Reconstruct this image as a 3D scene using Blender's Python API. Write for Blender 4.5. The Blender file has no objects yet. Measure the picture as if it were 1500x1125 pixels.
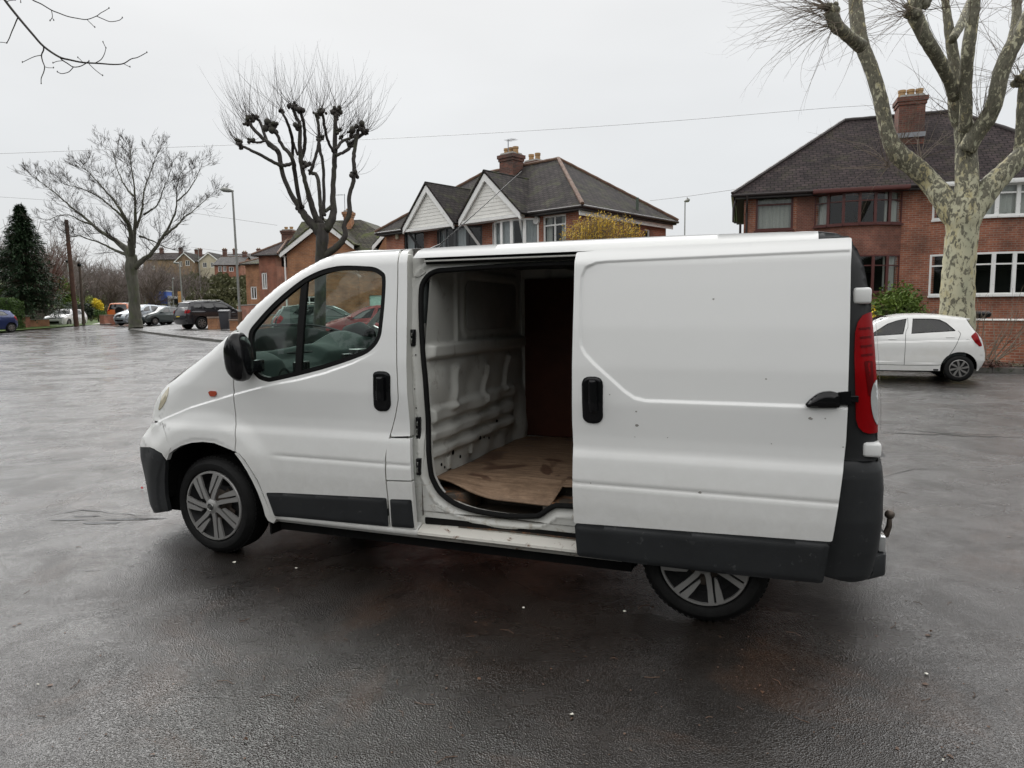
import bpy, bmesh, math, random
import numpy as np
from mathutils import Vector, Matrix
from mathutils.geometry import delaunay_2d_cdt
SC = bpy.context.scene
COL = SC.collection
PI = math.pi
rnd = random.Random(7)

# ------------------------------------------------------------------ camera model
CF, CPITCH, CROLL, CH = 1034.95, .1009, .0087, 1.583
_fw = np.array([0, math.cos(CPITCH), -math.sin(CPITCH)])
_r = np.array([1., 0, 0]); _d = -np.array([0, math.sin(CPITCH), math.cos(CPITCH)])
_c, _s = math.cos(CROLL), math.sin(CROLL)
CR = np.array([_c*_r + _s*_d, -_s*_r + _c*_d, _fw])       # rows: right, down, forward
def ray(px, py): return CR.T @ np.array([(px-750)/CF, (py-562.5)/CF, 1.])
def gz(x, y):
    "height of the ground: level near the van, climbing gently further off"
    t = max(0., y-15.)
    z = .0195*t if t < 60 else 1.17+.0195*(t-60)*.4
    t2 = max(0., y-95.)
    hill = .075*t2 if x < 20 else 0
    return z+min(hill, 14.)
def at(px, py, Y):
    d = ray(px, py); t = Y/d[1]; return Vector((d[0]*t, Y, CH+d[2]*t))
def gp(px, Y):
    "ground point under pixel column px at distance Y"
    d = ray(px, 470); x = d[0]*Y/d[1]; return Vector((x, Y, gz(x, Y)))
def ghit(px, py):
    d = ray(px, py); t = 0
    for i in range(20000):
        t += .02+t*.002
        if CH+d[2]*t < gz(d[0]*t, d[1]*t): break
    return Vector((d[0]*t, d[1]*t, gz(d[0]*t, d[1]*t)))
VX, VY, VA = -1.9853, 4.5761, -.3636
ca, sa = math.cos(VA), math.sin(VA)
_vo = np.array([(-VX)*ca+(-VY)*sa+.833, -(-VX)*sa+(-VY)*ca-.93, CH])
def vray(px, py):
    d = ray(px, py); return _vo, np.array([d[0]*ca+d[1]*sa, -d[0]*sa+d[1]*ca, d[2]])
def von(px, py, ax, val):
    o, d = vray(px, py); t = (val-o[ax])/d[ax]; return o+t*d

# ------------------------------------------------------------------ object helpers
def link(o, parent=None):
    COL.objects.link(o)
    if parent is not None: o.parent = parent
    return o
def tag(o, label=None, cat=None, group=None, kind=None):
    if label: o['label'] = label
    if cat: o['category'] = cat
    if group: o['group'] = group
    if kind: o['kind'] = kind
    return o
def thing(name, label, cat, loc=(0,0,0), rz=0, group=None, scale=None):
    o = bpy.data.objects.new(name, None); link(o); o.location = loc; o.rotation_euler = (0,0,rz)
    o.empty_display_size = .2
    if scale: o.scale = scale
    return tag(o, label, cat, group)
def dup_tree(o, parent=None):
    c = o.copy(); COL.objects.link(c)
    if parent is not None: c.parent = parent
    for ch in o.children: dup_tree(ch, c)
    return c

class MB:
    "mesh builder: one object = one MB"
    def __init__(s): s.v=[]; s.f=[]; s.m=[]; s.mi=0
    def poly(s, pts):
        b=len(s.v); s.v += [tuple(p) for p in pts]; s.f.append(tuple(range(b,b+len(pts)))); s.m.append(s.mi)
    def box(s, lo, hi, M=None):
        x0,y0,z0=lo; x1,y1,z1=hi
        P=[(x0,y0,z0),(x1,y0,z0),(x1,y1,z0),(x0,y1,z0),(x0,y0,z1),(x1,y0,z1),(x1,y1,z1),(x0,y1,z1)]
        if M is not None: P=[tuple(M@Vector(p)) for p in P]
        b=len(s.v); s.v+=P
        for f in ((0,3,2,1),(4,5,6,7),(0,1,5,4),(1,2,6,5),(2,3,7,6),(3,0,4,7)):
            s.f.append(tuple(b+i for i in f)); s.m.append(s.mi)
    def bar(s, p, q, w, h=None, up=(0,0,1)):
        p=Vector(p); q=Vector(q); d=(q-p); L=d.length
        if L<1e-6: return
        d/=L; up=Vector(up)
        if abs(d.dot(up))>.98: up=Vector((0,1,0))
        a=d.cross(up).normalized(); c=a.cross(d); h=h or w
        b=len(s.v)
        for o_ in (p,q):
            for i,j in ((-1,-1),(1,-1),(1,1),(-1,1)): s.v.append(tuple(o_+a*(i*w/2)+c*(j*h/2)))
        for f in ((0,1,2,3),(7,6,5,4),(0,4,5,1),(1,5,6,2),(2,6,7,3),(3,7,4,0)):
            s.f.append(tuple(b+i for i in f)); s.m.append(s.mi)
    def tube(s, pts, rad, n=8, cap=True):
        pts=[Vector(p) for p in pts]; k=len(pts)
        if not hasattr(rad,'__len__'): rad=[rad]*k
        b=len(s.v); a=None
        for i,p in enumerate(pts):
            t=(pts[min(i+1,k-1)]-pts[max(i-1,0)])
            if t.length<1e-9: t=Vector((0,0,1))
            t.normalize()
            if a is None:
                a=t.cross(Vector((.13,.31,.94)));
                if a.length<.1: a=t.cross(Vector((1,0,0)))
            a=(a-t*a.dot(t)); a.normalize(); c=t.cross(a)
            for j in range(n):
                an=2*PI*j/n; s.v.append(tuple(p+(a*math.cos(an)+c*math.sin(an))*rad[i]))
        for i in range(k-1):
            for j in range(n):
                s.f.append((b+i*n+j, b+i*n+(j+1)%n, b+(i+1)*n+(j+1)%n, b+(i+1)*n+j)); s.m.append(s.mi)
        if cap:
            s.f.append(tuple(b+j for j in reversed(range(n)))); s.m.append(s.mi)
            s.f.append(tuple(b+(k-1)*n+j for j in range(n))); s.m.append(s.mi)
    def lathe(s, prof, axis=1, n=32, o=(0,0,0), flip=False):
        "prof: (r, h) pairs, revolved round axis (0 x,1 y,2 z)"
        b=len(s.v); k=len(prof)
        for r,h in prof:
            for j in range(n):
                an=2*PI*j/n; c_,s_=r*math.cos(an),r*math.sin(an)
                p={0:(h,c_,s_),1:(c_,h,s_),2:(c_,s_,h)}[axis]
                s.v.append((p[0]+o[0],p[1]+o[1],p[2]+o[2]))
        for i in range(k-1):
            for j in range(n):
                f=(b+i*n+j,b+i*n+(j+1)%n,b+(i+1)*n+(j+1)%n,b+(i+1)*n+j)
                s.f.append(f[::-1] if flip else f); s.m.append(s.mi)
    def prism(s, pts2, fn, d0, d1):
        "pts2: 2-D outline, fn(a,b,d)->point"
        n=len(pts2); b=len(s.v)
        for d in (d0,d1):
            for a,c in pts2: s.v.append(tuple(fn(a,c,d)))
        s.f.append(tuple(b+i for i in range(n))); s.m.append(s.mi)
        s.f.append(tuple(b+n+i for i in reversed(range(n)))); s.m.append(s.mi)
        for i in range(n):
            j=(i+1)%n; s.f.append((b+i,b+n+i,b+n+j,b+j)); s.m.append(s.mi)
    def build(s, name, mats, parent=None, smooth=False, bevel=0, uv=False, fixn=True, seg=2, angle=None):
        me=bpy.data.meshes.new(name); me.from_pydata(s.v,[],s.f)
        if not isinstance(mats,(list,tuple)): mats=[mats]
        for m in mats: me.materials.append(m)
        if len(mats)>1: me.polygons.foreach_set('material_index', s.m)
        if fixn or bevel:
            bm=bmesh.new(); bm.from_mesh(me)
            if bevel:
                bmesh.ops.remove_doubles(bm, verts=bm.verts, dist=1e-5)
                bmesh.ops.recalc_face_normals(bm, faces=bm.faces)
                ed=[e for e in bm.edges if len(e.link_faces)==2 and e.calc_face_angle(0)>.6]
                bmesh.ops.bevel(bm, geom=ed, offset=bevel, segments=seg, profile=.5, affect='EDGES', clamp_overlap=True)
            else: bmesh.ops.recalc_face_normals(bm, faces=bm.faces)
            bm.to_mesh(me); bm.free()
        if smooth or bevel:
            me.polygons.foreach_set('use_smooth',[True]*len(me.polygons))
            me.set_sharp_from_angle(angle=angle or .7)
        if uv: boxuv(me)
        me.update()
        o=bpy.data.objects.new(name, me); link(o,parent); return o
def boxuv(me):
    uvl=me.uv_layers.new(name='UVMap')
    for p in me.polygons:
        n=p.normal
        h=Vector((-n.y,n.x,0))
        if h.length<.05: h=Vector((1,0,0))
        h.normalize(); v=n.cross(h)
        if v.z<0: v=-v
        if abs(n.z)>.95: h=Vector((1,0,0)); v=Vector((0,1,0))
        for li in p.loop_indices:
            co=me.vertices[me.loops[li].vertex_index].co
            uvl.data[li].uv=(co.dot(h), co.dot(v))

# ------------------------------------------------------------------ materials
def nt(name):
    m=bpy.data.materials.new(name); m.use_nodes=True; t=m.node_tree
    b=t.nodes['Principled BSDF']; return m,t,b
def N(t,k,**kw):
    n=t.nodes.new(k)
    for a,v in kw.items():
        if a.startswith('_'): setattr(n,a[1:],v)
        else: n.inputs[a.replace('__',' ')].default_value=v
    return n
def L(t,a,b): t.links.new(a,b)
def ramp(t,src,stops):
    r=t.nodes.new('ShaderNodeValToRGB'); e=r.color_ramp.elements
    while len(e)<len(stops): e.new(.5)
    for i,(p,c) in enumerate(stops):
        e[i].position=p; e[i].color=(*(c if hasattr(c,'__len__') else (c,c,c)),1)
    L(t,src,r.inputs[0]); return r.outputs[0]
def coords(t,kind='Object',scale=None):
    c=t.nodes.new('ShaderNodeTexCoord'); o=c.outputs[kind]
    if scale:
        mp=t.nodes.new('ShaderNodeMapping'); mp.inputs['Scale'].default_value=scale; L(t,o,mp.inputs[0]); o=mp.outputs[0]
    return o
def noise(t,co,scale,detail=4,rough=.55,dist=0):
    n=N(t,'ShaderNodeTexNoise',Scale=scale,Detail=detail,Roughness=rough,Distortion=dist); L(t,co,n.inputs['Vector']); return n.outputs['Fac']
def mixc(t,fac,a,b,mode='MIX'):
    m=t.nodes.new('ShaderNodeMix'); m.data_type='RGBA'; m.blend_type=mode
    for s_,v in ((m.inputs[0],fac),(m.inputs[6],a),(m.inputs[7],b)):
        if hasattr(v,'is_linked'): L(t,v,s_)
        elif hasattr(v,'__len__'): s_.default_value=(*v,1)
        else: s_.default_value=v
    return m.outputs[2]
def bump(t,b,h,strength=.3,dist=.01,prev=None):
    n=N(t,'ShaderNodeBump',Strength=strength,Distance=dist); L(t,h,n.inputs['Height'])
    if prev: L(t,prev,n.inputs['Normal'])
    L(t,n.outputs[0],b.inputs['Normal']); return n.outputs[0]
def mat(name,col,rough=.5,metal=0,spec=.5,var=.12,vs=6,bmp=0,bs=40,coat=0,dirt=None,co='Object',emis=None):
    m,t,b=nt(name); c=coords(t,co)
    n=noise(t,c,vs,5,.6)
    lo=[max(0,x*(1-var)) for x in col]; hi=[min(1,x*(1+var)) for x in col]
    cc=ramp(t,n,[(.3,lo),(.7,hi)])
    if dirt:
        dc,ds,a0,a1=dirt
        f=ramp(t,noise(t,c,ds,8,.7,.4),[(a0,0.),(a1,1.)])
        cc=mixc(t,f,cc,dc)
    L(t,cc,b.inputs['Base Color'])
    b.inputs['Roughness'].default_value=rough; b.inputs['Metallic'].default_value=metal
    b.inputs['Specular IOR Level'].default_value=spec
    b.inputs['Coat Weight'].default_value=coat; b.inputs['Coat Roughness'].default_value=.05
    if bmp: bump(t,b,noise(t,c,bs,4,.6),bmp,.01)
    if emis: b.inputs['Emission Color'].default_value=(*emis[0],1); b.inputs['Emission Strength'].default_value=emis[1]
    return m
def glass(name,tint=(.6,.7,.66),alpha=.75,rough=.02,ior=1.75):
    "thin window glass: fresnel mirror over a tinted see-through sheet"
    m=bpy.data.materials.new(name); m.use_nodes=True; t=m.node_tree
    for n in list(t.nodes): t.nodes.remove(n)
    out=t.nodes.new('ShaderNodeOutputMaterial'); tr=t.nodes.new('ShaderNodeBsdfTransparent'); gl=t.nodes.new('ShaderNodeBsdfGlossy')
    gl.inputs['Roughness'].default_value=rough; tr.inputs[0].default_value=(*[x*alpha for x in tint],1)
    lw=t.nodes.new('ShaderNodeLayerWeight'); lw.inputs[0].default_value=.5; f0=((ior-1)/(ior+1))**2
    pw_=N(t,'ShaderNodeMath',_operation='POWER'); L(t,lw.outputs['Facing'],pw_.inputs[0]); pw_.inputs[1].default_value=5.
    fr=N(t,'ShaderNodeMath',_operation='MULTIPLY_ADD'); L(t,pw_.outputs[0],fr.inputs[0]); fr.inputs[1].default_value=1-f0; fr.inputs[2].default_value=f0
    mx=t.nodes.new('ShaderNodeMixShader'); L(t,fr.outputs[0],mx.inputs[0]); L(t,tr.outputs[0],mx.inputs[1]); L(t,gl.outputs[0],mx.inputs[2]); L(t,mx.outputs[0],out.inputs[0])
    return m
# ------------------------------------------------------------------ palette
M={}
def paint(name,col,rough=.28,dirt=None,coat=.6,spec=.5):
    M[name]=mat(name,col,rough,0,spec,.02,1.5,0,coat=coat,dirt=dirt); return M[name]
M['van']=None
def van_white():
    m,t,b=nt('van_white_paint'); c=coords(t)
    n1=noise(t,c,1.2,6,.6); n2=noise(t,c,14,8,.7,.5)
    sep=N(t,'ShaderNodeSeparateXYZ'); L(t,c,sep.inputs[0])
    base=ramp(t,n1,[(.3,(.78,.785,.775)),(.7,(.80,.805,.79))])
    # road film: heavier low on the body, blotchy
    mr=N(t,'ShaderNodeMapRange'); L(t,sep.outputs[2],mr.inputs[0]); mr.inputs[1].default_value=1.0; mr.inputs[2].default_value=.2; mr.inputs[3].default_value=0.02; mr.inputs[4].default_value=.75
    mu=N(t,'ShaderNodeMath',_operation='MULTIPLY'); L(t,mr.outputs[0],mu.inputs[0]); L(t,n2,mu.inputs[1])
    col=mixc(t,mu.outputs[0],base,(.36,.34,.29))
    # stone chips
    vo=N(t,'ShaderNodeTexVoronoi',Scale=9.,Randomness=1.); L(t,c,vo.inputs['Vector'])
    ch=ramp(t,vo.outputs['Distance'],[(.018,1.),(.026,0.)])
    rn=N(t,'ShaderNodeMath',_operation='GREATER_THAN'); L(t,vo.outputs['Color'],rn.inputs[0]); rn.inputs[1].default_value=.86
    cm=N(t,'ShaderNodeMath',_operation='MULTIPLY'); L(t,ch,cm.inputs[0]); L(t,rn.outputs[0],cm.inputs[1])
    col=mixc(t,cm.outputs[0],col,(.22,.2,.18))
    L(t,col,b.inputs['Base Color'])
    b.inputs['Roughness'].default_value=.28
    b.inputs['Coat Weight'].default_value=.35; b.inputs['Coat Roughness'].default_value=.08
    bump(t,b,noise(t,c,2.2,2,.5),.02,.05)
    M['van']=m
van_white()
def inner_white():
    m,t,b=nt('interior_metal'); c=coords(t)
    s=noise(t,c,7,9,.75,.6); base=ramp(t,noise(t,c,2,4,.6),[(.3,(.44,.44,.41)),(.7,(.56,.56,.52))])
    f=ramp(t,s,[(.56,0.),(.7,.75)]); L(t,mixc(t,f,base,(.2,.17,.14)),b.inputs['Base Color'])
    b.inputs['Roughness'].default_value=.42; M['inner']=m
inner_white()
def jamb_mat():
    m,t,b=nt('jamb_paint'); c=coords(t)
    s=noise(t,c,11,9,.75,1.2); base=ramp(t,noise(t,c,2,4,.6),[(.3,(.52,.52,.48)),(.7,(.62,.62,.59))])
    sep=N(t,'ShaderNodeSeparateXYZ'); L(t,c,sep.inputs[0])
    mr=N(t,'ShaderNodeMapRange'); L(t,sep.outputs[2],mr.inputs[0]); mr.inputs[1].default_value=1.5; mr.inputs[2].default_value=.3; mr.inputs[3].default_value=.12; mr.inputs[4].default_value=-.1
    ad=N(t,'ShaderNodeMath',_operation='SUBTRACT'); L(t,s,ad.inputs[0]); L(t,mr.outputs[0],ad.inputs[1])
    f=ramp(t,ad.outputs[0],[(.60,0.),(.80,.9)]); L(t,mixc(t,f,base,(.24,.17,.10)),b.inputs['Base Color'])
    b.inputs['Roughness'].default_value=.4; M['jamb']=m
jamb_mat()
def rusty(name,base,rust,a0,a1,sc=9,rough=.6):
    m,t,b=nt(name); c=coords(t)
    f=ramp(t,noise(t,c,sc,9,.72,.8),[(a0,0.),(a1,1.)])
    r2=ramp(t,noise(t,c,sc*4,5,.6),[(.3,rust),(.7,[x*.4 for x in rust])])
    L(t,mixc(t,f,base,r2),b.inputs['Base Color']); b.inputs['Roughness'].default_value=rough
    bump(t,b,noise(t,c,sc*6,5,.6),.3,.004); M[name]=m
rusty('rust_sill',(.60,.58,.53),(.20,.09,.035),.57,.66,12)
rusty('rust_well',(.055,.045,.035),(.30,.13,.05),.50,.62,10,.5)
rusty('grime',(.05,.04,.03),(.34,.30,.24),.60,.72,14,.45)
M['blank']=mat('blanked_window',(.36,.36,.345),.6)
M['trim']=mat('dark_plastic_trim',(.022,.0235,.025),.5,0,.3,.15,5,.12,260,dirt=((.10,.10,.10),24,.62,.8))
M['trim2']=mat('pillar_plastic',(.020,.021,.022),.5,0,.3,.1,5,.1,300)
M['black']=mat('gloss_black_plastic',(.006,.006,.007),.12,0,.35,.1,5)
M['seal']=mat('rubber_seal',(.008,.008,.008),.6,0,.12,.1,30,.1,90)
M['dark']=mat('underbody_dark',(.01,.01,.01),.9,0,.1,.2,8)
M['tyre']=mat('tyre_rubber',(.009,.009,.009),.6,0,.2,.25,18,.25,120)
M['cap']=mat('wheel_cap_silver',(.36,.355,.345),.36,.55,.5,.08,9)
M['capd']=mat('wheel_well_steel',(.035,.035,.036),.6,.2,.3,.4,14)
M['steel']=mat('brake_rust_steel',(.11,.09,.075),.5,.6,.4,.4,20)
M['chrome']=mat('worn_steel',(.4,.4,.38),.25,1,.5,.2,20)
M['red']=mat('tail_lamp_red',(.24,.001,.003),.25,0,.18,.15,8)
M['red2']=mat('tail_lamp_dark_red',(.10,.001,.002),.3,0,.15,.2,8)
M['clear']=mat('clear_lamp_lens',(.55,.56,.56),.1,.3,.6,.15,14,coat=1)
M['amber']=mat('amber_lens',(.42,.05,.01),.15,0,.6,.1,8,coat=1)
M['lens']=mat('headlamp_lens',(.62,.56,.42),.08,.2,.6,.1,12,coat=1)
M['dash']=mat('dashboard_plastic',(.012,.015,.015),.8,0,.08,.1,8,.1,200)
M['dash2']=mat('dashboard_light_plastic',(.030,.040,.038),.8,0,.08,.08,8,.08,200)
M['vent']=mat('dash_black',(.01,.01,.01),.3,0,.4,.1,8)
M['seat']=mat('seat_cloth',(.03,.033,.036),.95,0,.1,.3,40,.3,300)
M['cabin']=mat('cab_lining',(.09,.1,.1),.8,0,.2,.1,8)
M['ply']=mat('red_brown_plywood',(.075,.028,.018),.55,0,.35,.3,3,.15,60)
M['glass']=glass('window_glass',(.86,.97,.92),1.,.02,1.55)
M['carglass']=glass('tinted_car_glass',(.42,.45,.46),.7,.02,1.65)
M['darkglass']=mat('dark_car_glass',(.012,.014,.015),.04,0,.6,.1,3,coat=.5)
def board_mat():
    m,t,b=nt('floor_board_wood'); c=coords(t,scale=(1.5,9,1))
    g=noise(t,c,3.2,9,.65,.6); c2=coords(t)
    base=ramp(t,g,[(.25,(.11,.068,.040)),(.5,(.24,.155,.097)),(.75,(.36,.25,.165))])
    st=ramp(t,noise(t,c2,3.4,3,.5,.6),[(.56,0.),(.60,.8)])
    mot=ramp(t,noise(t,c2,30,6,.7),[(.45,1.),(.6,.55)])
    col=mixc(t,st,base,(.10,.052,.034)); col=mixc(t,.35,col,mot,'MULTIPLY')
    sc_=ramp(t,noise(t,c2,20,10,.8,1.),[(.60,0.),(.66,.5)])
    col=mixc(t,sc_,col,(.36,.29,.22))
    L(t,col,b.inputs['Base Color']); L(t,ramp(t,st,[(0,.7),(1,.4)]),b.inputs['Roughness']); bump(t,b,g,.4,.01); M['board']=m
board_mat()

# ------------------------------------------------------------------ world + light
w=bpy.data.worlds.new('World'); SC.world=w; w.use_nodes=True; t=w.node_tree; bg=t.nodes['Background']
sky=t.nodes.new('ShaderNodeTexSky'); sky.sky_type='NISHITA'; sky.sun_disc=False
SUN_EL,SUN_AZ=math.radians(50),0.
sky.sun_elevation=SUN_EL; sky.sun_rotation=SUN_AZ; sky.air_density=1; sky.dust_density=4
co=t.nodes.new('ShaderNodeTexCoord'); sp=t.nodes.new('ShaderNodeSeparateXYZ'); L(t,co.outputs['Generated'],sp.inputs[0])
# overcast: even and pale low down, climbing to a much brighter veil high in front where the hidden sun stands
gr=ramp(t,sp.outputs[2],[(.0,(6.0,6.12,6.2)),(.16,(6.25,6.42,6.55)),(.40,(7.0,7.07,7.1)),(.49,(13.5,13.4,13.2)),(.66,(14.5,14.4,14.3)),(.85,(11,11,11)),(1.,(10,10,10))])
dt=t.nodes.new('ShaderNodeVectorMath'); dt.operation='DOT_PRODUCT'; L(t,co.outputs['Generated'],dt.inputs[0]); dt.inputs[1].default_value=(-.30,.954,0)
l1=ramp(t,dt.outputs['Value'],[(.0,0.),(.35,.45),(.75,1.)]); l2=ramp(t,sp.outputs[2],[(.415,0.),(.48,.9),(.56,1.),(.68,.75),(.82,.1),(1.,0.)])
lm=N(t,'ShaderNodeMath',_operation='MULTIPLY'); L(t,l1,lm.inputs[0]); L(t,l2,lm.inputs[1])
lb=N(t,'ShaderNodeMath',_operation='MULTIPLY_ADD'); L(t,lm.outputs[0],lb.inputs[0]); lb.inputs[1].default_value=2.6; lb.inputs[2].default_value=1.
cn=N(t,'ShaderNodeTexNoise',Scale=1.6,Detail=4.,Roughness=.5)
mp=t.nodes.new('ShaderNodeMapping'); mp.inputs['Scale'].default_value=(1,1,3.2); L(t,co.outputs['Generated'],mp.inputs[0]); L(t,mp.outputs[0],cn.inputs['Vector'])
cl=ramp(t,cn.outputs['Fac'],[(.3,.93),(.7,1.05)])
ov=mixc(t,1.,gr,cl,'MULTIPLY')
vs=t.nodes.new('ShaderNodeVectorMath'); vs.operation='SCALE'; L(t,ov,vs.inputs[0]); L(t,lb.outputs[0],vs.inputs['Scale'])
fin=mixc(t,.95,sky.outputs[0],vs.outputs[0])
L(t,fin,bg.inputs[0]); bg.inputs[1].default_value=.1
sl=bpy.data.lights.new('sun','SUN'); sl.energy=.6; sl.angle=math.radians(35); sl.color=(1,.97,.93)
so=bpy.data.objects.new('sun',sl); COL.objects.link(so)
# the veiled sun stands high beyond the van
sd=Vector((math.cos(SUN_EL)*-.30,math.cos(SUN_EL)*.954,math.sin(SUN_EL)))
so.rotation_euler=(-sd).to_track_quat('-Z','Y').to_euler(); so.location=sd*40
sky.sun_rotation=math.atan2(sd.x,sd.y)
SC.view_settings.view_transform='Standard'; SC.view_settings.look='None'; SC.view_settings.exposure=.3; SC.view_settings.gamma=1

cam=bpy.data.cameras.new('camera'); cobj=bpy.data.objects.new('camera',cam); COL.objects.link(cobj); SC.camera=cobj
cam.sensor_fit='HORIZONTAL'; cam.sensor_width=36; cam.lens=36*CF/1500; cam.clip_end=3000; cam.clip_start=.05
cobj.matrix_world=Matrix(((CR[0][0],-CR[1][0],-CR[2][0],0),(CR[0][1],-CR[1][1],-CR[2][1],0),(CR[0][2],-CR[1][2],-CR[2][2],CH),(0,0,0,1)))

# ------------------------------------------------------------------ curved vehicle shells
def resample(pts,d,closed=False):
    P=[np.array(p,float) for p in pts]
    if closed: P.append(P[0])
    out=[]
    for a,b in zip(P[:-1],P[1:]):
        n=max(1,int(math.ceil(np.linalg.norm((b-a)[:2])/d)))
        for i in range(n): out.append(a+(b-a)*i/n)
    if not closed: out.append(P[-1])
    return out
def fillet(pts,r=.03,closed=True,n=5):
    out=[]; k=len(pts)
    for i in range(k):
        p=np.array(pts[i][:2],float); rr=pts[i][2] if len(pts[i])>2 else r
        if (not closed and i in(0,k-1)) or rr==0: out.append(tuple(p)); continue
        a=np.array(pts[i-1][:2],float); b=np.array(pts[(i+1)%k][:2],float)
        la=np.linalg.norm(a-p); lb=np.linalg.norm(b-p)
        if la<1e-6 or lb<1e-6: continue
        q=min(rr,la*.49,lb*.49); A=p+(a-p)/la*q; B=p+(b-p)/lb*q
        for j in range(n+1):
            t_=j/n; out.append(tuple((1-t_)**2*A+2*t_*(1-t_)*p+t_*t_*B))
    return out
def catmull(pts,n=6,closed=False):
    P=[np.array(p,float) for p in pts]; k=len(P); out=[]
    rng=range(k) if closed else range(k-1)
    for i in rng:
        p0=P[(i-1)%k] if closed or i>0 else P[0]*2-P[1]; p1=P[i]; p2=P[(i+1)%k]
        p3=P[(i+2)%k] if closed or i+2<k else P[-1]*2-P[-2]
        for j in range(n):
            s=j/n; out.append(tuple(.5*((2*p1)+(-p0+p2)*s+(2*p0-5*p1+4*p2-p3)*s*s+(-p0+3*p1-3*p2+p3)*s**3)))
    if not closed: out.append(tuple(P[-1]))
    return out
def inpoly(P,poly):
    x,z=P[:,0],P[:,1]; c=np.zeros(len(P),bool); n=len(poly)
    for i in range(n):
        x1,z1=poly[i][:2]; x2,z2=poly[(i+1)%n][:2]
        if z1==z2: continue
        m=((z1>z)!=(z2>z))&(x<(x2-x1)*(z-z1)/(z2-z1)+x1); c^=m
    return c
def pdist(u,z,poly,closed=False):
    P=np.array([p[:2] for p in poly],float)
    if closed: P=np.vstack([P,P[:1]])
    A=P[:-1]; B=P[1:]-A; L2=(B**2).sum(1)+1e-12
    Q=np.stack([u,z],-1)[:,None,:]-A[None]
    tt=np.clip((Q*B[None]).sum(2)/L2[None],0,1)
    D=np.sqrt(((Q-tt[...,None]*B[None])**2).sum(2)); j=D.argmin(1)
    return D[np.arange(len(j)),j], j, tt[np.arange(len(j)),j]
def sstep(a,b,x):
    t_=np.clip((x-a)/(b-a),0,1); return t_*t_*(3-2*t_)
class Shell:
    "half-width field W(u,z) under a side silhouette; sil points (u,z,r,e): edge radius r, inset e"
    def __init__(s,sil,zt,soft=.012,feat=None,step=.04):
        s.sil=resample(sil,step); s.feat=feat
        zz=np.arange(-.3,2.6,.002); w=np.interp(zz,[a for a,b in zt],[b for a,b in zt])
        k=np.exp(-.5*(np.arange(-60,61)*.002/soft)**2); k/=k.sum()
        s.zz=zz; s.wt=np.convolve(np.pad(w,60,mode='edge'),k,'valid')
        s.P=np.array(s.sil)
    def base(s,z): return np.interp(z,s.zz,s.wt)
    def W(s,u,z,feat=True):
        u=np.atleast_1d(np.asarray(u,float)); z=np.atleast_1d(np.asarray(z,float))
        w=s.base(z); d,j,tt=pdist(u,z,s.sil)
        r=s.P[j,2]*(1-tt)+s.P[j+1,2]*tt; e=s.P[j,3]*(1-tt)+s.P[j+1,3]*tt
        q=np.clip(1-d/np.maximum(r,1e-4),0,1); w=w-e*(1-np.sqrt(np.clip(1-q*q,0,1)))
        if feat and s.feat is not None: w=w+s.feat(u,z)
        return w
    def w1(s,u,z): return float(s.W([u],[z])[0])
    def edge(s,i):
        u,z,r,e=s.P[i][:4]; return float(s.base(z))-e
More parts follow.
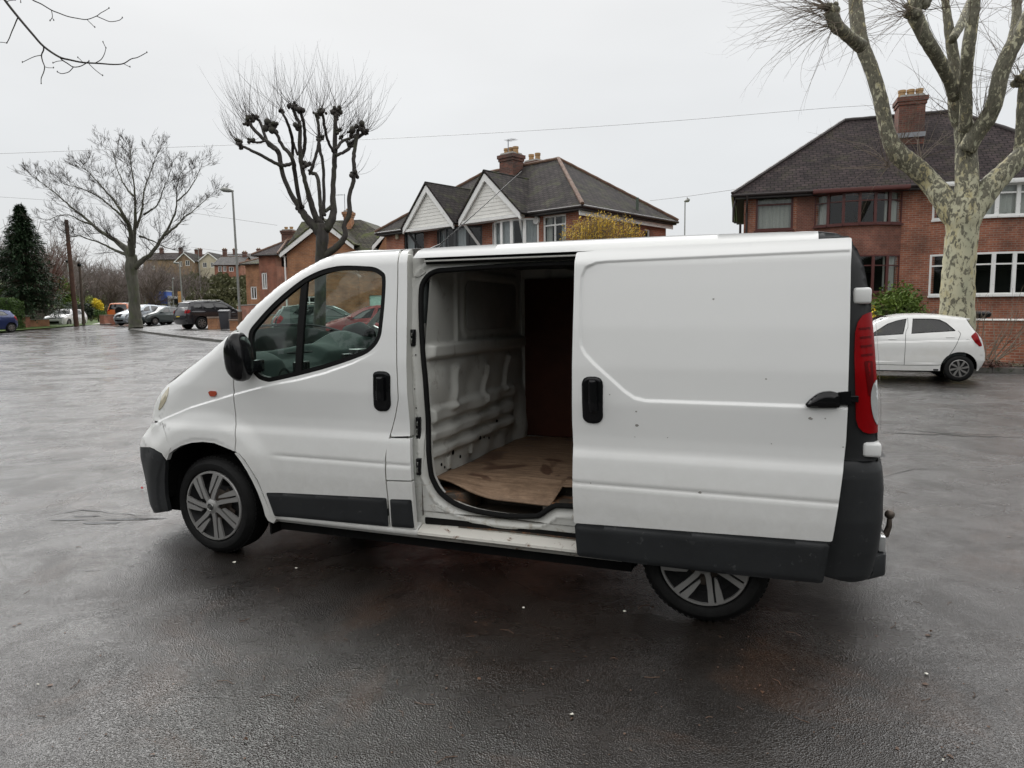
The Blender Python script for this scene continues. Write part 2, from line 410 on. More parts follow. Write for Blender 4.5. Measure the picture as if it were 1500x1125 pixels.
def panel(name,outline,Wf,m,parent,holes=(),th=.03,pitch=.03,sgn=-1,off=0.,rim=None,crease=()):
    ol=[tuple(p[:2]) for p in resample(outline,pitch,True)]
    hs=[[tuple(p[:2]) for p in resample(h,pitch,True)] for h in holes]
    us=[p[0] for p in ol]; zs=[p[1] for p in ol]
    G=np.array([(u+ (pitch/2 if k%2 else 0),z) for k,z in enumerate(np.arange(min(zs)+pitch/2,max(zs),pitch*.87)) for u in np.arange(min(us)+pitch/2,max(us),pitch)])
    if len(G):
        k=inpoly(G,ol)&(pdist(G[:,0],G[:,1],ol,True)[0]>pitch*.45)
        for h in hs: k&=~inpoly(G,h)&(pdist(G[:,0],G[:,1],h,True)[0]>pitch*.45)
        G=G[k]
    X=[]
    for cl,ws in crease:
        cl=resample([tuple(p[:2]) for p in cl],pitch*.6); c=np.array([p[:2] for p in cl]); tg=np.gradient(c,axis=0); tg/=np.linalg.norm(tg,axis=1)[:,None]+1e-9
        for w_ in ws: X.append(np.stack([c[:,0]-tg[:,1]*w_,c[:,1]+tg[:,0]*w_],1))
        if len(G): G=G[pdist(G[:,0],G[:,1],cl)[0]>max(map(abs,ws))+pitch*.25]
    if X:
        X=np.vstack(X); k=inpoly(X,ol)&(pdist(X[:,0],X[:,1],ol,True)[0]>.003)
        for h in hs: k&=~inpoly(X,h)&(pdist(X[:,0],X[:,1],h,True)[0]>.003)
        G=np.vstack([G,X[k]]) if len(G) else X[k]
    vs=list(ol); ed=[(i,(i+1)%len(ol)) for i in range(len(ol))]
    for h in hs:
        b=len(vs); vs+=h; ed+=[(b+i,b+(i+1)%len(h)) for i in range(len(h))]
    vs+= [tuple(g) for g in G]
    r=delaunay_2d_cdt([Vector(v) for v in vs],ed,[],0,1e-7)
    V=np.array([tuple(v) for v in r[0]]); F=[f for f in r[2]]
    C=np.array([V[list(f)].mean(0) for f in F]); k=inpoly(C,ol)
    for h in hs: k&=~inpoly(C,h)
    F=[list(f) for f,q in zip(F,k) if q]
    used=sorted({i for f in F for i in f}); mp_={o:i for i,o in enumerate(used)}
    V=V[used]; F=[[mp_[i] for i in f] for f in F]
    w=Wf(V[:,0],V[:,1])+off; h=.003
    wu=(Wf(V[:,0]+h,V[:,1])-Wf(V[:,0]-h,V[:,1]))/(2*h); wz=(Wf(V[:,0],V[:,1]+h)-Wf(V[:,0],V[:,1]-h))/(2*h)
    nn=np.stack([-wu,np.full(len(V),float(sgn)),-wz],1); nn/=np.linalg.norm(nn,axis=1)[:,None]
    n0=len(V); co=[(a,sgn*b,c) for (a,c),b in zip(V,w)]
    cnt={}
    for f in F:
        # orientation: want normal toward sgn*y
        a,b,c=[co[i] for i in f[:3]]
        ny=(b[2]-a[2])*(c[0]-a[0])-(b[0]-a[0])*(c[2]-a[2])
        if ny*sgn<0: f.reverse()
        for i in range(len(f)): cnt[(f[i],f[(i+1)%len(f)])]=1
    bd=[(a,b) for (a,b) in cnt if (b,a) not in cnt]
    dd={}; faces=[tuple(f) for f in F]; nrm=[tuple(x) for x in nn]
    def dv(i,dy):
        key=(i,dy)
        if key not in dd:
            dd[key]=len(co); x=co[i]; co.append((x[0],x[1]-sgn*dy,x[2])); nrm.append((0,0,0))
        return dd[key]
    for a,b in bd: faces.append((b,a,dv(a,th),dv(b,th)))
    # hidden dup at 0 depth keeps the rim edge crisp
    me=bpy.data.meshes.new(name); me.from_pydata(co,[],faces); me.materials.append(m)
    if rim: 
        me.materials.append(rim)
        for i in range(len(F),len(faces)): me.polygons[i].material_index=1
    me.polygons.foreach_set('use_smooth',[True]*len(F)+[False]*(len(faces)-len(F)))
    ln=[]
    for p in me.polygons:
        for vi in p.vertices:
            ln.append(nrm[vi] if p.index<len(F) else (0,0,0))
    me.normals_split_custom_set(ln); me.update()
    o=bpy.data.objects.new(name,me); return link(o,parent)
def strip(name,sh,i0,i1,m,parent,bul,smin=-1,smax=1,ns=28,power=2.4,off=0.,th=0):
    "surface across the vehicle between silhouette points i0..i1; bul(i)->bulge along the outward normal"
    P=sh.P; co=[]; S=np.linspace(smin,smax,ns+1)
    def pt(i,s_):
        i_=min(max(i,0),len(P)-1); a=P[max(i_-1,0)]; b=P[min(i_+1,len(P)-1)]
        tu,tz=b[0]-a[0],b[1]-a[1]; l=math.hypot(tu,tz); nu,nz=-tz/l,tu/l
        e=sh.edge(i_); bb=bul(i_)*(1-abs(s_)**power)+off
        return (P[i_][0]+nu*bb, s_*e, P[i_][1]+nz*bb)
    I=list(range(i0,i1+1))
    for i in I:
        for s_ in S: co.append(pt(i,s_))
    n=ns+1; F=[(a*n+j,(a+1)*n+j,(a+1)*n+j+1,a*n+j+1) for a in range(len(I)-1) for j in range(ns)]
    me=bpy.data.meshes.new(name); me.from_pydata(co,[],F); me.materials.append(m)
    me.polygons.foreach_set('use_smooth',[True]*len(F)); me.update()
    o=bpy.data.objects.new(name,me); link(o,parent)
    if th:
        md=o.modifiers.new('solid','SOLIDIFY'); md.thickness=th; md.offset=-1
    return o
def near_i(sh,u,z):
    return int(((sh.P[:,0]-u)**2+(sh.P[:,1]-z)**2).argmin())
def on_shell(sh,u,z,sgn=-1,off=0.): return Vector((u,sgn*(sh.w1(u,z)+off),z))
def patch(name,outline,Wf,m,parent,off,th=.012,sgn=-1,pitch=.03,fil=.01):
    return panel(name,fillet(outline,fil),Wf,m,parent,th=th,pitch=pitch,sgn=sgn,off=off)
def arc(cu,cz,r,a0,a1,n=16):
    return [(cu+r*math.cos(math.radians(a0+(a1-a0)*i/n)),cz+r*math.sin(math.radians(a0+(a1-a0)*i/n))) for i in range(n+1)]

def edged(Wf,ol,r=.03,e=.012):
    "surface that rolls inward near its own outline"
    o_=[p[:2] for p in ol]
    def f(u,z):
        d,_,_=pdist(u,z,o_,True); q=np.clip(1-d/r,0,1); return Wf(u,z)-e*(1-np.sqrt(np.clip(1-q*q,0,1)))
    return f
# ------------------------------------------------------------------ THE VAN
van=thing('van','white panel van parked on wet road with its side door slid open','van',(0,0,0))
van.matrix_world=Matrix.Translation((VX,VY,0))@Matrix.Rotation(VA,4,'Z')@Matrix.Translation((-.833,.93,0))
def zc(ox,oy,k): return lambda pts:[(ox+p[0]/k,oy+p[1]/k)+tuple(p[2:]) for p in pts]
def pxy(px,py,y): q=von(px,py,1,y); return (q[0],q[2])
# side silhouette (px, py, lateral guess, edge radius, inset)
silp=[(222,745,-.84,.45,.14),(213,705,-.84,.45,.14),(208,668,-.84,.45,.14),(208,653,-.84,.45,.14),(214.7,632.7,-.83,.40,.13),(228.7,619,-.80,.35,.13),(230,606,-.79,.30,.13),(233.3,590.7,-.79,.28,.13),(237.3,580,-.80,.25,.12),(244,570.7,-.80,.22,.12),(253.3,560.7,-.81,.2,.10),(296.6,527.8,-.83,.13,.08),(320,506.5,-.84,.11,.07),(344.3,483.8,-.84,.09,.06),(376,446.5,-.83,.08,.05),(409.6,416,-.82,.08,.05),(439.5,395.5,-.81,.08,.05),(469.3,379.2,-.80,.08,.05),(488,372,-.79,.08,.06),(506.7,368.8,-.78,.09,.07),(534.7,368.0,-.77,.09,.08)]
sil=[]
for px,py,y,r,e in silp:
    u,z=pxy(px,py,y); sil.append((u,z,r,e))
sil=[(.16,.19,.45,.14)]+sil[1:]
zr=sil[-1][1]
for u,dz in ((2.6,.008),(3.2,.012),(3.8,.012),(4.3,.006),(4.47,0),(4.55,-.012),(4.60,-.04),(4.64,-.09),(4.67,-.16),(4.705,-.35),(4.725,-.55),(4.745,-.8),(4.755,-1.05),(4.77,-1.3),(4.78,-1.4),(4.80,-1.6),(4.79,-1.75)):
    sil.append((u,zr+dz,.10,.09 if u<4.6 else .08))
sil[:]=[(a[0],a[1],a[2],a[3]) for a in sil]
ZT=[(.1,.90),(.2,.915),(.26,.938),(.34,.945),(.60,.962),(.70,.962),(.84,.945),(.885,.928),(.95,.925),(1.12,.934),(1.3,.925),(1.5,.900),(1.7,.868),(1.85,.842),(1.95,.825)]
belt=[pxy(px,py,-.9) for px,py in ((212,640),(228.7,621.3),(238.7,615.7),(285,596),(342,578.7),(371,571),(404,562.5),(441,556),(480,546),(520,532),(548,518),(572,498))]
def vfeat(u,z):
    f=np.zeros_like(u)
    # rub groove
    k=sstep(1.30,1.45,u)
    f-=k*.005*np.exp(-((z-.705)/.011)**2)
    # wheel arch swell
    d=np.hypot(u-.833,z-.33); f+=(.010*sstep(.80,.50,d)+.018*sstep(.66,.53,d))*sstep(1.45,1.15,u)*sstep(.2,.5,u+.25)
    f-=.006*sstep(.47,.44,d)
    # belt crease: body below stands proud
    bu=[p[0] for p in belt]; bz=[p[1] for p in belt]
    zb=np.interp(u,bu,bz); k2=sstep(2.15,1.8,u)
    f+=k2*(.012*sstep(.008,-.008,z-zb)*sstep(-.35,-.02,z-zb))
    return f
VS=Shell(sil,ZT,feat=vfeat)
def uz(px,py,off=0.,sh=VS):
    y=-.93
    for i in range(8):
        q=von(px,py,1,y); y=-(sh.w1(q[0],q[2])+off)
    return (float(q[0]),float(q[2]))
def UZ(pts,off=0.): return [uz(p[0],p[1],off)+tuple(p[2:]) for p in pts]
WV=VS.W
# side outline of the whole shell, as a helper for the top boundary
P=VS.P
i_ws0=near_i(VS,*pxy(300,524,-.83)); i_ws0=near_i(VS,.86,1.27); 
i_roof=near_i(VS,1.80,1.93)
def topband(u0,u1):
    return [(p[0],p[1]) for p in VS.P if u0<=p[0]<=u1 and p[1]>.8]
i_bmp=near_i(VS,*pxy(228.7,619,-.8)); i_rear=near_i(VS,4.47,zr)
# --- front bumper, nose wing, fender
ARC=arc(.835,.33,.425,0,180,22)
CW=(-.014,-.009,-.0045,0,.0045,.009,.014)
arch_px=[(243.5,672),(247,665),(256,658),(266,652.5),(280,648.5),(297,647),(314,649),(330,655.5),(343,664),(352,676),(361,690),(369,705),(377,722),(384,741),(388,756)]
arch=UZ([(px,py) for px,py in arch_px])
arch_front=UZ([(243.5,672),(242,685),(241,700),(241,718),(243,735),(246,748)])
shut=UZ([(342,560),(342,578.7),(345.3,613.3),(345.3,645.3),(344,661.3)])
g=.004
bline=UZ([(236.5,617.5),(242,635),(250,655),(256,658.5)])  # bumper / fender joint
nose=[(p[0],p[1]) for p in VS.P[:near_i(VS,*pxy(236,617,-.8))+1]]
# bumper upper (white)
i_a=near_i(VS,*pxy(208,653,-.84)); i_b=i_bmp
up=[(p[0],p[1]) for p in VS.P[i_a:i_b+1]]+[bline[0],bline[1],bline[2]]+UZ([(247.5,664.5),(244,674)])+UZ([(237,664),(226,657.5),(220,655)])
for sg in (-1,1):
    panel('bumper_corner',up,WV,M['van'],van,sgn=sg,pitch=.02)
    lo=[(p[0],p[1]) for p in VS.P[:i_a+1]]+UZ([(220,656.5),(226,659),(236.5,665.5),(242.5,676)])+UZ([(241.5,690),(241,705),(242,725),(245,740),(247,749)])
    panel('bumper_skirt',lo,WV,M['trim'],van,sgn=sg,pitch=.02)
# fender: follows the silhouette up to the mirror
i_c=near_i(VS,*pxy(343,485,-.84))
fend=[(p[0],p[1]) for p in VS.P[i_b+1:i_c+1]]+UZ([(346,500),(343,530)])+[(a-g,b) for a,b in shut]+list(reversed(arch[1:9]))[1:]+UZ([(250.5,656.5),(243.2,636),(238,619)])
fend_in=fend
for sg in (-1,1):
    fo=panel('fender',fend,WV,M['van'],van,sgn=sg,pitch=.02,crease=[(belt,CW)])
# wheel arch lip behind the front wheel + sill
lip=[arch[8]]+list(arch[9:])+UZ([(392,763),(400,767)])+UZ([(404,760)])+UZ([(398,756),(391,741),(384,724),(375,703),(366,688),(357,675),(347.5,662.5)])
for sg in (-1,1): panel('arch_lip',lip,WV,M['van'],van,sgn=sg,pitch=.02,off=-.004,th=.06)
# --- door
zdo=[(349.5,485),(346.5,500),(343.4,530),(342.8,560),(342.8,578.7),(346.1,613.3),(346.1,645.3),(344.8,661.3)]
door_low=[(350,664),(359,674),(368,688),(378,704),(386,724),(393.5,744),(399.5,757.5)]
door_rear=[(570.6,771.4),(567.4,750),(567.2,728),(563.8,695),(563.8,672),(566.5,655),(571.4,635.6),(579,607),(582.6,585.2),(582.4,578),(580.4,466),(582,415),(584,374)]
i_d=near_i(VS,*pxy(348,481,-.84)); i_e=near_i(VS,*uz(583.5,370))
top=[(p[0],p[1]) for p in VS.P[i_d:i_e+1]]
door_ol=UZ(zdo)+UZ(door_low)+UZ([(485,764.5)])+UZ(door_rear)+list(reversed(top))
win_px=zc(320,360,5.357)([(235,690),(300,590),(450,430),(640,275),(780,200),(900,165),(1000,155),(1150,160),(1230,170),(1290,205),(1312,250),(1308,400),(1290,600),(1270,720),(1210,810),(1100,875),(800,975),(450,1060),(370,1065),(300,1035),(250,960),(238,850)])
win=catmull(UZ(win_px),4,True)
def inset(poly,d):
    n=len(poly); A=sum(poly[i][0]*poly[(i+1)%n][1]-poly[(i+1)%n][0]*poly[i][1] for i in range(n)); s_=1 if A>0 else -1; out=[]
    for i in range(n):
        a=np.array(poly[i-1][:2]); b=np.array(poly[(i+1)%n][:2]); t_=(b-a)/(np.linalg.norm(b-a)+1e-9)
        out.append((poly[i][0]-s_*t_[1]*d, poly[i][1]+s_*t_[0]*d))
    return out
win_in=inset(win,.028)
for sg in (-1,1):
    d=panel('front_door',door_ol,WV,M['van'],van,holes=[win],sgn=sg,pitch=.018,th=.035,rim=M['jamb'],crease=[(belt,CW),([(1.3,.705),(2.25,.705)],(-.014,-.007,0,.007,.014))])
    panel('window_seal',win,lambda u,z:WV(u,z,False)*1.0,M['seal'],d,holes=[win_in],sgn=sg,pitch=.02,off=-.004,th=.03)
    panel('window_pane',inset(win,.024),lambda u,z:WV(u,z,False),M['glass'],d,sgn=sg,pitch=.05,off=-.016,th=.002)
    dv=UZ(zc(320,360,5.357)([(640,330),(692,285),(645,995),(597,1010)]))
    panel('window_bar',dv,lambda u,z:WV(u,z,False),M['seal'],d,sgn=sg,pitch=.03,off=-.006,th=.02)
    stp=fillet(UZ([(390.2,721.6),(566.0,729.4),(569.6,771.0),(402.8,756)]),.012)
    panel('rub_strip',stp,edged(WV,stp),M['trim'],d,sgn=sg,pitch=.012,off=.016,th=.018)
    hx=fillet(UZ([(547,546),(553,543.5),(566,544),(572,549),(573,595),(568,602.5),(554,602),(548,596)]),.02)
    hd=panel('door_handle',hx,edged(WV,hx,.02,.008),M['black'],d,sgn=sg,pitch=.008,off=.012,th=.014)
    gx=fillet(UZ([(554.5,551),(565,551),(566,587),(555,587)]),.01)
    panel('grip',gx,edged(WV,gx,.016,.010),M['black'],hd,sgn=sg,pitch=.006,off=.040,th=.024)
    iu=fillet(UZ([(306,574.5),(309,572.3),(317,572.8),(318,577.5),(315.5,580.6),(308.5,580.3)]),.006)
    panel('side_indicator',iu,WV,M['amber'],van,sgn=sg,pitch=.01,off=.008,th=.012)
# --- body behind the door: B pillar skin, flap, small strip
bx=[(571.4,771.6),(568.6,750),(568.4,729),(565,695),(565,672),(567.8,655),(572.8,635.6),(580.3,607),(584,585.2),(583.8,578),(581.8,466),(583.4,415),(585.4,374)]
i_f=near_i(VS,*uz(600,370))
tp=[(p[0],p[1]) for p in VS.P if uz(586,371)[0]+.0<p[0]<uz(598.5,370)[0] and p[1]>1.8]
bp_edge=[(598,373),(596.5,420),(596,470),(596,565),(600.5,639)]
bpil=UZ(list(reversed(bx[6:])))  # top down to flap
pil=bpil+UZ([(573.2,641.3),(600.6,640.6)])+UZ(list(reversed(bp_edge)))[1:]
pil=UZ([(573.5,639.5),(572.8,635.6),(580.3,607),(584,585.2),(583.8,578),(581.8,466),(583.4,415),(585.4,374)])+tp+UZ([(597,371.5)])+UZ(bp_edge)
for sg in (-1,1): panel('side_pillar',pil,WV,M['van'],van,sgn=sg,pitch=.018,rim=M['jamb'],th=.062 if sg<0 else .03)
fl=fillet(UZ([(566.2,655),(569.5,642.2),(601,642.4),(603,704),(566.2,703.2),(565.6,672)]),.008)
for sg in(-1,1):
    f=panel('fuel_flap',fl,WV,M['van'],van,sgn=sg,pitch=.02,crease=[([(2.1,.705),(2.4,.705)],(-.014,-.007,0,.007,.014))])
    lo=fillet(UZ([(566.4,705),(603.2,706),(605,731),(608.5,776),(572.3,772),(568.9,729)]),.006)
    f=panel('lower_pillar',lo,WV,M['van'],van,sgn=sg,pitch=.02)
    st=fillet(UZ([(571.6,731),(602.8,732),(607,773.5),(574.2,771.4)]),.012)
    panel('rub_strip',st,edged(WV,st),M['trim'],van,sgn=sg,pitch=.012,off=.016,th=.018)
# --- sill below doors
def sill(name,a,b,m,par,prof):
    mb=MB(); n=len(prof)
    for u in (a,b):
        for y,z in prof: mb.v.append((u,y,z))
    for i in range(n-1): mb.f.append((i,n+i,n+i+1,i+1)); mb.m.append(0)
    mb.f.append(tuple(range(n))); mb.f.append(tuple(range(2*n-1,n-1,-1))); mb.m+=[0,0]
    return mb.build(name,m,par,smooth=True)
pr=[(-.86,.36),(-.935,.325),(-.943,.315),(-.945,.300),(-.938,.288),(-.915,.284),(-.90,.262),(-.85,.25),(-.85,.36)]
sill('front_sill',uz(391,758)[0]+.01,2.362,M['van'],van,pr)
sill('step_sill',2.366,3.56,M['rust_sill'],van,[(-.80,.345),(-.888,.340),(-.935,.322),(-.948,.314),(-.950,.300),(-.940,.290),(-.915,.284),(-.90,.262),(-.80,.25)])
mb=MB(); mb.box((1.25,.86,.26),(3.5,.94,.40)); mb.build('far_sill',M['van'],van,bevel=.01)
# --- helpers for free-form grids
def hf(name,n1,n2,fn,m,par=van):
    mb=MB(); mb.v=[fn(i/n1,j/n2) for i in range(n1+1) for j in range(n2+1)]
    for i in range(n1):
        for j in range(n2): k=i*(n2+1)+j; mb.f.append((k,k+1,k+n2+2,k+n2+1)); mb.m.append(0)
    return mb.build(name,m,par,smooth=True,fixn=False,angle=2.)
# --- door aperture: flange, seal, slot
FB=lambda u,z: VS.base(z)
def UZB(pts,off):
    out=[]
    for p in pts:
        y=-.9
        for i in range(6):
            q=von(p[0],p[1],1,y); y=-(float(VS.base(q[2]))+off)
        out.append((float(q[0]),float(q[2])))
    return out
seal_px=[(843,385.5),(760,388.5),(660,395),(640,397),(629,402),(621,411),(616.5,424),(616,460),(619,520),(623,565),(627,640),(630,690),(634,704),(643,720),(655,731),(670,740),(697,749),(741,756),(780,756.5),(790,755),(799,749),(808,743.5),(816,741),(838,742)]
hole=UZB(seal_px,-.065)
hole=catmull(hole,3)
hu=hole[-1][1]; ht=hole[0][1]
hole+=[(3.42,hu),(3.46,hu+.05),(3.50,1.0),(3.50,1.7),(3.47,ht-.03),(3.42,ht)]
flo=UZB([(596,376),(594,420),(594,470),(594,565),(598,640),(601,705),(605,776)],-.065)+[(2.38,.30),(3.56,.30),(3.56,1.915)]+[(2.36,1.915)]
def ffeat(u,z):
    w=VS.base(z)
    du,_,_=pdist(u,z,hole,True)
    return w-.012*sstep(.055,.03,du)+.006*np.exp(-((du-.062)/.008)**2)
fr=panel('door_frame',flo,ffeat,M['jamb'],van,holes=[hole],off=-.065,th=.05,pitch=.016)
mb=MB(); pts=[Vector((u,-(float(VS.base(z))-.072),z)) for u,z in hole]
mb.tube(pts+[pts[0],pts[1]],.016,8,False); mb.build('door_seal',M['seal'],van,smooth=True)
slot=fillet(UZB([(621,756),(700,759),(760,766.5),(840,776),(842,793),(760,783),(690,774),(660,770.5),(622,769)],-.065),.01)
slot=[(u,z) for u,z in slot if u<3.28]+[(3.5,.338),(3.5,.392)]
panel('track_slot',fillet([(2.383,.388),(2.60,.389),(2.9,.386),(3.5,.384),(3.5,.348),(2.9,.356),(2.6,.352),(2.383,.345)],.01),FB,M['seal'],van,off=-.063,th=.004)
panel('rust_streak',[(2.60,.353),(2.9,.362),(3.5,.357),(3.5,.348),(2.9,.351),(2.6,.345)],FB,M['rust_well'],van,off=-.061,th=.004)
# hollow pressing beside the seal
panel('jamb_pressing',fillet(UZB([(633,739),(641,741),(652,747),(652,750),(641,749),(634,745)],-.065),.012),ffeat,M['jamb'],van,off=-.060,th=.006,pitch=.012)
# corner pressing at the top
panel('jamb_pressing',fillet(UZB([(606,396),(614,392),(624,398),(613,406),(607,404)],-.065),.02),ffeat,M['jamb'],van,off=-.056,th=.01,pitch=.012)
# roof rail & lip
rp=UZ([(597.5,378.5),(843,368.3)],0)
zr0,zr1=rp[0][1],rp[1][1]
rlip=[(2.312,zr0),(4.50,zr0+(zr1-zr0)*2.2)]
rs=[(p[0],p[1]) for p in VS.P if 2.312<=p[0]<=4.47 and p[1]>1.9]
i_g0=near_i(VS,2.352,1.95)
band=[rlip[0]]+rs+[(4.47,VS.P[near_i(VS,4.47,1.95)][1]),(4.47,rlip[1][1])]
panel('roof_side',band,WV,M['van'],van,pitch=.025,th=.02)
zrb=(zr0+zr1)/2
def track(z,yo,h,dpt,m,name):
    mb=MB(); mb.box((2.375,-(float(VS.base(z))+yo),z-h/2),(4.45,-(float(VS.base(z))+yo)+dpt,z+h/2)); return mb.build(name,m,van,bevel=.002)
track(zrb-.006,-.030,.014,.06,M['seal'],'rail_shadow_gap')
track(zrb-.0185,-.020,.009,.05,M['jamb'],'slide_rail')
track(zrb-.030,-.046,.013,.03,M['seal'],'rail_shadow_gap')
# latches on the jamb
def latch(px,py,h,name='latch'):
    u,z=UZB([(px,py)],-.05)[0]; y=-(float(VS.base(z))-.058)
    mb=MB(); mb.box((u-.014,y-.012,z-h/2),(u+.014,y+.02,z+h/2)); lo=mb.build(name,M['black'],van,bevel=.006)
    mb=MB(); mb.box((u-.006,y-.022,z-h*.32),(u+.005,y-.010,z-h*.02)); mb.box((u-.004,y-.018,z+h*.1),(u+.006,y-.010,z+h*.3)); mb.build('striker',M['chrome'],lo,bevel=.003)
latch(604,495,.10); latch(612,627,.13); latch(612.5,684,.10)
for px,py,r in ((608.5,598,.006),(606,570,.004),(607.5,520,.004)):
    u,z=UZB([(px,py)],-.05)[0]; mb=MB(); mb.lathe([(0,-.004),(r,-.003),(r*1.05,0)],1,10,(u,-(float(VS.base(z))-.064),z)); mb.build('plug',M['seal'],van)
# --- rear quarter behind the slid door
arR=arc(3.985,.33,.40,180,0,20)
rq=[(3.562,1.87),(3.562,.34)]+[p for p in arR if p[1]>.33]+[(4.55,.335),(4.55,1.86),(4.5,1.90)]
rqs=[(p[0],p[1]) for p in VS.P if 3.562<=p[0]<=4.47 and p[1]>1.9]
panel('rear_quarter',[(3.562,rlip[0][1]-.03)]+[(4.47,1.88),(4.60,1.80),(4.60,.34)]+[p for p in reversed(arR) if p[1]>.34]+[(3.562,.34)],WV,M['van'],van,pitch=.04,off=-.004)
farq=[(2.365,.34),(3.636,.34)]+[p for p in arR if p[1]>.34]+[(4.60,.34),(4.60,1.80)]+[(4.47,zr)]+list(reversed([(p[0],p[1]) for p in VS.P if 2.365<=p[0]<=4.47 and p[1]>1.9]))
panel('far_side_panel',farq,WV,M['van'],van,sgn=1,pitch=.04)
BZ=[(.25,4.735),(.33,4.76),(.45,4.782),(.60,4.792),(.75,4.790),(.83,4.780),(.87,4.765),(.89,4.755)]
def bue(z): return float(np.interp(z,[a for a,b in BZ],[b for a,b in BZ]))
def Wbump(u,z):
    ue=np.interp(z,[a for a,b in BZ],[b for a,b in BZ]); d=np.maximum(ue-u,0); q=np.clip(1-d/.20,0,1)
    qt=np.clip(1-(.889-z)/.05,0,1)
    return np.interp(z,[.25,.33,.6,.8,.9],[.925,.955,.972,.968,.955])-.15*(1-np.sqrt(np.clip(1-q*q,0,1)))-.015*(1-np.sqrt(np.clip(1-qt*qt,0,1)))
# dark rear corner pillars
i0=near_i(VS,4.47,zr); 
rear_sil=[(p[0],p[1]) for p in VS.P[i0:] if p[1]>.86]
for sg in (-1,1):
    pl=[(4.604,.885)]+[(4.604,1.5),(4.60,1.78),(4.55,1.86),(4.47,1.885)]+rear_sil+[(rear_sil[-1][0],.885)]
    if sg<0: pl=[(4.50,.885),(4.50,1.86),(4.47,1.87)]+rear_sil+[(rear_sil[-1][0],.885)]
    panel('rear_pillar',pl,WV,M['trim2'],van,sgn=sg,pitch=.02,off=.001)
    # rear bumper wrap: fuller than the body, rolls round the corner
    blo=[(4.47,.883),(4.53,.33),(4.66,.30),(4.775,.305)]+[(bue(z),z) for z in np.linspace(.33,.883,14)]
    panel('rear_bumper_corner',fillet(blo,.02),Wbump,M['trim'],van,sgn=sg,pitch=.016)
# --- surfaces across the van
n=len(VS.P)
def bl(i):
    u,z=VS.P[i][:2]
    if u>4.4: return .035
    if u>1.7: return .05-.025*min(1,(u-1.7)/.8)
    if u>.8: return .05+.11*min(1,(1.75-u)/.6)
    return .17
i_h=near_i(VS,*pxy(233.3,590.7,-.79)); 
strip('bumper_skirt',VS,0,i_a,M['trim'],van,bl,ns=40,power=2.6)
strip('front_bumper',VS,i_a,i_b,M['van'],van,bl,ns=40,power=2.6)
strip('bonnet',VS,i_b,i_ws0,M['van'],van,bl,ns=40,power=2.6)
ws=strip('windscreen',VS,i_ws0,i_roof,M['glass'],van,bl,-.93,.93,36,2.6,off=-.004)
for a,b in ((-1,-.93),(.93,1)): strip('screen_pillar',VS,i_ws0,i_roof,M['van'],van,bl,a,b,4,2.6)
rf=strip('roof',VS,i_roof,i0,M['van'],van,bl,ns=40,power=2.8)
strip('roof_trim',VS,i0,near_i(VS,4.64,zr-.09),M['trim2'],van,bl,ns=40,power=2.8)
i_k=near_i(VS,4.77,.66)
strip('rear_doors',VS,near_i(VS,4.64,zr-.09),near_i(VS,4.77,.87),M['van'],van,bl,-.86,.86,ns=30)
for a,b in ((-1,-.86),(.86,1)): strip('rear_pillar_back',VS,near_i(VS,4.64,zr-.09),near_i(VS,4.77,.87),M['trim2'],van,bl,a,b,4)
def rbf(a,b):
    z=.883-a*.575; s_=-1+2*b; ye=float(Wbump(np.array([bue(z)]),np.array([z]))[0]); return (bue(z)+.045*(1-abs(s_)**2.4),s_*ye,z)
hf('rear_bumper',14,30,rbf,M['trim'])
mb=MB(); mb.poly([(4.60,-.93,.884),(4.60,.93,.884),(4.80,.78,.884),(4.80,-.78,.884)]); mb.build('bumper_top',M['trim'],van,fixn=False)
# cowl between bonnet and screen, wipers
def spt(i,s_,off=0.,pw=2.6):
    a=VS.P[i-1]; b=VS.P[i+1]; l=math.hypot(b[0]-a[0],b[1]-a[1]); nu,nz=-(b[1]-a[1])/l,(b[0]-a[0])/l
    bb=bl(i)*(1-abs(s_)**pw)+off; return Vector((VS.P[i][0]+nu*bb,s_*VS.edge(i),VS.P[i][1]+nz*bb))
for a,b,ii in ((-.55,.35,i_ws0+1),(.1,.8,i_ws0+1)):
    mb=MB(); mb.tube([spt(ii,a+(b-a)*k/8,.012) for k in range(9)],.009,6); mb.build('wiper',M['black'],van,smooth=True)
# head lamps
for sg in (-1,1):
    i1,i2=near_i(VS,*pxy(230,606,-.79)),near_i(VS,*pxy(262,553,-.81))
    strip('headlight',VS,i1,i2,M['lens'],van,bl,*( (-.995,-.60) if sg<0 else (.60,.995)),ns=12,power=2.6,off=.006)
    hp=UZ([(232.5,600),(238,580),(246,569),(248,566),(246.5,577),(243,588),(238,596.5),(233,601)])
    panel('headlight_side',fillet(hp,.01),WV,M['lens'],van,sgn=sg,off=.004,th=.01,pitch=.012)
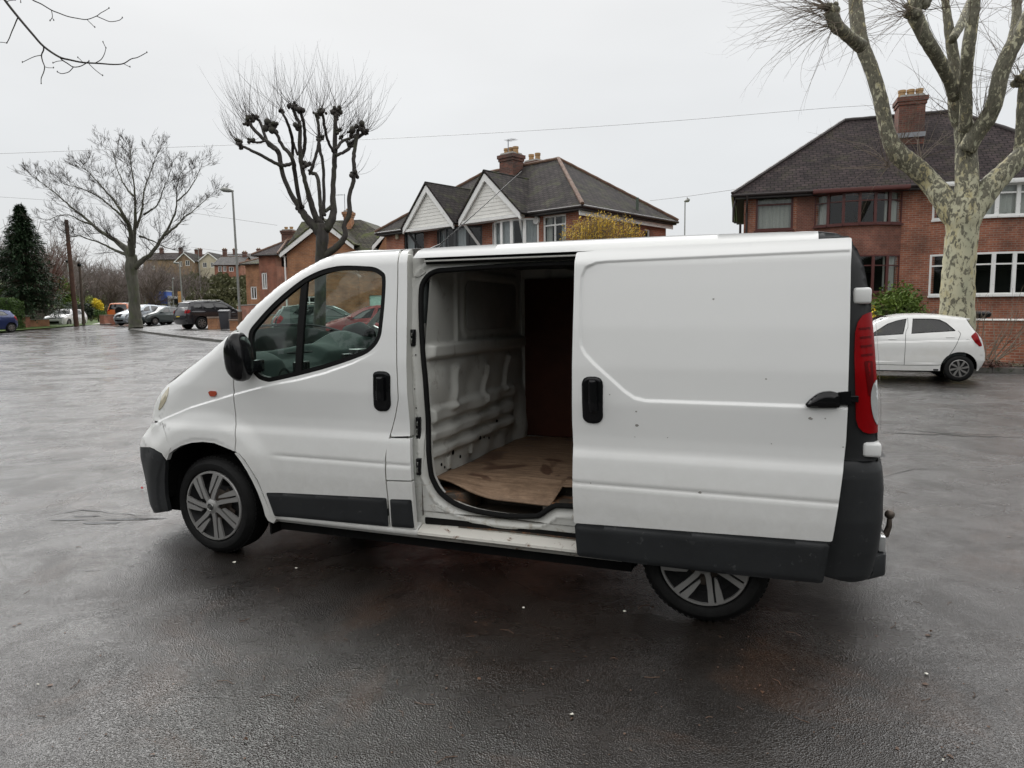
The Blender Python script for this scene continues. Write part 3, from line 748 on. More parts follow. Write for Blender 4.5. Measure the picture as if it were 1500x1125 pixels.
# --- sliding door (stands proud of the body)
DO=.085
WD=lambda u,z: VS.base(z)
emb_px=[(1300,365),(1248,367),(890,383.3),(873,385),(858,392),(852,405),(850,430),(849.5,498),(851,508),(857,519),(870,533),(915,573.5),(929,583),(945,587),(1000,589),(1179,595),(1300,599)]
def UZD(pts,off=DO):
    out=[]
    for p in pts:
        y=-1.
        for i in range(8):
            q=von(p[0],p[1],1,y); y=-(float(VS.base(q[2])-.03*sstep(1.84,1.93,np.array(q[2])))-.0+(-off))
            y=-(float(VS.base(q[2])-.05*sstep(1.82,1.93,np.array(q[2])))+off)
        out.append((float(q[0]),float(q[2]))+tuple(p[2:]))
    return out
emb=UZD(emb_px)
def WDf(u,z):
    w=VS.base(z)-.05*sstep(1.82,1.93,z)
    w=w-.005*np.exp(-((z-.705)/.011)**2)
    d,j,_=pdist(u,z,emb); ins=inpoly(np.stack([u,z],1),emb)
    sd=np.where(ins,d,-d)
    return w-.011*sstep(-.009,.009,sd)
sd_left=[(844.5,369.5),(840.9,420),(839.5,470),(838.3,520),(838.0,580),(838.3,620),(839.3,666.7),(838.5,713),(840.7,766)]
sd_right=[(1219,794),(1228.3,740),(1235,690),(1239.3,646.7),(1241.7,600),(1242.7,566.7),(1245,486.7),(1246.7,386.7),(1247.7,347.8)]
so_=UZD(sd_left)+UZD([(1030,780)])+UZD(sd_right)+UZD([(1186.7,350.7),(1000,359),(920,363)])
so_=[p+(.012,) for p in so_]
sdoor=panel('sliding_door',fillet(so_,.012),WDf,M['van'],van,off=DO,th=.045,pitch=.022,rim=M['jamb'],crease=[(emb,CW),([(3.2,.705),(4.7,.705)],(-.014,-.007,0,.007,.014))])
panel('door_inner_panel',inset(so_,.03),WD,M['inner'],sdoor,off=DO-.05,th=.01,pitch=.2)
ss=fillet(UZD([(841,767.5),(1030,781.5),(1216.5,795.5),(1205.5,855.5),(1153,850.5),(1053,840.5),(953,828.5),(845,815)],DO+.01),.02)
panel('rub_strip',ss,edged(WD,ss,.04,.018),M['trim'],sdoor,off=DO+.022,th=.05,pitch=.014)
hx=fillet(UZD([(852.5,560),(856,553.5),(862,551.5),(874,551.5),(881,555),(883.5,562),(883.5,612),(879.5,618.5),(872,620.5),(860,619),(854,613)]),.02)
hd=panel('door_handle',hx,edged(WD,hx,.02,.008),M['black'],sdoor,off=DO+.013,th=.014,pitch=.008)
gx=fillet(UZD([(861.5,556),(873.5,556),(875,604),(862.5,604)],DO+.03),.01)
panel('grip',gx,edged(WD,gx,.016,.010),M['black'],hd,off=DO+.042,th=.026,pitch=.006)
hc=fillet(UZD([(1179,593),(1187,585),(1196.7,577.6),(1206,574.2),(1216.7,573.3),(1230.7,576.5),(1230.7,597),(1205,597.6),(1183,597)],DO+.02),.008)
panel('hinge_cover',hc,edged(WD,hc,.03,.022),M['black'],sdoor,off=DO+.038,th=.05,pitch=.008)
panel('hinge_bracket',UZD([(1228,575),(1247,573),(1246.5,594),(1228,593)],DO+.01),WD,M['black'],sdoor,off=DO+.006,th=.02,pitch=.02)
mb=MB(); a=UZD([(1229,579)])[0]; mb.box((a[0]-.04,-(.93+.05),a[1]-.035),(a[0]+.085,-(.93+.02),a[1]-.004)); mb.build('hinge_arm',M['black'],sdoor,bevel=.005)
M['chip']=mat('scuffed_primer',(.30,.29,.27),.6,0,.3,.3,60)
for k,(px,py,r) in enumerate(((933,623,2.6),(932,603,1.6),(1187,613,2.6),(1209,613,1.2),(978,641,.9),(1025,722,2.2),(1122,555.5,1.2),(893,578,1.2),(1045,438,1.6),(865,708,1.1),(1235,655,1.1),(1130,650,.9),(930,640,.8))):
    u,z=UZD([(px,py)])[0]; rr_=r/1035*3.6; r_=random.Random(k)
    panel('paint_chip',[(u+rr_*(.7+.6*r_.random())*math.cos(a*PI/4),z+rr_*(.5+.5*r_.random())*math.sin(a*PI/4)) for a in range(8)],WDf,M['chip'],sdoor,off=DO+.0006,th=.001,pitch=.05)
# --- tail lamp, caps, flap ring
LP=lambda pts:[uz(*p) for p in pts]
def rsil(z,d=.0): return float(np.interp(-z,-VS.P[i0:,1],VS.P[i0:,0]))-d
for sg in (-1,1):
    tl=LP([(1272.7,457.5),(1263,462),(1256,472),(1252.3,487),(1251,520),(1252.5,570),(1253.3,613),(1257,625),(1264,632),(1272,634.5)])
    zt_,zb_=tl[0][1],tl[-1][1]
    ol=[(a,b) for a,b in tl]+[(rsil(z,.002),z) for z in np.linspace(zb_,zt_,14)]
    tp_=panel('tail_light',ol,WV,M['red'],van,sgn=sg,off=.014,th=.03,pitch=.015)
    for zz in (zt_-.07,zt_-.11,zt_-.15,zt_-.19):
        u=rsil(zz,.016); panel('lamp_rib',[(u-.05,zz),(u,zz+.004),(u,zz-.006),(u-.05,zz-.010)],WV,M['red2'],tp_,sgn=sg,off=.0165,th=.004)
    for z1,z0_ in ((zt_-.22,zt_-.38),):
        panel('lamp_segment',fillet([(rsil(z1,.055),z1),(rsil(z1,.018),z1),(rsil(z0_,.018),z0_),(rsil(z0_,.045),z0_)],.01),WV,M['red2'],tp_,sgn=sg,off=.0165,th=.004)
    zz=[1.055,1.09,1.14,1.19,1.235,1.26]; dd=[.008,.024,.034,.034,.024,.008]
    cl=catmull([(rsil(z,d_),z) for z,d_ in zip(zz,dd)],3)+[(rsil(z,.001),z) for z in zz[::-1]]
    panel('reverse_lamp',cl,WV,M['clear'],tp_,sgn=sg,off=.018,th=.01,pitch=.012)
    st_=strip('tail_light_back',VS,near_i(VS,4.70,zt_),near_i(VS,4.765,zb_),M['red'],van,bl,*((-1,-.9) if sg<0 else (.9,1)),ns=4,off=.014)
    for q in ([(1249.5,424),(1274.3,421.5),(1274.5,444),(1252.5,445.5)],[(1264,648.5),(1284,646.5),(1285.5,667),(1264.3,668.5)]):
        c_=[uz(*p) for p in q]; u0=min(p[0] for p in c_)+.0; z0=min(p[1] for p in c_); z1=max(p[1] for p in c_)
        y=VS.w1(u0+.03,(z0+z1)/2); mb=MB()
        a,b=(-(y+.022),-(y-.10)) if sg<0 else (y-.10,y+.022)
        mb.box((u0,a,z0),(u0+.078,b,z1)); mb.build('hinge_cap',M['van'],van,bevel=.014,seg=3)
# --- tow ball, exhaust side, plate lamp
mb=MB(); mb.tube([(4.72,-.12,.33),(4.85,-.12,.33),(4.885,-.12,.35),(4.90,-.12,.40),(4.90,-.12,.455)],[.018,.020,.019,.016,.012],10); 
tb=mb.build('tow_bar',M['steel'],van,smooth=True)
tb.location=(0,-.12,.0)
mb=MB(); mb.lathe([(0,.49)]+[(.026*math.sin(a_*PI/10),.465-.026*math.cos(a_*PI/10)) for a_ in range(9,0,-1)]+[(.012,.435)],2,16,(4.90,-.12,0)); mb.build('tow_ball',M['steel'],tb,smooth=True)
# bumper step (lower rear lip)
mb=MB(); pr=[(4.60,-.84),(4.74,-.83),(4.825,-.74),(4.865,-.3),(4.865,.3),(4.825,.74),(4.74,.83),(4.60,.84)]
mb.prism(pr,lambda a,b,d:(a,b,d),.285,.40); mb.build('bumper_step',M['trim'],van,bevel=.015)
mb=MB(); mb.box((4.79,-.735,.405),(4.822,-.64,.48)); mb.build('reflector',M['clear'],van,bevel=.005)
# --- mirror
def mirror(sg):
    mp_=[pxy(px,py,-1.03) for px,py in ((341,489),(350,487.5),(358,503),(363,527),(362.5,549),(357,558.5),(347,556),(339,543),(335,520),(335.5,503))]
    ol=catmull(mp_,4,True); c_=(sum(p[0] for p in ol)/len(ol),sum(p[1] for p in ol)/len(ol))
    mb=MB(); b=0
    lay=[(-1.10,.55),(-1.09,.80),(-1.065,.95),(-1.03,1.),(-.99,.97),(-.965,.85)]
    k=len(ol)
    for y,s_ in lay:
        for p in ol: mb.v.append((c_[0]+(p[0]-c_[0])*s_,y if sg<0 else -y,c_[1]+(p[1]-c_[1])*s_))
    for a_ in range(len(lay)-1):
        for j in range(k): mb.f.append((a_*k+j,a_*k+(j+1)%k,(a_+1)*k+(j+1)%k,(a_+1)*k+j)); mb.m.append(0)
    mb.f.append(tuple(range(k))); mb.f.append(tuple((len(lay)-1)*k+j for j in reversed(range(k)))); mb.m+=[0,0]
    o=mb.build('wing_mirror',M['black'],van,smooth=True)
    mb=MB(); mb.box((c_[0]-.04,-.98 if sg<0 else .86,c_[1]-.10),(c_[0]+.06,-.86 if sg<0 else .98,c_[1]-.02)); mb.build('mirror_arm',M['black'],o,bevel=.01)
mirror(-1); mirror(1)
# --- aerial
mb=MB(); zz=float(spt(near_i(VS,2.05,1.95),0,0,2.8)[2])
mb.tube([(2.03,-.1,zz-.005),(2.06,-.1,zz+.02),(2.13,-.1,zz+.05)],[.022,.014,.007],8); ae=mb.build('aerial_base',M['black'],van,smooth=True)
mb=MB(); mb.tube([(2.12,-.1,zz+.045),(2.42,-.1,zz+.265),(2.72,-.1,zz+.49)],[.004,.003,.0022],6); mb.build('aerial_whip',M['black'],ae,smooth=True)
# --- wheels
def wheel(cu,sgn,rot,name='wheel',R=.327,RC=.234,steer=0,par=van,ycap=.925):
    o=bpy.data.objects.new(name,None); link(o,par); o.location=(cu,sgn*ycap,R-.002); o.rotation_euler=(0,0,(0 if sgn<0 else PI)+steer); o.empty_display_size=.1
    k=R/.327
    mb=MB(); pf=[(.235,.012),(.245,-.006),(.262,-.012),(.285,-.010),(.303,.002),(.316,.018),(.324,.035),(.327,.055),(.3275,.11),(.3275,.15),(.324,.18),(.312,.2),(.28,.205),(.235,.2)]
    mb.lathe([(r*k if r>.25 else r*RC/.234,h) for r,h in pf],1,64,flip=True)
    # tread blocks
    for j in range(64):
        a_=2*PI*j/64
        for h0,h1,da in ((.030,.062,0),(.082,.118,.5),(.142,.176,0)):
            b_=a_+da*2*PI/64; T=Matrix.Rotation(-b_,4,'Y'); mb.box((R-.006*k,h0,-.010),(R+.0012,h1,.010),T)
    ty=mb.build('tyre',M['tyre'],o,smooth=True,fixn=True,angle=.5)
    mb=MB(); mb.lathe([(.0,.07),(.06,.06),(.10,.075),(.18,.085),(.205,.05),(RC-.006,.012)],1,40); mb.build('wheel_disc',M['capd'],o,smooth=True)
    mb=MB(); mb.lathe([(.02,.055),(.10,.055),(.10,.06)],1,20)
    for j in range(5):
        a_=2*PI*j/5+.4; mb.box((.09,.05,-.018),(.135,.062,.018),Matrix.Rotation(a_,4,'Y'))
    mb.build('brake',M['steel'],o,bevel=.004)
    # trim: rim ring, hub and seven pairs of slanted arms
    mb=MB(); f=RC
    def dish(r): return -.008-.012*(1-(r/f)**2)+.0
    mb.lathe([(f,.012),(f,.0),(f-.004,-.006),(f-.014,-.007),(f-.016,.006)],1,64)
    mb.lathe([(.0,-.030),(.012,-.030),(.030,-.027),(.036,-.024),(.050,-.018),(.052,-.006)],1,40)
    def arm(pts):
        pts=[(a_*f,b_*f) for a_,b_ in pts]
        for j in range(7):
            an=2*PI*j/7+rot; c_,s_=math.cos(an),math.sin(an)
            P=[(a_*c_-b_*s_,a_*s_+b_*c_) for a_,b_ in pts]
            n_=len(P); b0=len(mb.v)
            for (x,z),(r0,_) in zip(P,pts):
                mb.v.append((x,dish(math.hypot(x,z)),z))
            for (x,z) in P: mb.v.append((x,dish(math.hypot(x,z))+.014,z))
            mb.f.append(tuple(b0+i for i in range(n_))); mb.m.append(0)
            for i in range(n_): mb.f.append((b0+i,b0+(i+1)%n_,b0+n_+(i+1)%n_,b0+n_+i)); mb.m.append(0)
    # long arm leans off the radius, short arm runs beside it; joined by a foot at the rim
    arm([(.12,-.03),(.30,.025),(.60,.05),(.965,.05),(.95,.185),(.60,.165),(.30,.15),(.10,.10)])
    arm([(.30,.215),(.60,.215),(.94,.235),(.885,.40),(.60,.345),(.33,.275)])
    arm([(.91,.17),(.965,.17),(.95,.25),(.90,.25)])
    mb.build('wheel_trim',M['cap'],o,bevel=0,smooth=True,angle=.4)
    mb=MB(); mb.lathe([(.0,-.033),(.020,-.032),(.024,-.029)],1,24); bd=mb.build('hub_badge',M['capd'],o,smooth=True)
    mb=MB()
    for a_,b_,c2,d2 in ((-.011,.008,-.003,-.002),(-.003,-.002,.003,.008),(.003,.008,.012,.0),(.0,-.013,.0,-.003)):
        mb.bar((a_,-.034,b_),(c2,-.034,d2),.005,.003,(0,1,0))
    mb.lathe([(.022,-.0325),(.0235,-.034),(.025,-.032)],1,24); mb.build('emblem',M['chrome'],bd)
    return o
wheel(.833,-1,math.radians(-93),steer=math.radians(-1)); wheel(3.985,-1,math.radians(-86),R=.317,RC=.224); wheel(.833,1,.3); wheel(3.985,1,.9)
mb=MB(); mb.box((1.262,-.90,.17),(1.275,-.68,.36)); mb.build('mud_flap',M['dark'],van)
# --- underbody and wheel housings
mb=MB(); mb.box((.30,-.80,.22),(.42,.80,.5)); mb.box((1.30,-.84,.19),(3.60,.84,.30)); mb.box((1.5,-.5,.15),(3.4,.3,.22)); mb.box((1.35,.31,.14),(3.55,.84,.19)); mb.box((3.2,-.7,.17),(3.6,.7,.3)); mb.box((.32,-.62,.22),(1.36,.62,.9)); mb.box((3.5,-.60,.27),(4.72,.60,.55)); mb.box((4.44,-.84,.30),(4.70,.84,.55))  # low middle and far-side boxes added to block light under the van
mb.tube([(1.2,-.3,.19),(2.5,-.35,.18),(3.4,-.3,.2),(4.6,-.3,.22)],.035,8)
mb.build('underbody',M['dark'],van)
for cu,r_ in ((.835,.455),(3.985,.43)):
    for sg in (-1,1):
        mb=MB(); A=arc(cu,.33,r_,0,180,20); b=0
        for u,z in A:
            for y in (.895,.60): mb.v.append((u,sg*y,z))
        for i in range(len(A)-1): mb.f.append((2*i,2*i+1,2*i+3,2*i+2)); mb.m.append(0)
        mb.f.append(tuple(2*i+1 for i in range(len(A)))); mb.m.append(0)
        mb.build('wheel_housing',M['dark'],van,fixn=False)
# --- load area
FLZ=.58; BU=2.385
def rr(y,z,y0,y1,z0,z1,r):
    "signed distance to a rounded rectangle (negative inside)"
    dx=max(y0+r-y,y-(y1-r),0); dz=max(z0+r-z,z-(z1-r),0)
    ins=min(max(y0-y,y-y1),max(z0-z,z-z1)) if dx==0 and dz==0 else 0
    return (math.hypot(dx,dz)-r) if (dx>0 or dz>0) else max(y0-y,y-y1,z0-z,z-z1)
def ss1(a,b,x): t_=min(1,max(0,(x-a)/(b-a))); return t_*t_*(3-2*t_)
def bulk(a,b):
    z=.555+b*1.36; y0=-(float(VS.base(z))-.070-.02*ss1(1.2,1.8,z)); y=y0+a*(.82-y0); d=0
    # blanked window
    s_=rr(y,z,-.28,.66,1.47,1.80,.07); d+=.012*ss1(-.012,.012,s_) 
    s_=rr(y,z,-.34,.72,1.42,1.86,.09); d-=.014*ss1(-.01,.01,s_)
    # shelf pressing across, standing proud
    d+=.050*ss1(1.405,1.39,z)*ss1(1.30,1.33,z)+.012*ss1(1.31,1.29,z)
    # upright rib left of the window
    d+=.02*math.exp(-((y+.42)/.018)**2)*ss1(1.38,1.42,z)
    # diagonal swages
    for yc,zc_,w_ in ((-.50,1.12,.045),(-.02,1.10,.035),(.42,1.14,.03)):
        t_=(y-yc)*.55+(z-zc_)*1.0; q=(y-yc)*1.0-(z-zc_)*.40
        d+=.030*math.exp(-(q/w_)**2)*ss1(.15,.11,abs(z-zc_))
    d+=.035*math.exp(-((y+.62)/.10)**2)*ss1(1.0,1.06,z)*ss1(1.28,1.22,z)*.6
    # long horizontal ribs
    for zc_,w_ in ((.985,.06),(.86,.045),(.755,.035)):
        zz_=zc_+.04*(y+.2)*.3
        d+=.034*ss1(w_,w_*.45,abs(z-zz_))*ss1(-.86,-.80,y)*ss1(.58,.50,y)
    d+=.04*ss1(.55,.72,y)*ss1(1.3,.7,z)
    # knocks and dents
    d+=.013*math.sin(y*13+z*7)*math.sin(z*17-y*5)*ss1(1.38,1.2,z)+.010*math.exp(-((y+.1)**2+(z-.95)**2)/.012)-.012*math.exp(-((y-.3)**2+(z-1.05)**2)/.02)
    d*=ss1(y0,y0+.05,y)
    return (BU+d,y,z)
def bulkx(y,z):
    y0=-(float(VS.base(z))-.070-.02*ss1(1.2,1.8,z)); return bulk((y-y0)/(.82-y0),(z-.555)/1.36)[0]
hf('bulkhead',150,130,bulk,M['inner'])
mb=MB(); mb.prism([(-.84,.5),(.84,.5),(.84,1.2),(.74,1.90),(-.74,1.90),(-.84,1.2)],lambda a,b,d:(d,a,b),BU-.09,BU-.03); mb.build('bulkhead_back',M['cabin'],van)
mb=MB(); mb.prism(fillet([(-.27,1.475),(.18,1.465),(.65,1.48),(.65,1.795),(-.27,1.795)],.06),lambda a,b,d:(d,a,b),BU+.002,BU+.010); mb.build('blanking_panel',M['blank'],van,bevel=.004)
# holes and brackets along the foot of the bulkhead
for y,z,r in ((-.80,.625,.011),(-.70,.665,.010),(-.66,.64,.008),(-.49,.70,.016),(-.40,.655,.011),(-.16,.74,.013),(-.02,.72,.009),(.06,.70,.010),(.22,.79,.018),(-.56,.61,.012)):
    x=bulkx(y,z); mb=MB(); mb.lathe([(0,.004),(r,.003),(r*1.1,0)],0,12,(x,y,z)); mb.build('drain_hole',M['dark'],van)
for y,z in ((-.60,.655),(-.27,.69)):
    x=bulkx(y,z); mb=MB(); mb.box((x-.01,y-.02,z-.035),(x+.022,y+.02,z+.045)); mb.build('bracket',M['inner'],van,bevel=.006)
def fsurf(a,b):
    return (2.36+a*2.35,-.62+b*1.42,FLZ-.006)
hf('load_floor',2,2,fsurf,M['grime'])
mb=MB()
mb.poly([(2.36,-.89,.425),(4.7,-.89,.425),(4.7,-.62,.43),(2.36,-.62,.43)]); mb.poly([(2.36,-.62,.43),(4.7,-.62,.43),(4.7,-.62,.575),(2.36,-.62,.575)])
mb.poly([(2.376,-.90,.40),(2.376,-.60,.40),(2.376,-.60,.60),(2.376,-.90,.60)])
mb.build('step_well',M['grime'],van,fixn=False)
# rusty ledge at the left corner of the step & block at the right
mb=MB(); mb.prism(fillet([(2.39,-.87),(2.52,-.87),(2.62,-.80),(2.66,-.66),(2.39,-.64)],.03),lambda a,b,d:(a,b,d),.43,.535); mb.build('wheel_step_corner',M['rust_well'],van,bevel=.01)
mb=MB(); mb.box((3.10,-.86,.43),(4.0,-.64,.53)); mb.build('step_block',M['rust_well'],van,bevel=.02)
# far wall: ribbed steel, door post and plywood lining
def farw(a,b):
    u=2.39+a*2.3; z=.57+b*1.35; d=0
    d+=.035*ss1(.17,.13,abs(u-2.45)); d+=.02*math.sin(z*16)*ss1(2.56,2.5,u)*.2
    return (u,.815-d,z)
hf('side_lining',90,40,farw,M['inner'])
mb=MB(); mb.box((2.425,.762,.605),(4.60,.774,1.84)); mb.build('ply_lining',M['ply'],van,bevel=.003)
mb=MB(); mb.box((2.36,-.80,1.915),(4.6,.82,1.925)); mb.build('roof_lining',M['cabin'],van)
mb=MB()
for u in (2.9,3.4,3.9,4.4): mb.box((u-.03,-.78,1.885),(u+.03,.8,1.914))
mb.build('roof_bow',M['cabin'],van,bevel=.006)
mb=MB(); mb.box((3.50,-.79,.45),(4.62,-.78,1.9)); mb.box((4.61,-.79,.45),(4.62,.78,1.9)); mb.build('inner_skin',M['cabin'],van)
for sg in(-1,1):
    mb=MB(); mb.box((3.62,.62 if sg>0 else -.86,.57),(4.46,.80 if sg>0 else -.62,.82)); mb.build('wheel_box',M['inner'],van,bevel=.05,seg=3)
# --- cab interior
mb=MB(); mb.box((.85,-.86,.45),(2.3,.86,.50)); mb.build('cab_floor',M['dark'],van)
def dashf(a,b):
    y=-.84+a*1.68; t_=b
    top=1.335+.03*ss1(-.5,.0,y)+.085*ss1(.02,.3,y)*ss1(.78,.55,y)
    if t_<.35: s_=t_/.35; u=.62+.40*s_; z=1.26+(top-1.26)*ss1(0,1,s_)
    elif t_<.55: s_=(t_-.35)/.2; u=1.02+.16*s_; z=top-.025*s_*s_-.03*s_*s_
    else: s_=(t_-.55)/.45; u=1.18+.07*math.sin(s_*PI)-.02*s_; z=top-.055-.55*s_
    # centre console swells back
    u+=.10*math.exp(-((y-.12)/.24)**2)*ss1(.3,.6,t_)
    # passenger shelf hollow
    if -.62<y<-.12 and .35<t_<.62: z-=.06*ss1(-.62,-.55,y)*ss1(-.12,-.2,y)*ss1(.35,.42,t_)*ss1(.62,.56,t_)
    return (u,y,z)
hf('dashboard',80,60,dashf,M['dash2'])
def ventb(y0,y1,z0,z1,u,name='air_vent'):
    mb=MB(); mb.box((u-.02,y0,z0),(u+.012,y1,z1)); v=mb.build(name,M['vent'],van,bevel=.006)
    mb=MB(); k=5
    for i in range(k): yy=y0+(y1-y0)*(i+.5)/k; mb.box((u+.006,yy-.004,z0+.01),(u+.018,yy+.004,z1-.01))
    mb.build('vent_blade',M['dash'],v)
for y0,y1,z0,z1 in ((-.55,-.40,1.14,1.26),(-.08,.04,1.16,1.29),(.20,.34,1.16,1.29)):
    u=dashf((y0+.84+.06)/1.68,.66)[0]; ventb(y0,y1,z0,z1,u+.012)
mb=MB(); mb.box((1.24,.05,1.15),(1.35,.19,1.32)); mb.build('screen_console',M['vent'],van,bevel=.015)
mb=MB(); mb.lathe([(.045,-.004),(.052,-.010),(.062,-.004),(.05,0)],0,28,(1.262,-.69,1.17),True); mb.build('air_vent',M['dash'],van,smooth=True)
mb=MB(); mb.tube([(1.27,-.25+.05*math.cos(a_*PI/10),1.305+.0*a_) if 0 else (1.12+.055*math.sin(a_*PI/10),-.34+.12*math.cos(a_*PI/10),1.315) for a_ in range(21)],.006,6,False); mb.build('cup_holder',M['dash'],van,smooth=True)
# instrument hood and steering wheel on the far side
mb=MB(); mb.tube([(1.0,.46,1.36),(1.10,.46,1.37),(1.18,.46,1.35)],[.13,.15,.12],16); ih=mb.build('instrument_hood',M['dash'],van,smooth=True); 
mb=MB(); c_=Vector((1.42,.44,1.22)); R_=Matrix.Rotation(math.radians(62),4,'Y')
mb.tube([c_+R_@Vector((.19*math.cos(a_*PI/16),.19*math.sin(a_*PI/16),0)) for a_ in range(33)],.016,8,False)
for a_ in (0,2.3,4.0): mb.tube([c_,c_+R_@Vector((.19*math.cos(a_),.19*math.sin(a_),0))],.014,6)
mb.tube([c_+Vector((-.02,0,0)),c_+Vector((-.28,0,-.12))],[.05,.035],10); mb.build('steering_wheel',M['vent'],van,smooth=True)
for y in (-.45,.47):
    w_=.62 if y<0 else .48
    mb=MB(); mb.box((1.62,y-w_/2,.75),(2.12,y+w_/2,.90)); s_=mb.build('seat',M['seat'],van,bevel=.05,seg=3)
    T=Matrix.Translation((2.12,y,.88))@Matrix.Rotation(math.radians(12),4,'Y')
    mb=MB(); mb.box((-.06,-w_/2,0),(.06,w_/2,.40),T); mb.build('seat_back',M['seat'],s_,bevel=.04,seg=3)
# --- loose floor board resting in the load area
def brd(a,b):
    u=2.40+a*2.2; y=.755-b*1.60
    z=.598+.004*math.sin(u*5)+.003*math.sin(y*9+u*3)
    ed=-.80-.05*ss1(2.4,2.7,u)-.02*math.sin(u*2.3); 
    if u>3.16: ed=-.70-.02*math.sin(u*9)
    y=.755-b*(.755-ed)
    cr=-.57-.04*math.sin((u-2.4)*1.4)
    if y<cr:
        q=(cr-y)/(.27); z-=.085*q**1.3*ss1(2.42,2.85,u)*ss1(3.6,3.1,u); z+=.012*math.sin(q*PI)
    z+=.010*math.exp(-((y-cr)/.03)**2)
    return (u,y,z)
fb=hf('floor_board',120,80,brd,M['board'],None); md=fb.modifiers.new('s','SOLIDIFY'); md.thickness=.009; md.offset=-1
fb.matrix_world=van.matrix_world.copy(); tag(fb,'water-stained brown sheet lining laid on the load floor of the white van','floor board')
# ------------------------------------------------------------------ ground
def asphalt(name,c0,c1,wet,brown=.5,grain=1.,rlo=.10,rhi=.42):
    m,t,b=nt(name); c=coords(t)
    big=noise(t,c,.35,5,.6,.5); mid=noise(t,c,2.3,6,.65,.3); fine=noise(t,c,95,3,.7)
    base=mixc(t,ramp(t,mid,[(.35,0.),(.65,1.)]),c0,c1)
    bf=ramp(t,noise(t,c,1.1,7,.7,.8),[(.54,0.),(.64,brown)]); base=mixc(t,bf,base,(.060,.031,.017))
    vo=N(t,'ShaderNodeTexVoronoi',Scale=150.,Randomness=1.); L(t,c,vo.inputs['Vector'])
    ag_glint=ramp(t,vo.outputs['Color'],[(.0,.55),(.75,1.0),(.92,1.3),(.97,3.),(1.,9.)])  # aggregate tones, the palest grains being wet glints painted into the colour
    base=mixc(t,1.,base,ag_glint,'MULTIPLY')
    gr=ramp(t,fine,[(.3,.6),(.7,1.35)]); base=mixc(t,1.,base,gr,'MULTIPLY')
    L(t,base,b.inputs['Base Color'])
    mr=N(t,'ShaderNodeMapRange'); L(t,noise(t,c,.8,6,.65,.6),mr.inputs[0]); mr.inputs[1].default_value=.40; mr.inputs[2].default_value=.60; mr.inputs[3].default_value=rlo; mr.inputs[4].default_value=rhi
    cwm=ramp(t,noise(t,c,1.9,6,.7,.5),[(.38,.10*wet),(.60,.62*wet)]); L(t,cwm,b.inputs['Coat Weight']); b.inputs['Coat Roughness'].default_value=.16; b.inputs['Coat IOR'].default_value=1.5
    L(t,mr.outputs[0],b.inputs['Roughness']); b.inputs['Specular IOR Level'].default_value=.45; b.inputs['IOR'].default_value=1.5
    n1=bump(t,b,noise(t,c,1.6,3,.5,.3),.22,.05)
    nw=noise(t,c,9,4,.6,.5); n2=bump(t,b,nw,.30,.010,n1); n2=bump(t,b,noise(t,c,34,4,.65),.45,.0035,n2)
    n3=bump(t,b,vo.outputs['Distance'],.9*grain,.0030,n2)
    nf=bump(t,b,fine,.4*grain,.0022,n3); L(t,n3,b.inputs['Coat Normal'])
    return m
M['road']=asphalt('wet_asphalt',(.010,.0076,.006),(.021,.017,.0142),1.,.42,rlo=.06,rhi=.40)
M['pave']=asphalt('wet_pavement',(.09,.087,.085),(.13,.125,.12),.8,.1,rlo=.2,rhi=.55)
M['kerb']=mat('kerb_stone',(.12,.115,.105),.45,0,.4,.3,4,.4,60,dirt=((.03,.04,.02),9,.5,.62))
M['grass']=mat('grass',(.06,.10,.022),.8,0,.2,.45,2.5,.6,60,dirt=((.10,.075,.04),5,.56,.66))
M['soil']=mat('soil_paving',(.10,.10,.075),.6,0,.3,.3,5,.5,40,dirt=((.05,.07,.02),6,.48,.6))
def sheet(name,poly,m,off,pitch=3.,kind='structure',skirt=0):
    ol=[tuple(p[:2]) for p in resample(poly,pitch,True)]
    xs=[p[0] for p in ol]; ys=[p[1] for p in ol]
    G=np.array([(x,y) for x in np.arange(min(xs)+pitch/2,max(xs),pitch) for y in np.arange(min(ys)+pitch/2,max(ys),pitch)])
    if len(G): G=G[inpoly(G,ol)&(pdist(G[:,0],G[:,1],ol,True)[0]>pitch*.4)]
    vs=ol+[tuple(g) for g in G]
    r=delaunay_2d_cdt([Vector(v) for v in vs],[(i,(i+1)%len(ol)) for i in range(len(ol))],[],0,1e-6)
    V=[tuple(v) for v in r[0]]; F=r[2]; C=np.array([np.mean([V[i] for i in f],0) for f in F]); k=inpoly(C,ol)
    mb=MB(); mb.v=[(x,y,gz(x,y)+off) for x,y in V]; mb.f=[tuple(f) for f,q in zip(F,k) if q]; mb.m=[0]*len(mb.f)
    o=mb.build(name,m,smooth=True,fixn=True)
    for p in o.data.polygons:
        if p.normal.z<0: o.data.flip_normals(); break
    return tag(o,kind=kind) if kind else o
sheet('ground',[(-700,-60),(500,-60),(500,900),(-700,900)],M['grass'],-.17,14.)
KERB=catmull([(60,.5),(30,10.6),(16,15.3),(11.6,17.0),(8,18.6),(3,21),(-2,24.5),(-8,28),(-13.3,32.5),(-19,39),(-23.6,44.6),(-25.2,46.9),(-25.6,50),(-26.5,56),(-29,64),(-34,76),(-42,92),(-60,120)],5)
LEFT=[(-33,-50),(-33,44),(-33.6,52),(-34.8,60),(-40,72),(-52,95),(-66,118)]
sheet('road',[(60,-50)]+KERB+LEFT[::-1],M['road'],0.,1.6)
BACK=[(-56,121),(-38,94),(-30,78),(-24,66),(-20,60),(-12,56),(0,46),(10,34),(24,27),(60,14)]
sheet('pavement',KERB+BACK,M['pave'],.105,2.)
mb=MB()
k0=[np.array(p) for p in KERB]
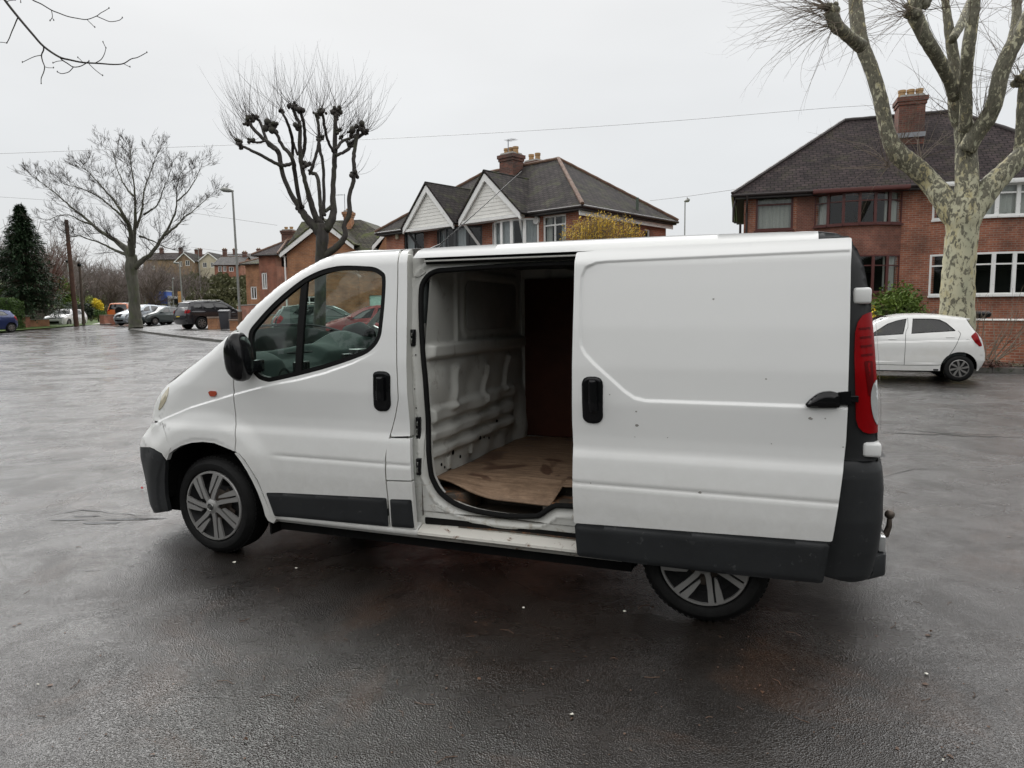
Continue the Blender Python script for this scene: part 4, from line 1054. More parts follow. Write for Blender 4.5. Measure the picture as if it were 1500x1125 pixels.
for i in range(len(k0)-1):
    a,b=k0[i],k0[i+1]; d=(b-a); l=np.linalg.norm(d); d/=l; nrm=np.array([d[1],-d[0]])
    if nrm[1]<0 and i<30: nrm=-nrm
    nseg=max(1,int(l/.9))
    for j in range(nseg):
        p=a+d*(l*j/nseg+.006); q=a+d*(l*(j+1)/nseg-.006); z=gz(*p)
        jit=rnd.uniform(-.006,.006)
        P=[(p[0]-nrm[0]*.02,p[1]-nrm[1]*.02,z-.05),(q[0]-nrm[0]*.02,q[1]-nrm[1]*.02,z-.05),(q[0]+nrm[0]*.12,q[1]+nrm[1]*.12,z-.05),(p[0]+nrm[0]*.12,p[1]+nrm[1]*.12,z-.05)]
        b0=len(mb.v); mb.v+=P+[(x,y,z+.115+jit) for x,y,_ in P]
        for f in ((0,3,2,1),(4,5,6,7),(0,1,5,4),(1,2,6,5),(2,3,7,6),(3,0,4,7)): mb.f.append(tuple(b0+i_ for i_ in f)); mb.m.append(0)
tag(mb.build('kerb',M['kerb'],fixn=True),kind='structure')
# garden verge by the plane tree, left verge and far lawns
sheet('verge',[(9.0,18.5),(16,15.9),(24,13.2),(24,17.2),(16,19.0),(9.5,20.6)],M['soil'],.12,1.)
sheet('grass_verge',[(-33.2,-40),(-33.2,44),(-33.8,52),(-35,60),(-36.5,64),(-47,64),(-60,60),(-90,40),(-90,-40)],M['grass'],.05,3.)
pth=[ghit(163,480),ghit(176,470.5)]
mp_path=mat('path_stone',(.32,.31,.29),.6)
sheet('path',[(-33.2,58.6),(-34.7,58.6),(-37.9,66.5),(-40.5,75),(-39.4,75),(-36.6,66.5)],mp_path,.07,2.)
# puddles, cracks, tar lines (each with its own shape in the surface)
M['water']=mat('puddle_water',(.05,.047,.045),.03,0,.8,.1,4,.03,5)
def blob(c,ax,ay,seed,n=26,rot=0):
    r_=random.Random(seed); ph=[r_.uniform(0,6.28) for _ in range(4)]
    return [(c[0]+ax*math.cos(a)*(1+.22*math.sin(2*a+ph[0])+.16*math.sin(3*a+ph[1])+.09*math.sin(6*a+ph[2])),c[1]+ay*math.sin(a)*(1+.2*math.sin(2*a+ph[3])+.14*math.sin(5*a+ph[0]))) for a in [2*PI*i/n for i in range(n)]]
for i,(px,py,ax,ay) in enumerate(((152,768,.16,.035),(128,757,.09,.02),(196,762,.22,.03),(100,762,.12,.02))):
    g_=ghit(px,py); sheet('puddle',blob(g_,ax,ay,i),M['water'],.003,.2)
def crack(pts,w,name='road_crack',m=None,seed=0):
    r_=random.Random(seed); P=[ghit(*p) for p in pts]; out=[]
    Q=resample([(p.x,p.y) for p in P],.12); mb=MB(); up=[]; lo=[]
    for i,q in enumerate(Q):
        e=math.sin(PI*min(1,max(.04,i/(len(Q)-1)))); ww=w*(.3+r_.random())*(.25+.75*e); j=r_.uniform(-1,1)*w*1.4
        up.append((q[0],q[1]+j+ww,gz(q[0],q[1])+.004)); lo.append((q[0],q[1]+j-ww,gz(q[0],q[1])+.004))
    for i in range(len(Q)-1): mb.poly([lo[i],lo[i+1],up[i+1],up[i]])
    tag(mb.build(name,m or M['tar'],fixn=False),kind='structure')
M['tar']=mat('crack_dark',(.008,.008,.008),.35,0,.4,.3,9)
crack([(0,546.5),(40,546),(80,547),(122,548.5)],.045,seed=1); crack([(0,549.5),(50,549),(100,547)],.03,seed=2); crack([(190,552),(225,548.5)],.06,seed=3)
crack([(1283,634),(1350,636),(1420,639),(1500,641)],.03,seed=4); crack([(1300,629),(1400,636),(1460,637)],.02,seed=5); crack([(1300,735),(1330,738)],.006,seed=6)
crack([(0,572),(60,570),(110,573)],.015,seed=7); crack([(60,760),(90,752),(120,748),(160,752),(215,757)],.012,seed=8)
crack([(278,1024),(320,1025),(356,1029)],.0035,seed=9); crack([(113,838),(148,838)],.004,seed=10); crack([(0,520),(100,521),(230,515)],.02,seed=11); crack([(1290,700),(1340,688),(1400,690)],.008,seed=12)
# litter
M['scrap']=mat('white_scrap',(.7,.68,.6),.5,0,.3,.2,60)
M['redbit']=mat('red_scrap',(.5,.02,.03),.4)
M['leafb']=mat('dead_leaf',(.09,.05,.03),.5,0,.3,.3,40)
def scrap(px,py,s,lab,m='scrap',nm='petal',seed=0,h=.006):
    c=ghit(px,py); r_=random.Random(seed); n=9
    mb=MB(); pts=[(s*(.6+.5*r_.random())*math.cos(2*PI*i/n),s*(.45+.4*r_.random())*math.sin(2*PI*i/n),h*(.4+r_.random())) for i in range(n)]
    for i in range(n): mb.poly([(0,0,h*1.6),pts[i],pts[(i+1)%n]])
    o=mb.build(nm,M[m],fixn=False); o.location=c+Vector((0,0,.002)); md=o.modifiers.new('s','SOLIDIFY'); md.thickness=.0015
    tag(o,lab,nm.replace('_',' '),'small scraps on the wet road')
scrap(767,893,.009,'tiny white scrap on dark asphalt under the van door centre',seed=1)
scrap(915,899.5,.010,'small white scrap left of the rear wheel on dark asphalt',seed=2)
scrap(1357,990,.011,'oval cream petal on the lighter wet road at lower right',seed=3)
scrap(838,1051,.010,'crumpled white scrap nearest the bottom edge of the road',seed=4)
scrap(343,825,.013,'white scrap just behind the front wheel of the van',seed=5)
scrap(434,834,.011,'flat white scrap under the front door sill of the van',seed=6)
scrap(208.5,718,.016,'bright red scrap in front of the dark front bumper','redbit','red_scrap',7,.02)
scrap(360,1091,.012,'small dead brown leaf lying at lower left of the road','leafb','leaf',8,.012)
scrap(1364,928,.010,'small dark dead leaf on the road right of the rear wheel','leafb','leaf',9,.01)
scrap(56,1006,.006,'tiny pale speck on the light wet road at far left',seed=10)
scrap(1381,1116,.006,'tiny cream speck at the lower right corner of the road',seed=11)

mb=MB(); r_=random.Random(12)
for k in range(520):
    px=r_.uniform(0,1500); py=r_.uniform(560,1120)
    c=ghit(px,py); s=r_.uniform(.002,.007)*(1 if r_.random()<.9 else 2.2); a=r_.uniform(0,6.28); e=r_.uniform(.2,.9)
    if r_.random()<.12: 
        l=r_.uniform(.03,.09); mb.tube([c+Vector((0,0,.003)),c+Vector((math.cos(a)*l*.5,math.sin(a)*l*.5,.006)),c+Vector((math.cos(a+.3)*l,math.sin(a+.3)*l,.003))],.0016,4)
    else: mb.poly([c+Vector((math.cos(a+q)*s*(e if q_%2 else 1),math.sin(a+q)*s*(e if q_%2 else 1),.003+.002*(q_%2))) for q_,q in enumerate((0,1.2,2.6,3.9,5.1))])
tag(mb.build('road_debris',M['leafb'],fixn=False),'fine twigs and brown bits scattered over the wet road',kind='stuff')
# ------------------------------------------------------------------ buildings
def brick(name,c1,c2,mort,bw=.225,rh=.075,ms=.010,var=.5,rough=.85,soot=0):
    m,t,b=nt(name); uv=coords(t,'UV')
    bt=t.nodes.new('ShaderNodeTexBrick'); L(t,uv,bt.inputs['Vector'])
    for k,v in (('Scale',1.),('Mortar Size',ms),('Brick Width',bw),('Row Height',rh),('Mortar Smooth',.3),('Bias',0.)): bt.inputs[k].default_value=v
    bt.inputs['Color1'].default_value=(*c1,1); bt.inputs['Color2'].default_value=(*c2,1); bt.inputs['Mortar'].default_value=(*mort,1)
    c=coords(t); n=ramp(t,noise(t,c,1.3,7,.65),[(.3,1-var),(.7,1+var*.6)])
    col=mixc(t,1.,bt.outputs['Color'],n,'MULTIPLY')
    col=mixc(t,ramp(t,noise(t,c,.5,6,.7,.4),[(.52,0.),(.72,soot)]),col,(.05,.045,.04))
    L(t,col,b.inputs['Base Color']); b.inputs['Roughness'].default_value=rough
    bump(t,b,bt.outputs['Fac'],-.5,.008); M[name]=m; return m
brick('brick_red',(.35,.122,.066),(.25,.078,.045),(.30,.235,.185),soot=.5)
brick('brick_mid',(.36,.115,.062),(.27,.08,.046),(.30,.23,.18),soot=.4)
brick('brick_tan',(.40,.175,.075),(.31,.125,.055),(.30,.23,.17))
brick('brick_buff',(.30,.19,.11),(.24,.15,.09),(.26,.22,.17))
brick('brick_chim',(.20,.065,.04),(.10,.04,.03),(.14,.11,.09),soot=.9)
brick('brick_rough',(.24,.085,.055),(.17,.06,.042),(.20,.15,.12),.12,.055,.006,soot=.4)
def tiles(name,c1,c2,moss=0,w=.26,h=.17):
    m,t,b=nt(name); uv=coords(t,'UV')
    bt=t.nodes.new('ShaderNodeTexBrick'); L(t,uv,bt.inputs['Vector'])
    for k,v in (('Scale',1.),('Mortar Size',.024),('Brick Width',w),('Row Height',h),('Mortar Smooth',.6),('Bias',-.1)): bt.inputs[k].default_value=v
    bt.inputs['Color1'].default_value=(*c1,1); bt.inputs['Color2'].default_value=(*c2,1); bt.inputs['Mortar'].default_value=(*[x*.25 for x in c1],1)
    c=coords(t); col=mixc(t,1.,bt.outputs['Color'],ramp(t,noise(t,c,2.2,8,.7),[(.3,.5),(.7,1.55)]),'MULTIPLY')
    if moss: col=mixc(t,ramp(t,noise(t,c,1.1,9,.75,.6),[(.5,0.),(.62,moss)]),col,(.085,.10,.03))
    L(t,col,b.inputs['Base Color']); b.inputs['Roughness'].default_value=.85; b.inputs['Specular IOR Level'].default_value=.15
    bump(t,b,bt.outputs['Fac'],-.8,.02); M[name]=m
tiles('tile_dark',(.030,.023,.024),(.050,.037,.037),.12); tiles('tile_mid',(.028,.024,.024),(.046,.038,.037),.3); tiles('tile_moss',(.055,.052,.042),(.08,.072,.058),.8); tiles('tile_grey',(.11,.105,.105),(.13,.125,.12),.1)
M['white_upvc']=mat('white_upvc',(.80,.80,.78),.35,0,.5,.05,4,dirt=((.35,.35,.3),8,.58,.72))
M['maroon']=mat('maroon_timber',(.085,.022,.018),.4,0,.5,.15,6)
M['black_frame']=mat('dark_grey_frame',(.03,.032,.035),.4,0,.5,.1,6)
M['gutter']=mat('gutter_dark',(.025,.018,.017),.35,0,.5,.2,6)
M['clad']=mat('white_cladding',(.76,.75,.71),.5,0,.4,.08,3,dirt=((.42,.42,.38),3,.6,.8))
M['render']=mat('cream_render',(.52,.47,.36),.9,0,.2,.1,2)
M['curtain']=mat('net_curtain',(.50,.49,.43),.9,0,.1,.12,30)
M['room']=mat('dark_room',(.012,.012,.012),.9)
M['blind']=mat('blind',(.45,.46,.45),.8,0,.2,.1,3)
M['concrete']=mat('concrete',(.25,.24,.22),.8,0,.3,.2,6)
M['lead']=mat('lead_flashing',(.25,.26,.28),.5,.1,.4,.2,5)
M['pot']=mat('chimney_pot_clay',(.38,.24,.12),.8,0,.3,.2,5)
M['ridge']=mat('ridge_tile',(.13,.075,.05),.7,0,.3,.3,7)
M['hglass']=glass('house_glass',(.85,.9,.92),.9,.03,1.6)
class Fac:
    "a vertical facade plane: O = plan point of its left end, yaw of its direction"
    def __init__(s,O,yaw): s.O=np.array(O,float); s.t=np.array([math.cos(yaw),math.sin(yaw)]); s.n=np.array([s.t[1],-s.t[0]]); s.yaw=yaw
    def st(s,px,py,off=0.):
        d=ray(px,py); O=s.O+s.n*off
        A=np.array([[d[0],-s.t[0]],[d[1],-s.t[1]]]); k,q=np.linalg.solve(A,O)
        return float(q),float(CH+d[2]*k)
    def rect(s,x0,y0,x1,y1,off=0.):
        xm,ym=(x0+x1)/2,(y0+y1)/2; a=s.st(x0,ym,off)[0]; b=s.st(x1,ym,off)[0]; return a,b,s.st(xm,y1,off)[1],s.st(xm,y0,off)[1]
    def root(s,name,label,cat,z,group=None):
        s.z=z; o=thing(name,label,cat,(s.O[0],s.O[1],z),s.yaw,group); s.root_=o; return o
# all building parts use the root's frame: x along the front, y = back (front faces -y), z above the root
def wall(name,parent,m,outline,holes=(),T=None,reveal=.10,mr=None):
    "flat wall in local x,z with window openings and reveals"
    ol=[Vector(p) for p in outline]; vs=list(ol); ed=[(i,(i+1)%len(ol)) for i in range(len(ol))]
    hp=[]
    for a,b,c,d in holes:
        k=len(vs); q=[Vector((a,c)),Vector((b,c)),Vector((b,d)),Vector((a,d))]; vs+=q; hp.append([tuple(x) for x in q])
        ed+=[(k+i,k+(i+1)%4) for i in range(4)]
    r=delaunay_2d_cdt(vs,ed,[],0,1e-6); V=[tuple(v) for v in r[0]]; C=np.array([np.mean([V[i] for i in f],0) for f in r[2]])
    k=inpoly(C,[tuple(p) for p in outline])
    for h in hp: k&=~inpoly(C,h)
    T=T or Matrix.Identity(4); mb=MB(); mb.v=[tuple(T@Vector((x,0,z))) for x,z in V]
    for f,q in zip(r[2],k):
        if q: 
            a,b,c=[V[i] for i in f[:3]]; cr=(b[0]-a[0])*(c[1]-a[1])-(b[1]-a[1])*(c[0]-a[0])
            mb.f.append(tuple(f) if cr>0 else tuple(reversed(f))); mb.m.append(0)
    for h in hp:
        for i in range(4):
            a,b=h[i],h[(i+1)%4]; mb.poly([T@Vector((a[0],0,a[1])),T@Vector((a[0],reveal,a[1])),T@Vector((b[0],reveal,b[1])),T@Vector((b[0],0,b[1]))])
    return mb.build(name,m,parent,uv=True,fixn=False)
def window(parent,T,w,h,mull=(),trans=(),m='white_upvc',fw=.06,curtain=None,sill=True,y=.05,name='window',cm='curtain',bw=None):
    "window unit centred on local origin bottom-left; faces -y"
    mb=MB(); bw=bw or fw*.8
    def bx(x0,x1,z0,z1,d0=-.0,d1=.06): mb.box((x0,y+d0,z0),(x1,y+d1,z1),T)
    bx(0,fw,0,h); bx(w-fw,w,0,h); bx(fw,w-fw,0,fw); bx(fw,w-fw,h-fw,h)
    for x in mull: bx(x*w-bw/2,x*w+bw/2,fw,h-fw,.004)
    xs=[0]+list(mull)+[1]
    for tr in trans:
        if isinstance(tr,tuple): z,cells=tr
        else: z,cells=tr,range(len(xs)-1)
        for c in cells:
            a=xs[c]*w+(fw if c==0 else bw/2); b=xs[c+1]*w-(fw if c==len(xs)-2 else bw/2); bx(a,b,z*h-bw/2,z*h+bw/2,.006)
    if sill: mb.box((-.05,y-.12,-.05),(w+.05,y+.05,-.002),T)
    o=mb.build(name,M[m],parent)
    mb=MB(); mb.poly([T@Vector(p) for p in ((fw*.5,y+.045,fw*.5),(w-fw*.5,y+.045,fw*.5),(w-fw*.5,y+.045,h-fw*.5),(fw*.5,y+.045,h-fw*.5))]); mb.build('pane',M['hglass'],o,fixn=False)
    if curtain:
        for (c0,c1) in curtain:
            mb=MB(); n=max(4,int((c1-c0)*w/.05)); P=[(w*(c0+(c1-c0)*i/n),y+.14+.025*math.sin(i*1.9)+.01*math.sin(i*.7)) for i in range(n+1)]
            for (x0,y0),(x1,y1) in zip(P[:-1],P[1:]): mb.poly([T@Vector((x0,y0,.03)),T@Vector((x1,y1,.03)),T@Vector((x1,y1,h-.03)),T@Vector((x0,y0,h-.03))])
            mb.build('curtain',M[cm],o,smooth=True,fixn=False)
    return o
def loc(x,y,z,rz=0): return Matrix.Translation((x,y,z))@Matrix.Rotation(rz,4,'Z')
def roofplane(name,parent,m,polys,th=.06):
    mb=MB(); 
    for p in polys: mb.poly(p)
    o=mb.build(name,m,parent,uv=True,fixn=False); md=o.modifiers.new('s','SOLIDIFY'); md.thickness=th; md.offset=-1
    return o
def hip(parent,m,x0,x1,y0,y1,ze,zr_,xa,xb,yr=None,over=.35,name='roof',ridge=True,gut='gutter'):
    yr=yr if yr is not None else (y0+y1)/2; s=(zr_-ze)/(yr-y0); ze2=ze
    X0,X1,Y0,Y1=x0-over,x1+over,y0-over,y1+over
    A,B,C,D=(X0,Y0,ze2),(X1,Y0,ze2),(X1,Y1,ze2),(X0,Y1,ze2); R0,R1=(xa,yr,zr_),(xb,yr,zr_)
    P=[[A,B,R1,R0],[C,D,R0,R1]]
    if xa>X0+.01: P.append([D,A,R0])
    if xb<X1-.01: P.append([B,C,R1])
    o=roofplane(name,parent,m,P)
    mb=MB()
    for p,q in ((R0,R1),)+(((A,R0),(D,R0)) if xa>X0+.01 else ())+(((B,R1),(C,R1)) if xb<X1-.01 else ()):
        p,q=Vector(p),Vector(q); n=max(2,int((q-p).length/.3)); 
        mb.tube([p.lerp(q,i/n)+Vector((0,0,.02)) for i in range(n+1)],[.085 if i%2 else .075 for i in range(n+1)],8)
    mb.build('ridge_tiles',M['ridge'] if ridge is True else M[ridge],o)
    mb=MB()
    for p,q in ((A,B),(B,C),(C,D),(D,A)):
        mb.tube([Vector(p)+Vector((0,0,-.06)),Vector(q)+Vector((0,0,-.06))],.055,8)
    mb.build('gutter',M[gut],o)
    return o
def soffit(parent,x0,x1,y0,y1,z,m='gutter',over=.33,h=.16):
    mb=MB()
    mb.box((x0-over,y0-over,z-h),(x1+over,y0-over+.025,z-.02)); mb.box((x0-over,y1+over-.025,z-h),(x1+over,y1+over,z-.02))
    mb.box((x0-over,y0-over+.026,z-h),(x0-over+.025,y1+over-.026,z-.02)); mb.box((x1+over-.025,y0-over+.026,z-h),(x1+over,y1+over-.026,z-.02))
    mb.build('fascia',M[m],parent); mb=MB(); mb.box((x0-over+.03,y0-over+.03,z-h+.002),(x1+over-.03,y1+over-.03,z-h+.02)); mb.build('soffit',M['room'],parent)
def chimney(parent,x,y,z0,z1,w=.9,d=.6,pots=2,m='brick_chim',rise=.35):
    mb=MB(); mb.box((x-w/2,y-d/2,z0),(x+w/2,y+d/2,z1-.28)); mb.box((x-w/2-.04,y-d/2-.04,z1-.28),(x+w/2+.04,y+d/2+.04,z1-.16)); mb.box((x-w/2-.08,y-d/2-.08,z1-.159),(x+w/2+.08,y+d/2+.08,z1))
    o=mb.build('chimney',M[m],parent,uv=True)
    mb=MB(); mb.prism([(-w/2,-d/2),(w/2,-d/2),(w/2,d/2),(-w/2,d/2)],lambda a,b,dd:(x+a*(1-dd*1.2),y+b*(1-dd*1.2),z1+dd),0.,.10); mb.build('flaunching',M['concrete'],o)
    for i in range(pots):
        px_=x-w/2+w*(i+.5)/pots; mb=MB(); mb.lathe([(.0,z1+.05),(.13,z1+.05),(.12,z1+rise*.7),(.14,z1+rise*.75),(.14,z1+rise),(.09,z1+rise),(.09,z1+rise*.6)],2,14,(px_,y,0)); mb.build('chimney_pot',M['pot'],o,smooth=True)
    mb=MB(); mb.box((x-w/2-.03,y-d/2-.06,z0+(z1-z0)*.0),(x+w/2+.03,y-d/2-.03,z0+.08)); 
    return o
def aerial(parent,x,y,z0,z1,arm=.8,dirx=1,m='lead'):
    mb=MB(); mb.tube([(x,y,z0),(x,y,z1)],.02,6); mb.tube([(x-arm*.2,y,z1-.05),(x+dirx*arm,y,z1-.05)],.012,5)
    for i in range(7): xx=x+dirx*arm*(i/6.)-.05; mb.tube([(xx,y-.22,z1-.05),(xx,y+.22,z1-.05)],.006,4)
    mb.build('tv_aerial',M[m],parent)
def baywin(parent,x0,x1,p,bands,nf,fm,wm,z0,z1,arcp=True,mull=(),trans=(.72,),cur={},wmul=None,sillb=True,fw=.05,lead=True,cm='curtain',cap='gutter'):
    "faceted bow/bay: bands = [(zlo,zhi)] of glazing, walls elsewhere"
    cx=(x0+x1)/2; hw=(x1-x0)/2
    if arcp: 
        R=(hw*hw+p*p)/(2*p); a0=math.asin(hw/R); A=[-a0+2*a0*i/nf for i in range(nf+1)]; P=[(cx+R*math.sin(a),-(R*math.cos(a)-(R-p))) for a in A]
    else: P=[(x0,0),(x0+p*.8,-p),(x1-p*.8,-p),(x1,0)]; nf=3
    bay=MB(); zs=[z0]+[z for b in bands for z in b]+[z1]
    for i in range(0,len(zs)-1,2):
        if zs[i+1]-zs[i]<.02: continue
        for (a,b),(c,d) in zip(P[:-1],P[1:]): bay.poly([(a,b,zs[i]),(c,d,zs[i]),(c,d,zs[i+1]),(a,b,zs[i+1])])
        bay.poly([(a,b,zs[i+1]) for a,b in P]); bay.poly([(a,b,zs[i]) for a,b in reversed(P)])
    bo=bay.build('bay',M[wm],parent,uv=True,fixn=False)
    for bi,(a_,b_) in enumerate(bands):
        for i,((a,b),(c,d)) in enumerate(zip(P[:-1],P[1:])):
            l=math.hypot(c-a,d-b); T=loc(a,b,a_,math.atan2(d-b,c-a))
            ml=mull if not wmul else wmul[i]
            window(bo,T,l,b_-a_,ml,trans,fm,fw,cur.get((bi,i),cur.get(i)),sill=False,y=.0,cm=cm)
        mb=MB()
        for (a,b),(c,d) in zip(P[:-1],P[1:]): mb.bar((a,b-.03,a_-.035),(c,d-.03,a_-.035),.16,.06)
        mb.build('sill',M[fm],bo)
        mb=MB(); mb.poly([(a*.98+cx*.02,b+.30,a_) for a,b in P]+[(x1-.02,.6,a_),(x0+.02,.6,a_)]); mb.poly([(a*.98+cx*.02,b+.30,b_) for a,b in P]+[(x1-.02,.6,b_),(x0+.02,.6,b_)]); mb.build('reveal',M['room'],bo,fixn=False)
    return bo
# ---------------- right-hand semi-detached pair
O1=gp(1086,27.); YW=math.radians(-18)
F1=Fac((O1.x,O1.y),YW); Z1=gz(O1.x,O1.y)
h1=F1.root('semi_detached_house','red brick semi-detached pair with brown tiled hipped roof behind the mottled plane tree','house',Z1)
def f1(px,py,off=0): s,z=F1.st(px,py,off); return s,z-Z1
def r1(a,b,c,d,off=0): s0,s1,z0,z1=F1.rect(a,b,c,d,off); return s0,s1,z0-Z1,z1-Z1
W1=f1(1345,200)[0]*2; ZE=f1(1086,288)[1]; D1=7.6
wA=r1(1107,286,1162,337); bA0,bA1=f1(1193,300)[0],f1(1322,300)[0]
bwz=(r1(1193,276,1322,328,.4)[2],ZE-.12); gz_=(r1(1260,375,1322,428,.4)[2]-.0,r1(1260,373,1322,428,.4)[3])
doorw=(f1(1112,400)[0],f1(1165,400)[0])
bB0=f1(1366,300)[0]; bB1=bB0+(bA1-bA0)*1.25
gB=r1(1364,370,1500,432,.4); fB=r1(1366,262,1500,318,.4)
wall('front_wall',h1,M['brick_red'],[(0,-1),(W1,-1),(W1,ZE),(0,ZE)],[wA,(bA0+.15,bA1-.15,bwz[0],bwz[1]-.05),(bA0+.15,bA1-.15,gz_[0],gz_[1]),(bB0+.15,bB1-.15,gB[2],gB[3]),(bB0+.15,bB1-.15,fB[2],ZE-.2)])
wall('side_wall',h1,M['brick_red'],[(0,-1),(D1,-1),(D1,ZE),(0,ZE)],T=loc(0,D1,0,-PI/2))
wall('side_wall',h1,M['brick_red'],[(0,-1),(D1,-1),(D1,ZE),(0,ZE)],T=loc(W1,0,0,PI/2))
wall('back_wall',h1,M['brick_red'],[(0,-1),(W1,-1),(W1,ZE),(0,ZE)],T=loc(W1,D1,0,PI))
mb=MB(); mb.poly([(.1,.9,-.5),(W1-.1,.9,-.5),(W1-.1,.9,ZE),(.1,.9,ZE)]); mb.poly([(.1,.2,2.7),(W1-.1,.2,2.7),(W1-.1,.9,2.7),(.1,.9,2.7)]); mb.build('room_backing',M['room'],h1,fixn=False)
window(h1,loc(wA[0],0,wA[2]),wA[1]-wA[0],wA[3]-wA[2],(),(.74,),'maroon',.075,[(0.02,.98)])
# rough brick infill panel between the window and the bow
mb=MB(); mb.box((wA[1]+.12,-.012,wA[2]-.25),(bA0-.02,.0,wA[3]+.12)); mb.build('brick_infill',M['brick_rough'],h1,uv=True)
baywin(h1,bA0,bA1,.52,[gz_,bwz],6,'maroon','brick_rough',-1,ZE-.05,cur={(1,0):[(0.1,.9)],(1,5):[(.1,.9)],(1,4):[(.75,.98)],(0,5):[(.1,.9)],(0,4):[(.8,.98)],(1,2):[(.0,.1)]},fw=.05)
baywin(h1,bB0,bB1,.52,[(gB[2],gB[3]),(fB[2],ZE-.12)],6,'white_upvc','brick_red',-1,ZE-.05,cur={(1,1):[(0.0,.9)],(1,2):[(.0,1.)],(1,3):[(.0,1.)],(1,4):[(0,.7)],(1,0):[(.6,1)],(0,1):[(0,.15)],(0,5):[(.5,1.)]},fw=.065,cm='curtain')
ra=F1.st(1237,177,-D1/2)[0]; zrd=F1.st(1237,177,-D1/2)[1]-Z1
hip(h1,M['tile_dark'],0,W1,0,D1,ZE+.05,zrd,ra,W1-ra,over=.42,ridge='gutter'); soffit(h1,0,W1,0,D1,ZE+.03)
mb=MB(); mb.box((bA0-.1,-.72,ZE-.14),(bA1+.1,-.40,ZE+.0)); mb.build('bow_fascia',M['maroon'],h1,bevel=.01)
mb=MB(); mb.box((bB0-.1,-.72,ZE-.14),(bB1+.1,-.40,ZE+.0)); mb.build('bow_fascia',M['white_upvc'],h1,bevel=.01)
cx,cz=F1.st(1331,200,-D1*.30); cw=F1.st(1352,190,-D1*.3)[0]-F1.st(1311,190,-D1*.3)[0]
chimney(h1,cx,D1*.30,cz-Z1-1.0,F1.st(1331,146,-D1*.3)[1]-Z1,cw*.93,.8,3)
mb=MB(); s0=F1.st(1322,200,-D1*.3)[0]; mb.box((cx-cw/2,D1*.3-.46,cz-Z1-.12),(cx+cw/2,D1*.3-.43,cz-Z1+.05)); mb.build('flashing',M['lead'],h1)
for x in (.10,): 
    mb=MB(); mb.tube([(x,-.46,ZE-.05),(x,-.40,ZE-.35),(x,-.06,ZE-.6),(x,-.06,-.9)],.04,8); mb.build('drainpipe',M['gutter'],h1,smooth=True)
mb=MB(); mb.tube([(-.3,.1,ZE-.1),(-.38,.1,ZE-.45),(-.38,.1,ZE-.9),(-.12,.1,ZE-1.0),(-.1,.1,-.8)],.045,8); mb.build('drainpipe',M['gutter'],h1,smooth=True)
mb=MB(); dx=f1(1112,400)[0]; mb.box((dx,-.02,-.9),(dx+.95,.0,1.25)); mb.build('front_door',M['maroon'],h1)
# low garden wall with a pale coping rail
a=gp(1405,19.6); b=gp(1640,16.2); 
def lowwall(name,label,a,b,h,m,cop='concrete',th=.22,group=None,ch=.05):
    a=Vector(a); b=Vector(b); d=b-a; rz=math.atan2(d.y,d.x); l=math.hypot(d.x,d.y); z=min(a.z,b.z)
    o=thing(name,label,'wall',(a.x,a.y,z),rz,group); mb=MB(); mb.box((0,-th/2,-.3),(l,th/2,h)); mb.build('brickwork',M[m],o,uv=True)
    mb=MB(); mb.box((-.02,-th/2-.03,h+.001),(l+.02,th/2+.03,h+ch)); mb.build('coping',M[cop],o,bevel=.01); return o
zt=at(1450,467,18.9).z
lowwall('garden_wall','low red brick garden wall with pale coping right of the plane tree trunk',(a.x,a.y,.15),(b.x,b.y,.15),zt-.15-.05,'brick_red','white_upvc')
# ---------------- middle house with twin gables
C2=gp(850,27.); B2=gp(569,35.); yaw2=math.atan2(C2.y-B2.y,C2.x-B2.x)
F2=Fac((B2.x,B2.y),yaw2); Z2=.3
h2=F2.root('gabled_house','brick semi-detached house with twin white-clad front gables beyond the white van','house',Z2)
def f2(px,py,off=0): s,z=F2.st(px,py,off); return s,z-Z2
def r2(a,b,c,d,off=0): s0,s1,z0,z1=F2.rect(a,b,c,d,off); return s0,s1,z0-Z2,z1-Z2
W2=math.hypot(C2.x-B2.x,C2.y-B2.y); E2=gp(983,31.2); D2=math.hypot(E2.x-C2.x,E2.y-C2.y)*1.02; ZE2=f2(850,303)[1]
w1=r2(795,315,829,362); w1=(w1[0],w1[1],w1[2]-.1,w1[3])
gb=[]
for ax,ay,lx,ly,rx,ry in ((709.6,255.6,672.8,324,761,313),(624,272.6,591,335.6,663,327.6)):
    gb.append((f2(ax,ay,.75),f2(lx,ly,.75),f2(rx,ry,.75)))
ba=r2(709,326,777,365,.5); bb=r2(628,336,694,370,.5)
zb=ZE2-.16
hs=[w1,(ba[0]+.1,ba[1]-.1,ba[2]-.6,zb-.1),(bb[0]+.1,bb[1]-.1,bb[2]-.6,zb-.1)]
ws_=r2(592,340,621,372)
hs.append((ws_[0],ws_[1],ws_[2]-.2,ws_[3]))
wall('front_wall',h2,M['brick_mid'],[(0,-.6),(W2,-.6),(W2,ZE2),(0,ZE2)],hs)
side=[(1.0*D2*.72,1.0*D2*.72+.45,ZE2-1.35,ZE2-.45)]
wall('side_wall',h2,M['brick_mid'],[(0,-.6),(D2,-.6),(D2,ZE2),(0,ZE2)],side,T=loc(W2,0,0,PI/2))
window(h2,loc(W2,0,0,PI/2)@loc(side[0][0],0,side[0][2]),.45,.9,(),(),'white_upvc',.06)
wall('side_wall',h2,M['brick_mid'],[(0,-.6),(D2,-.6),(D2,ZE2),(0,ZE2)],T=loc(0,D2,0,-PI/2))
wall('back_wall',h2,M['brick_mid'],[(0,-.6),(W2,-.6),(W2,ZE2),(0,ZE2)],T=loc(W2,D2,0,PI))
mb=MB(); mb.poly([(.1,.9,-.5),(W2-.1,.9,-.5),(W2-.1,.9,ZE2),(.1,.9,ZE2)]); mb.build('room_backing',M['room'],h2,fixn=False)
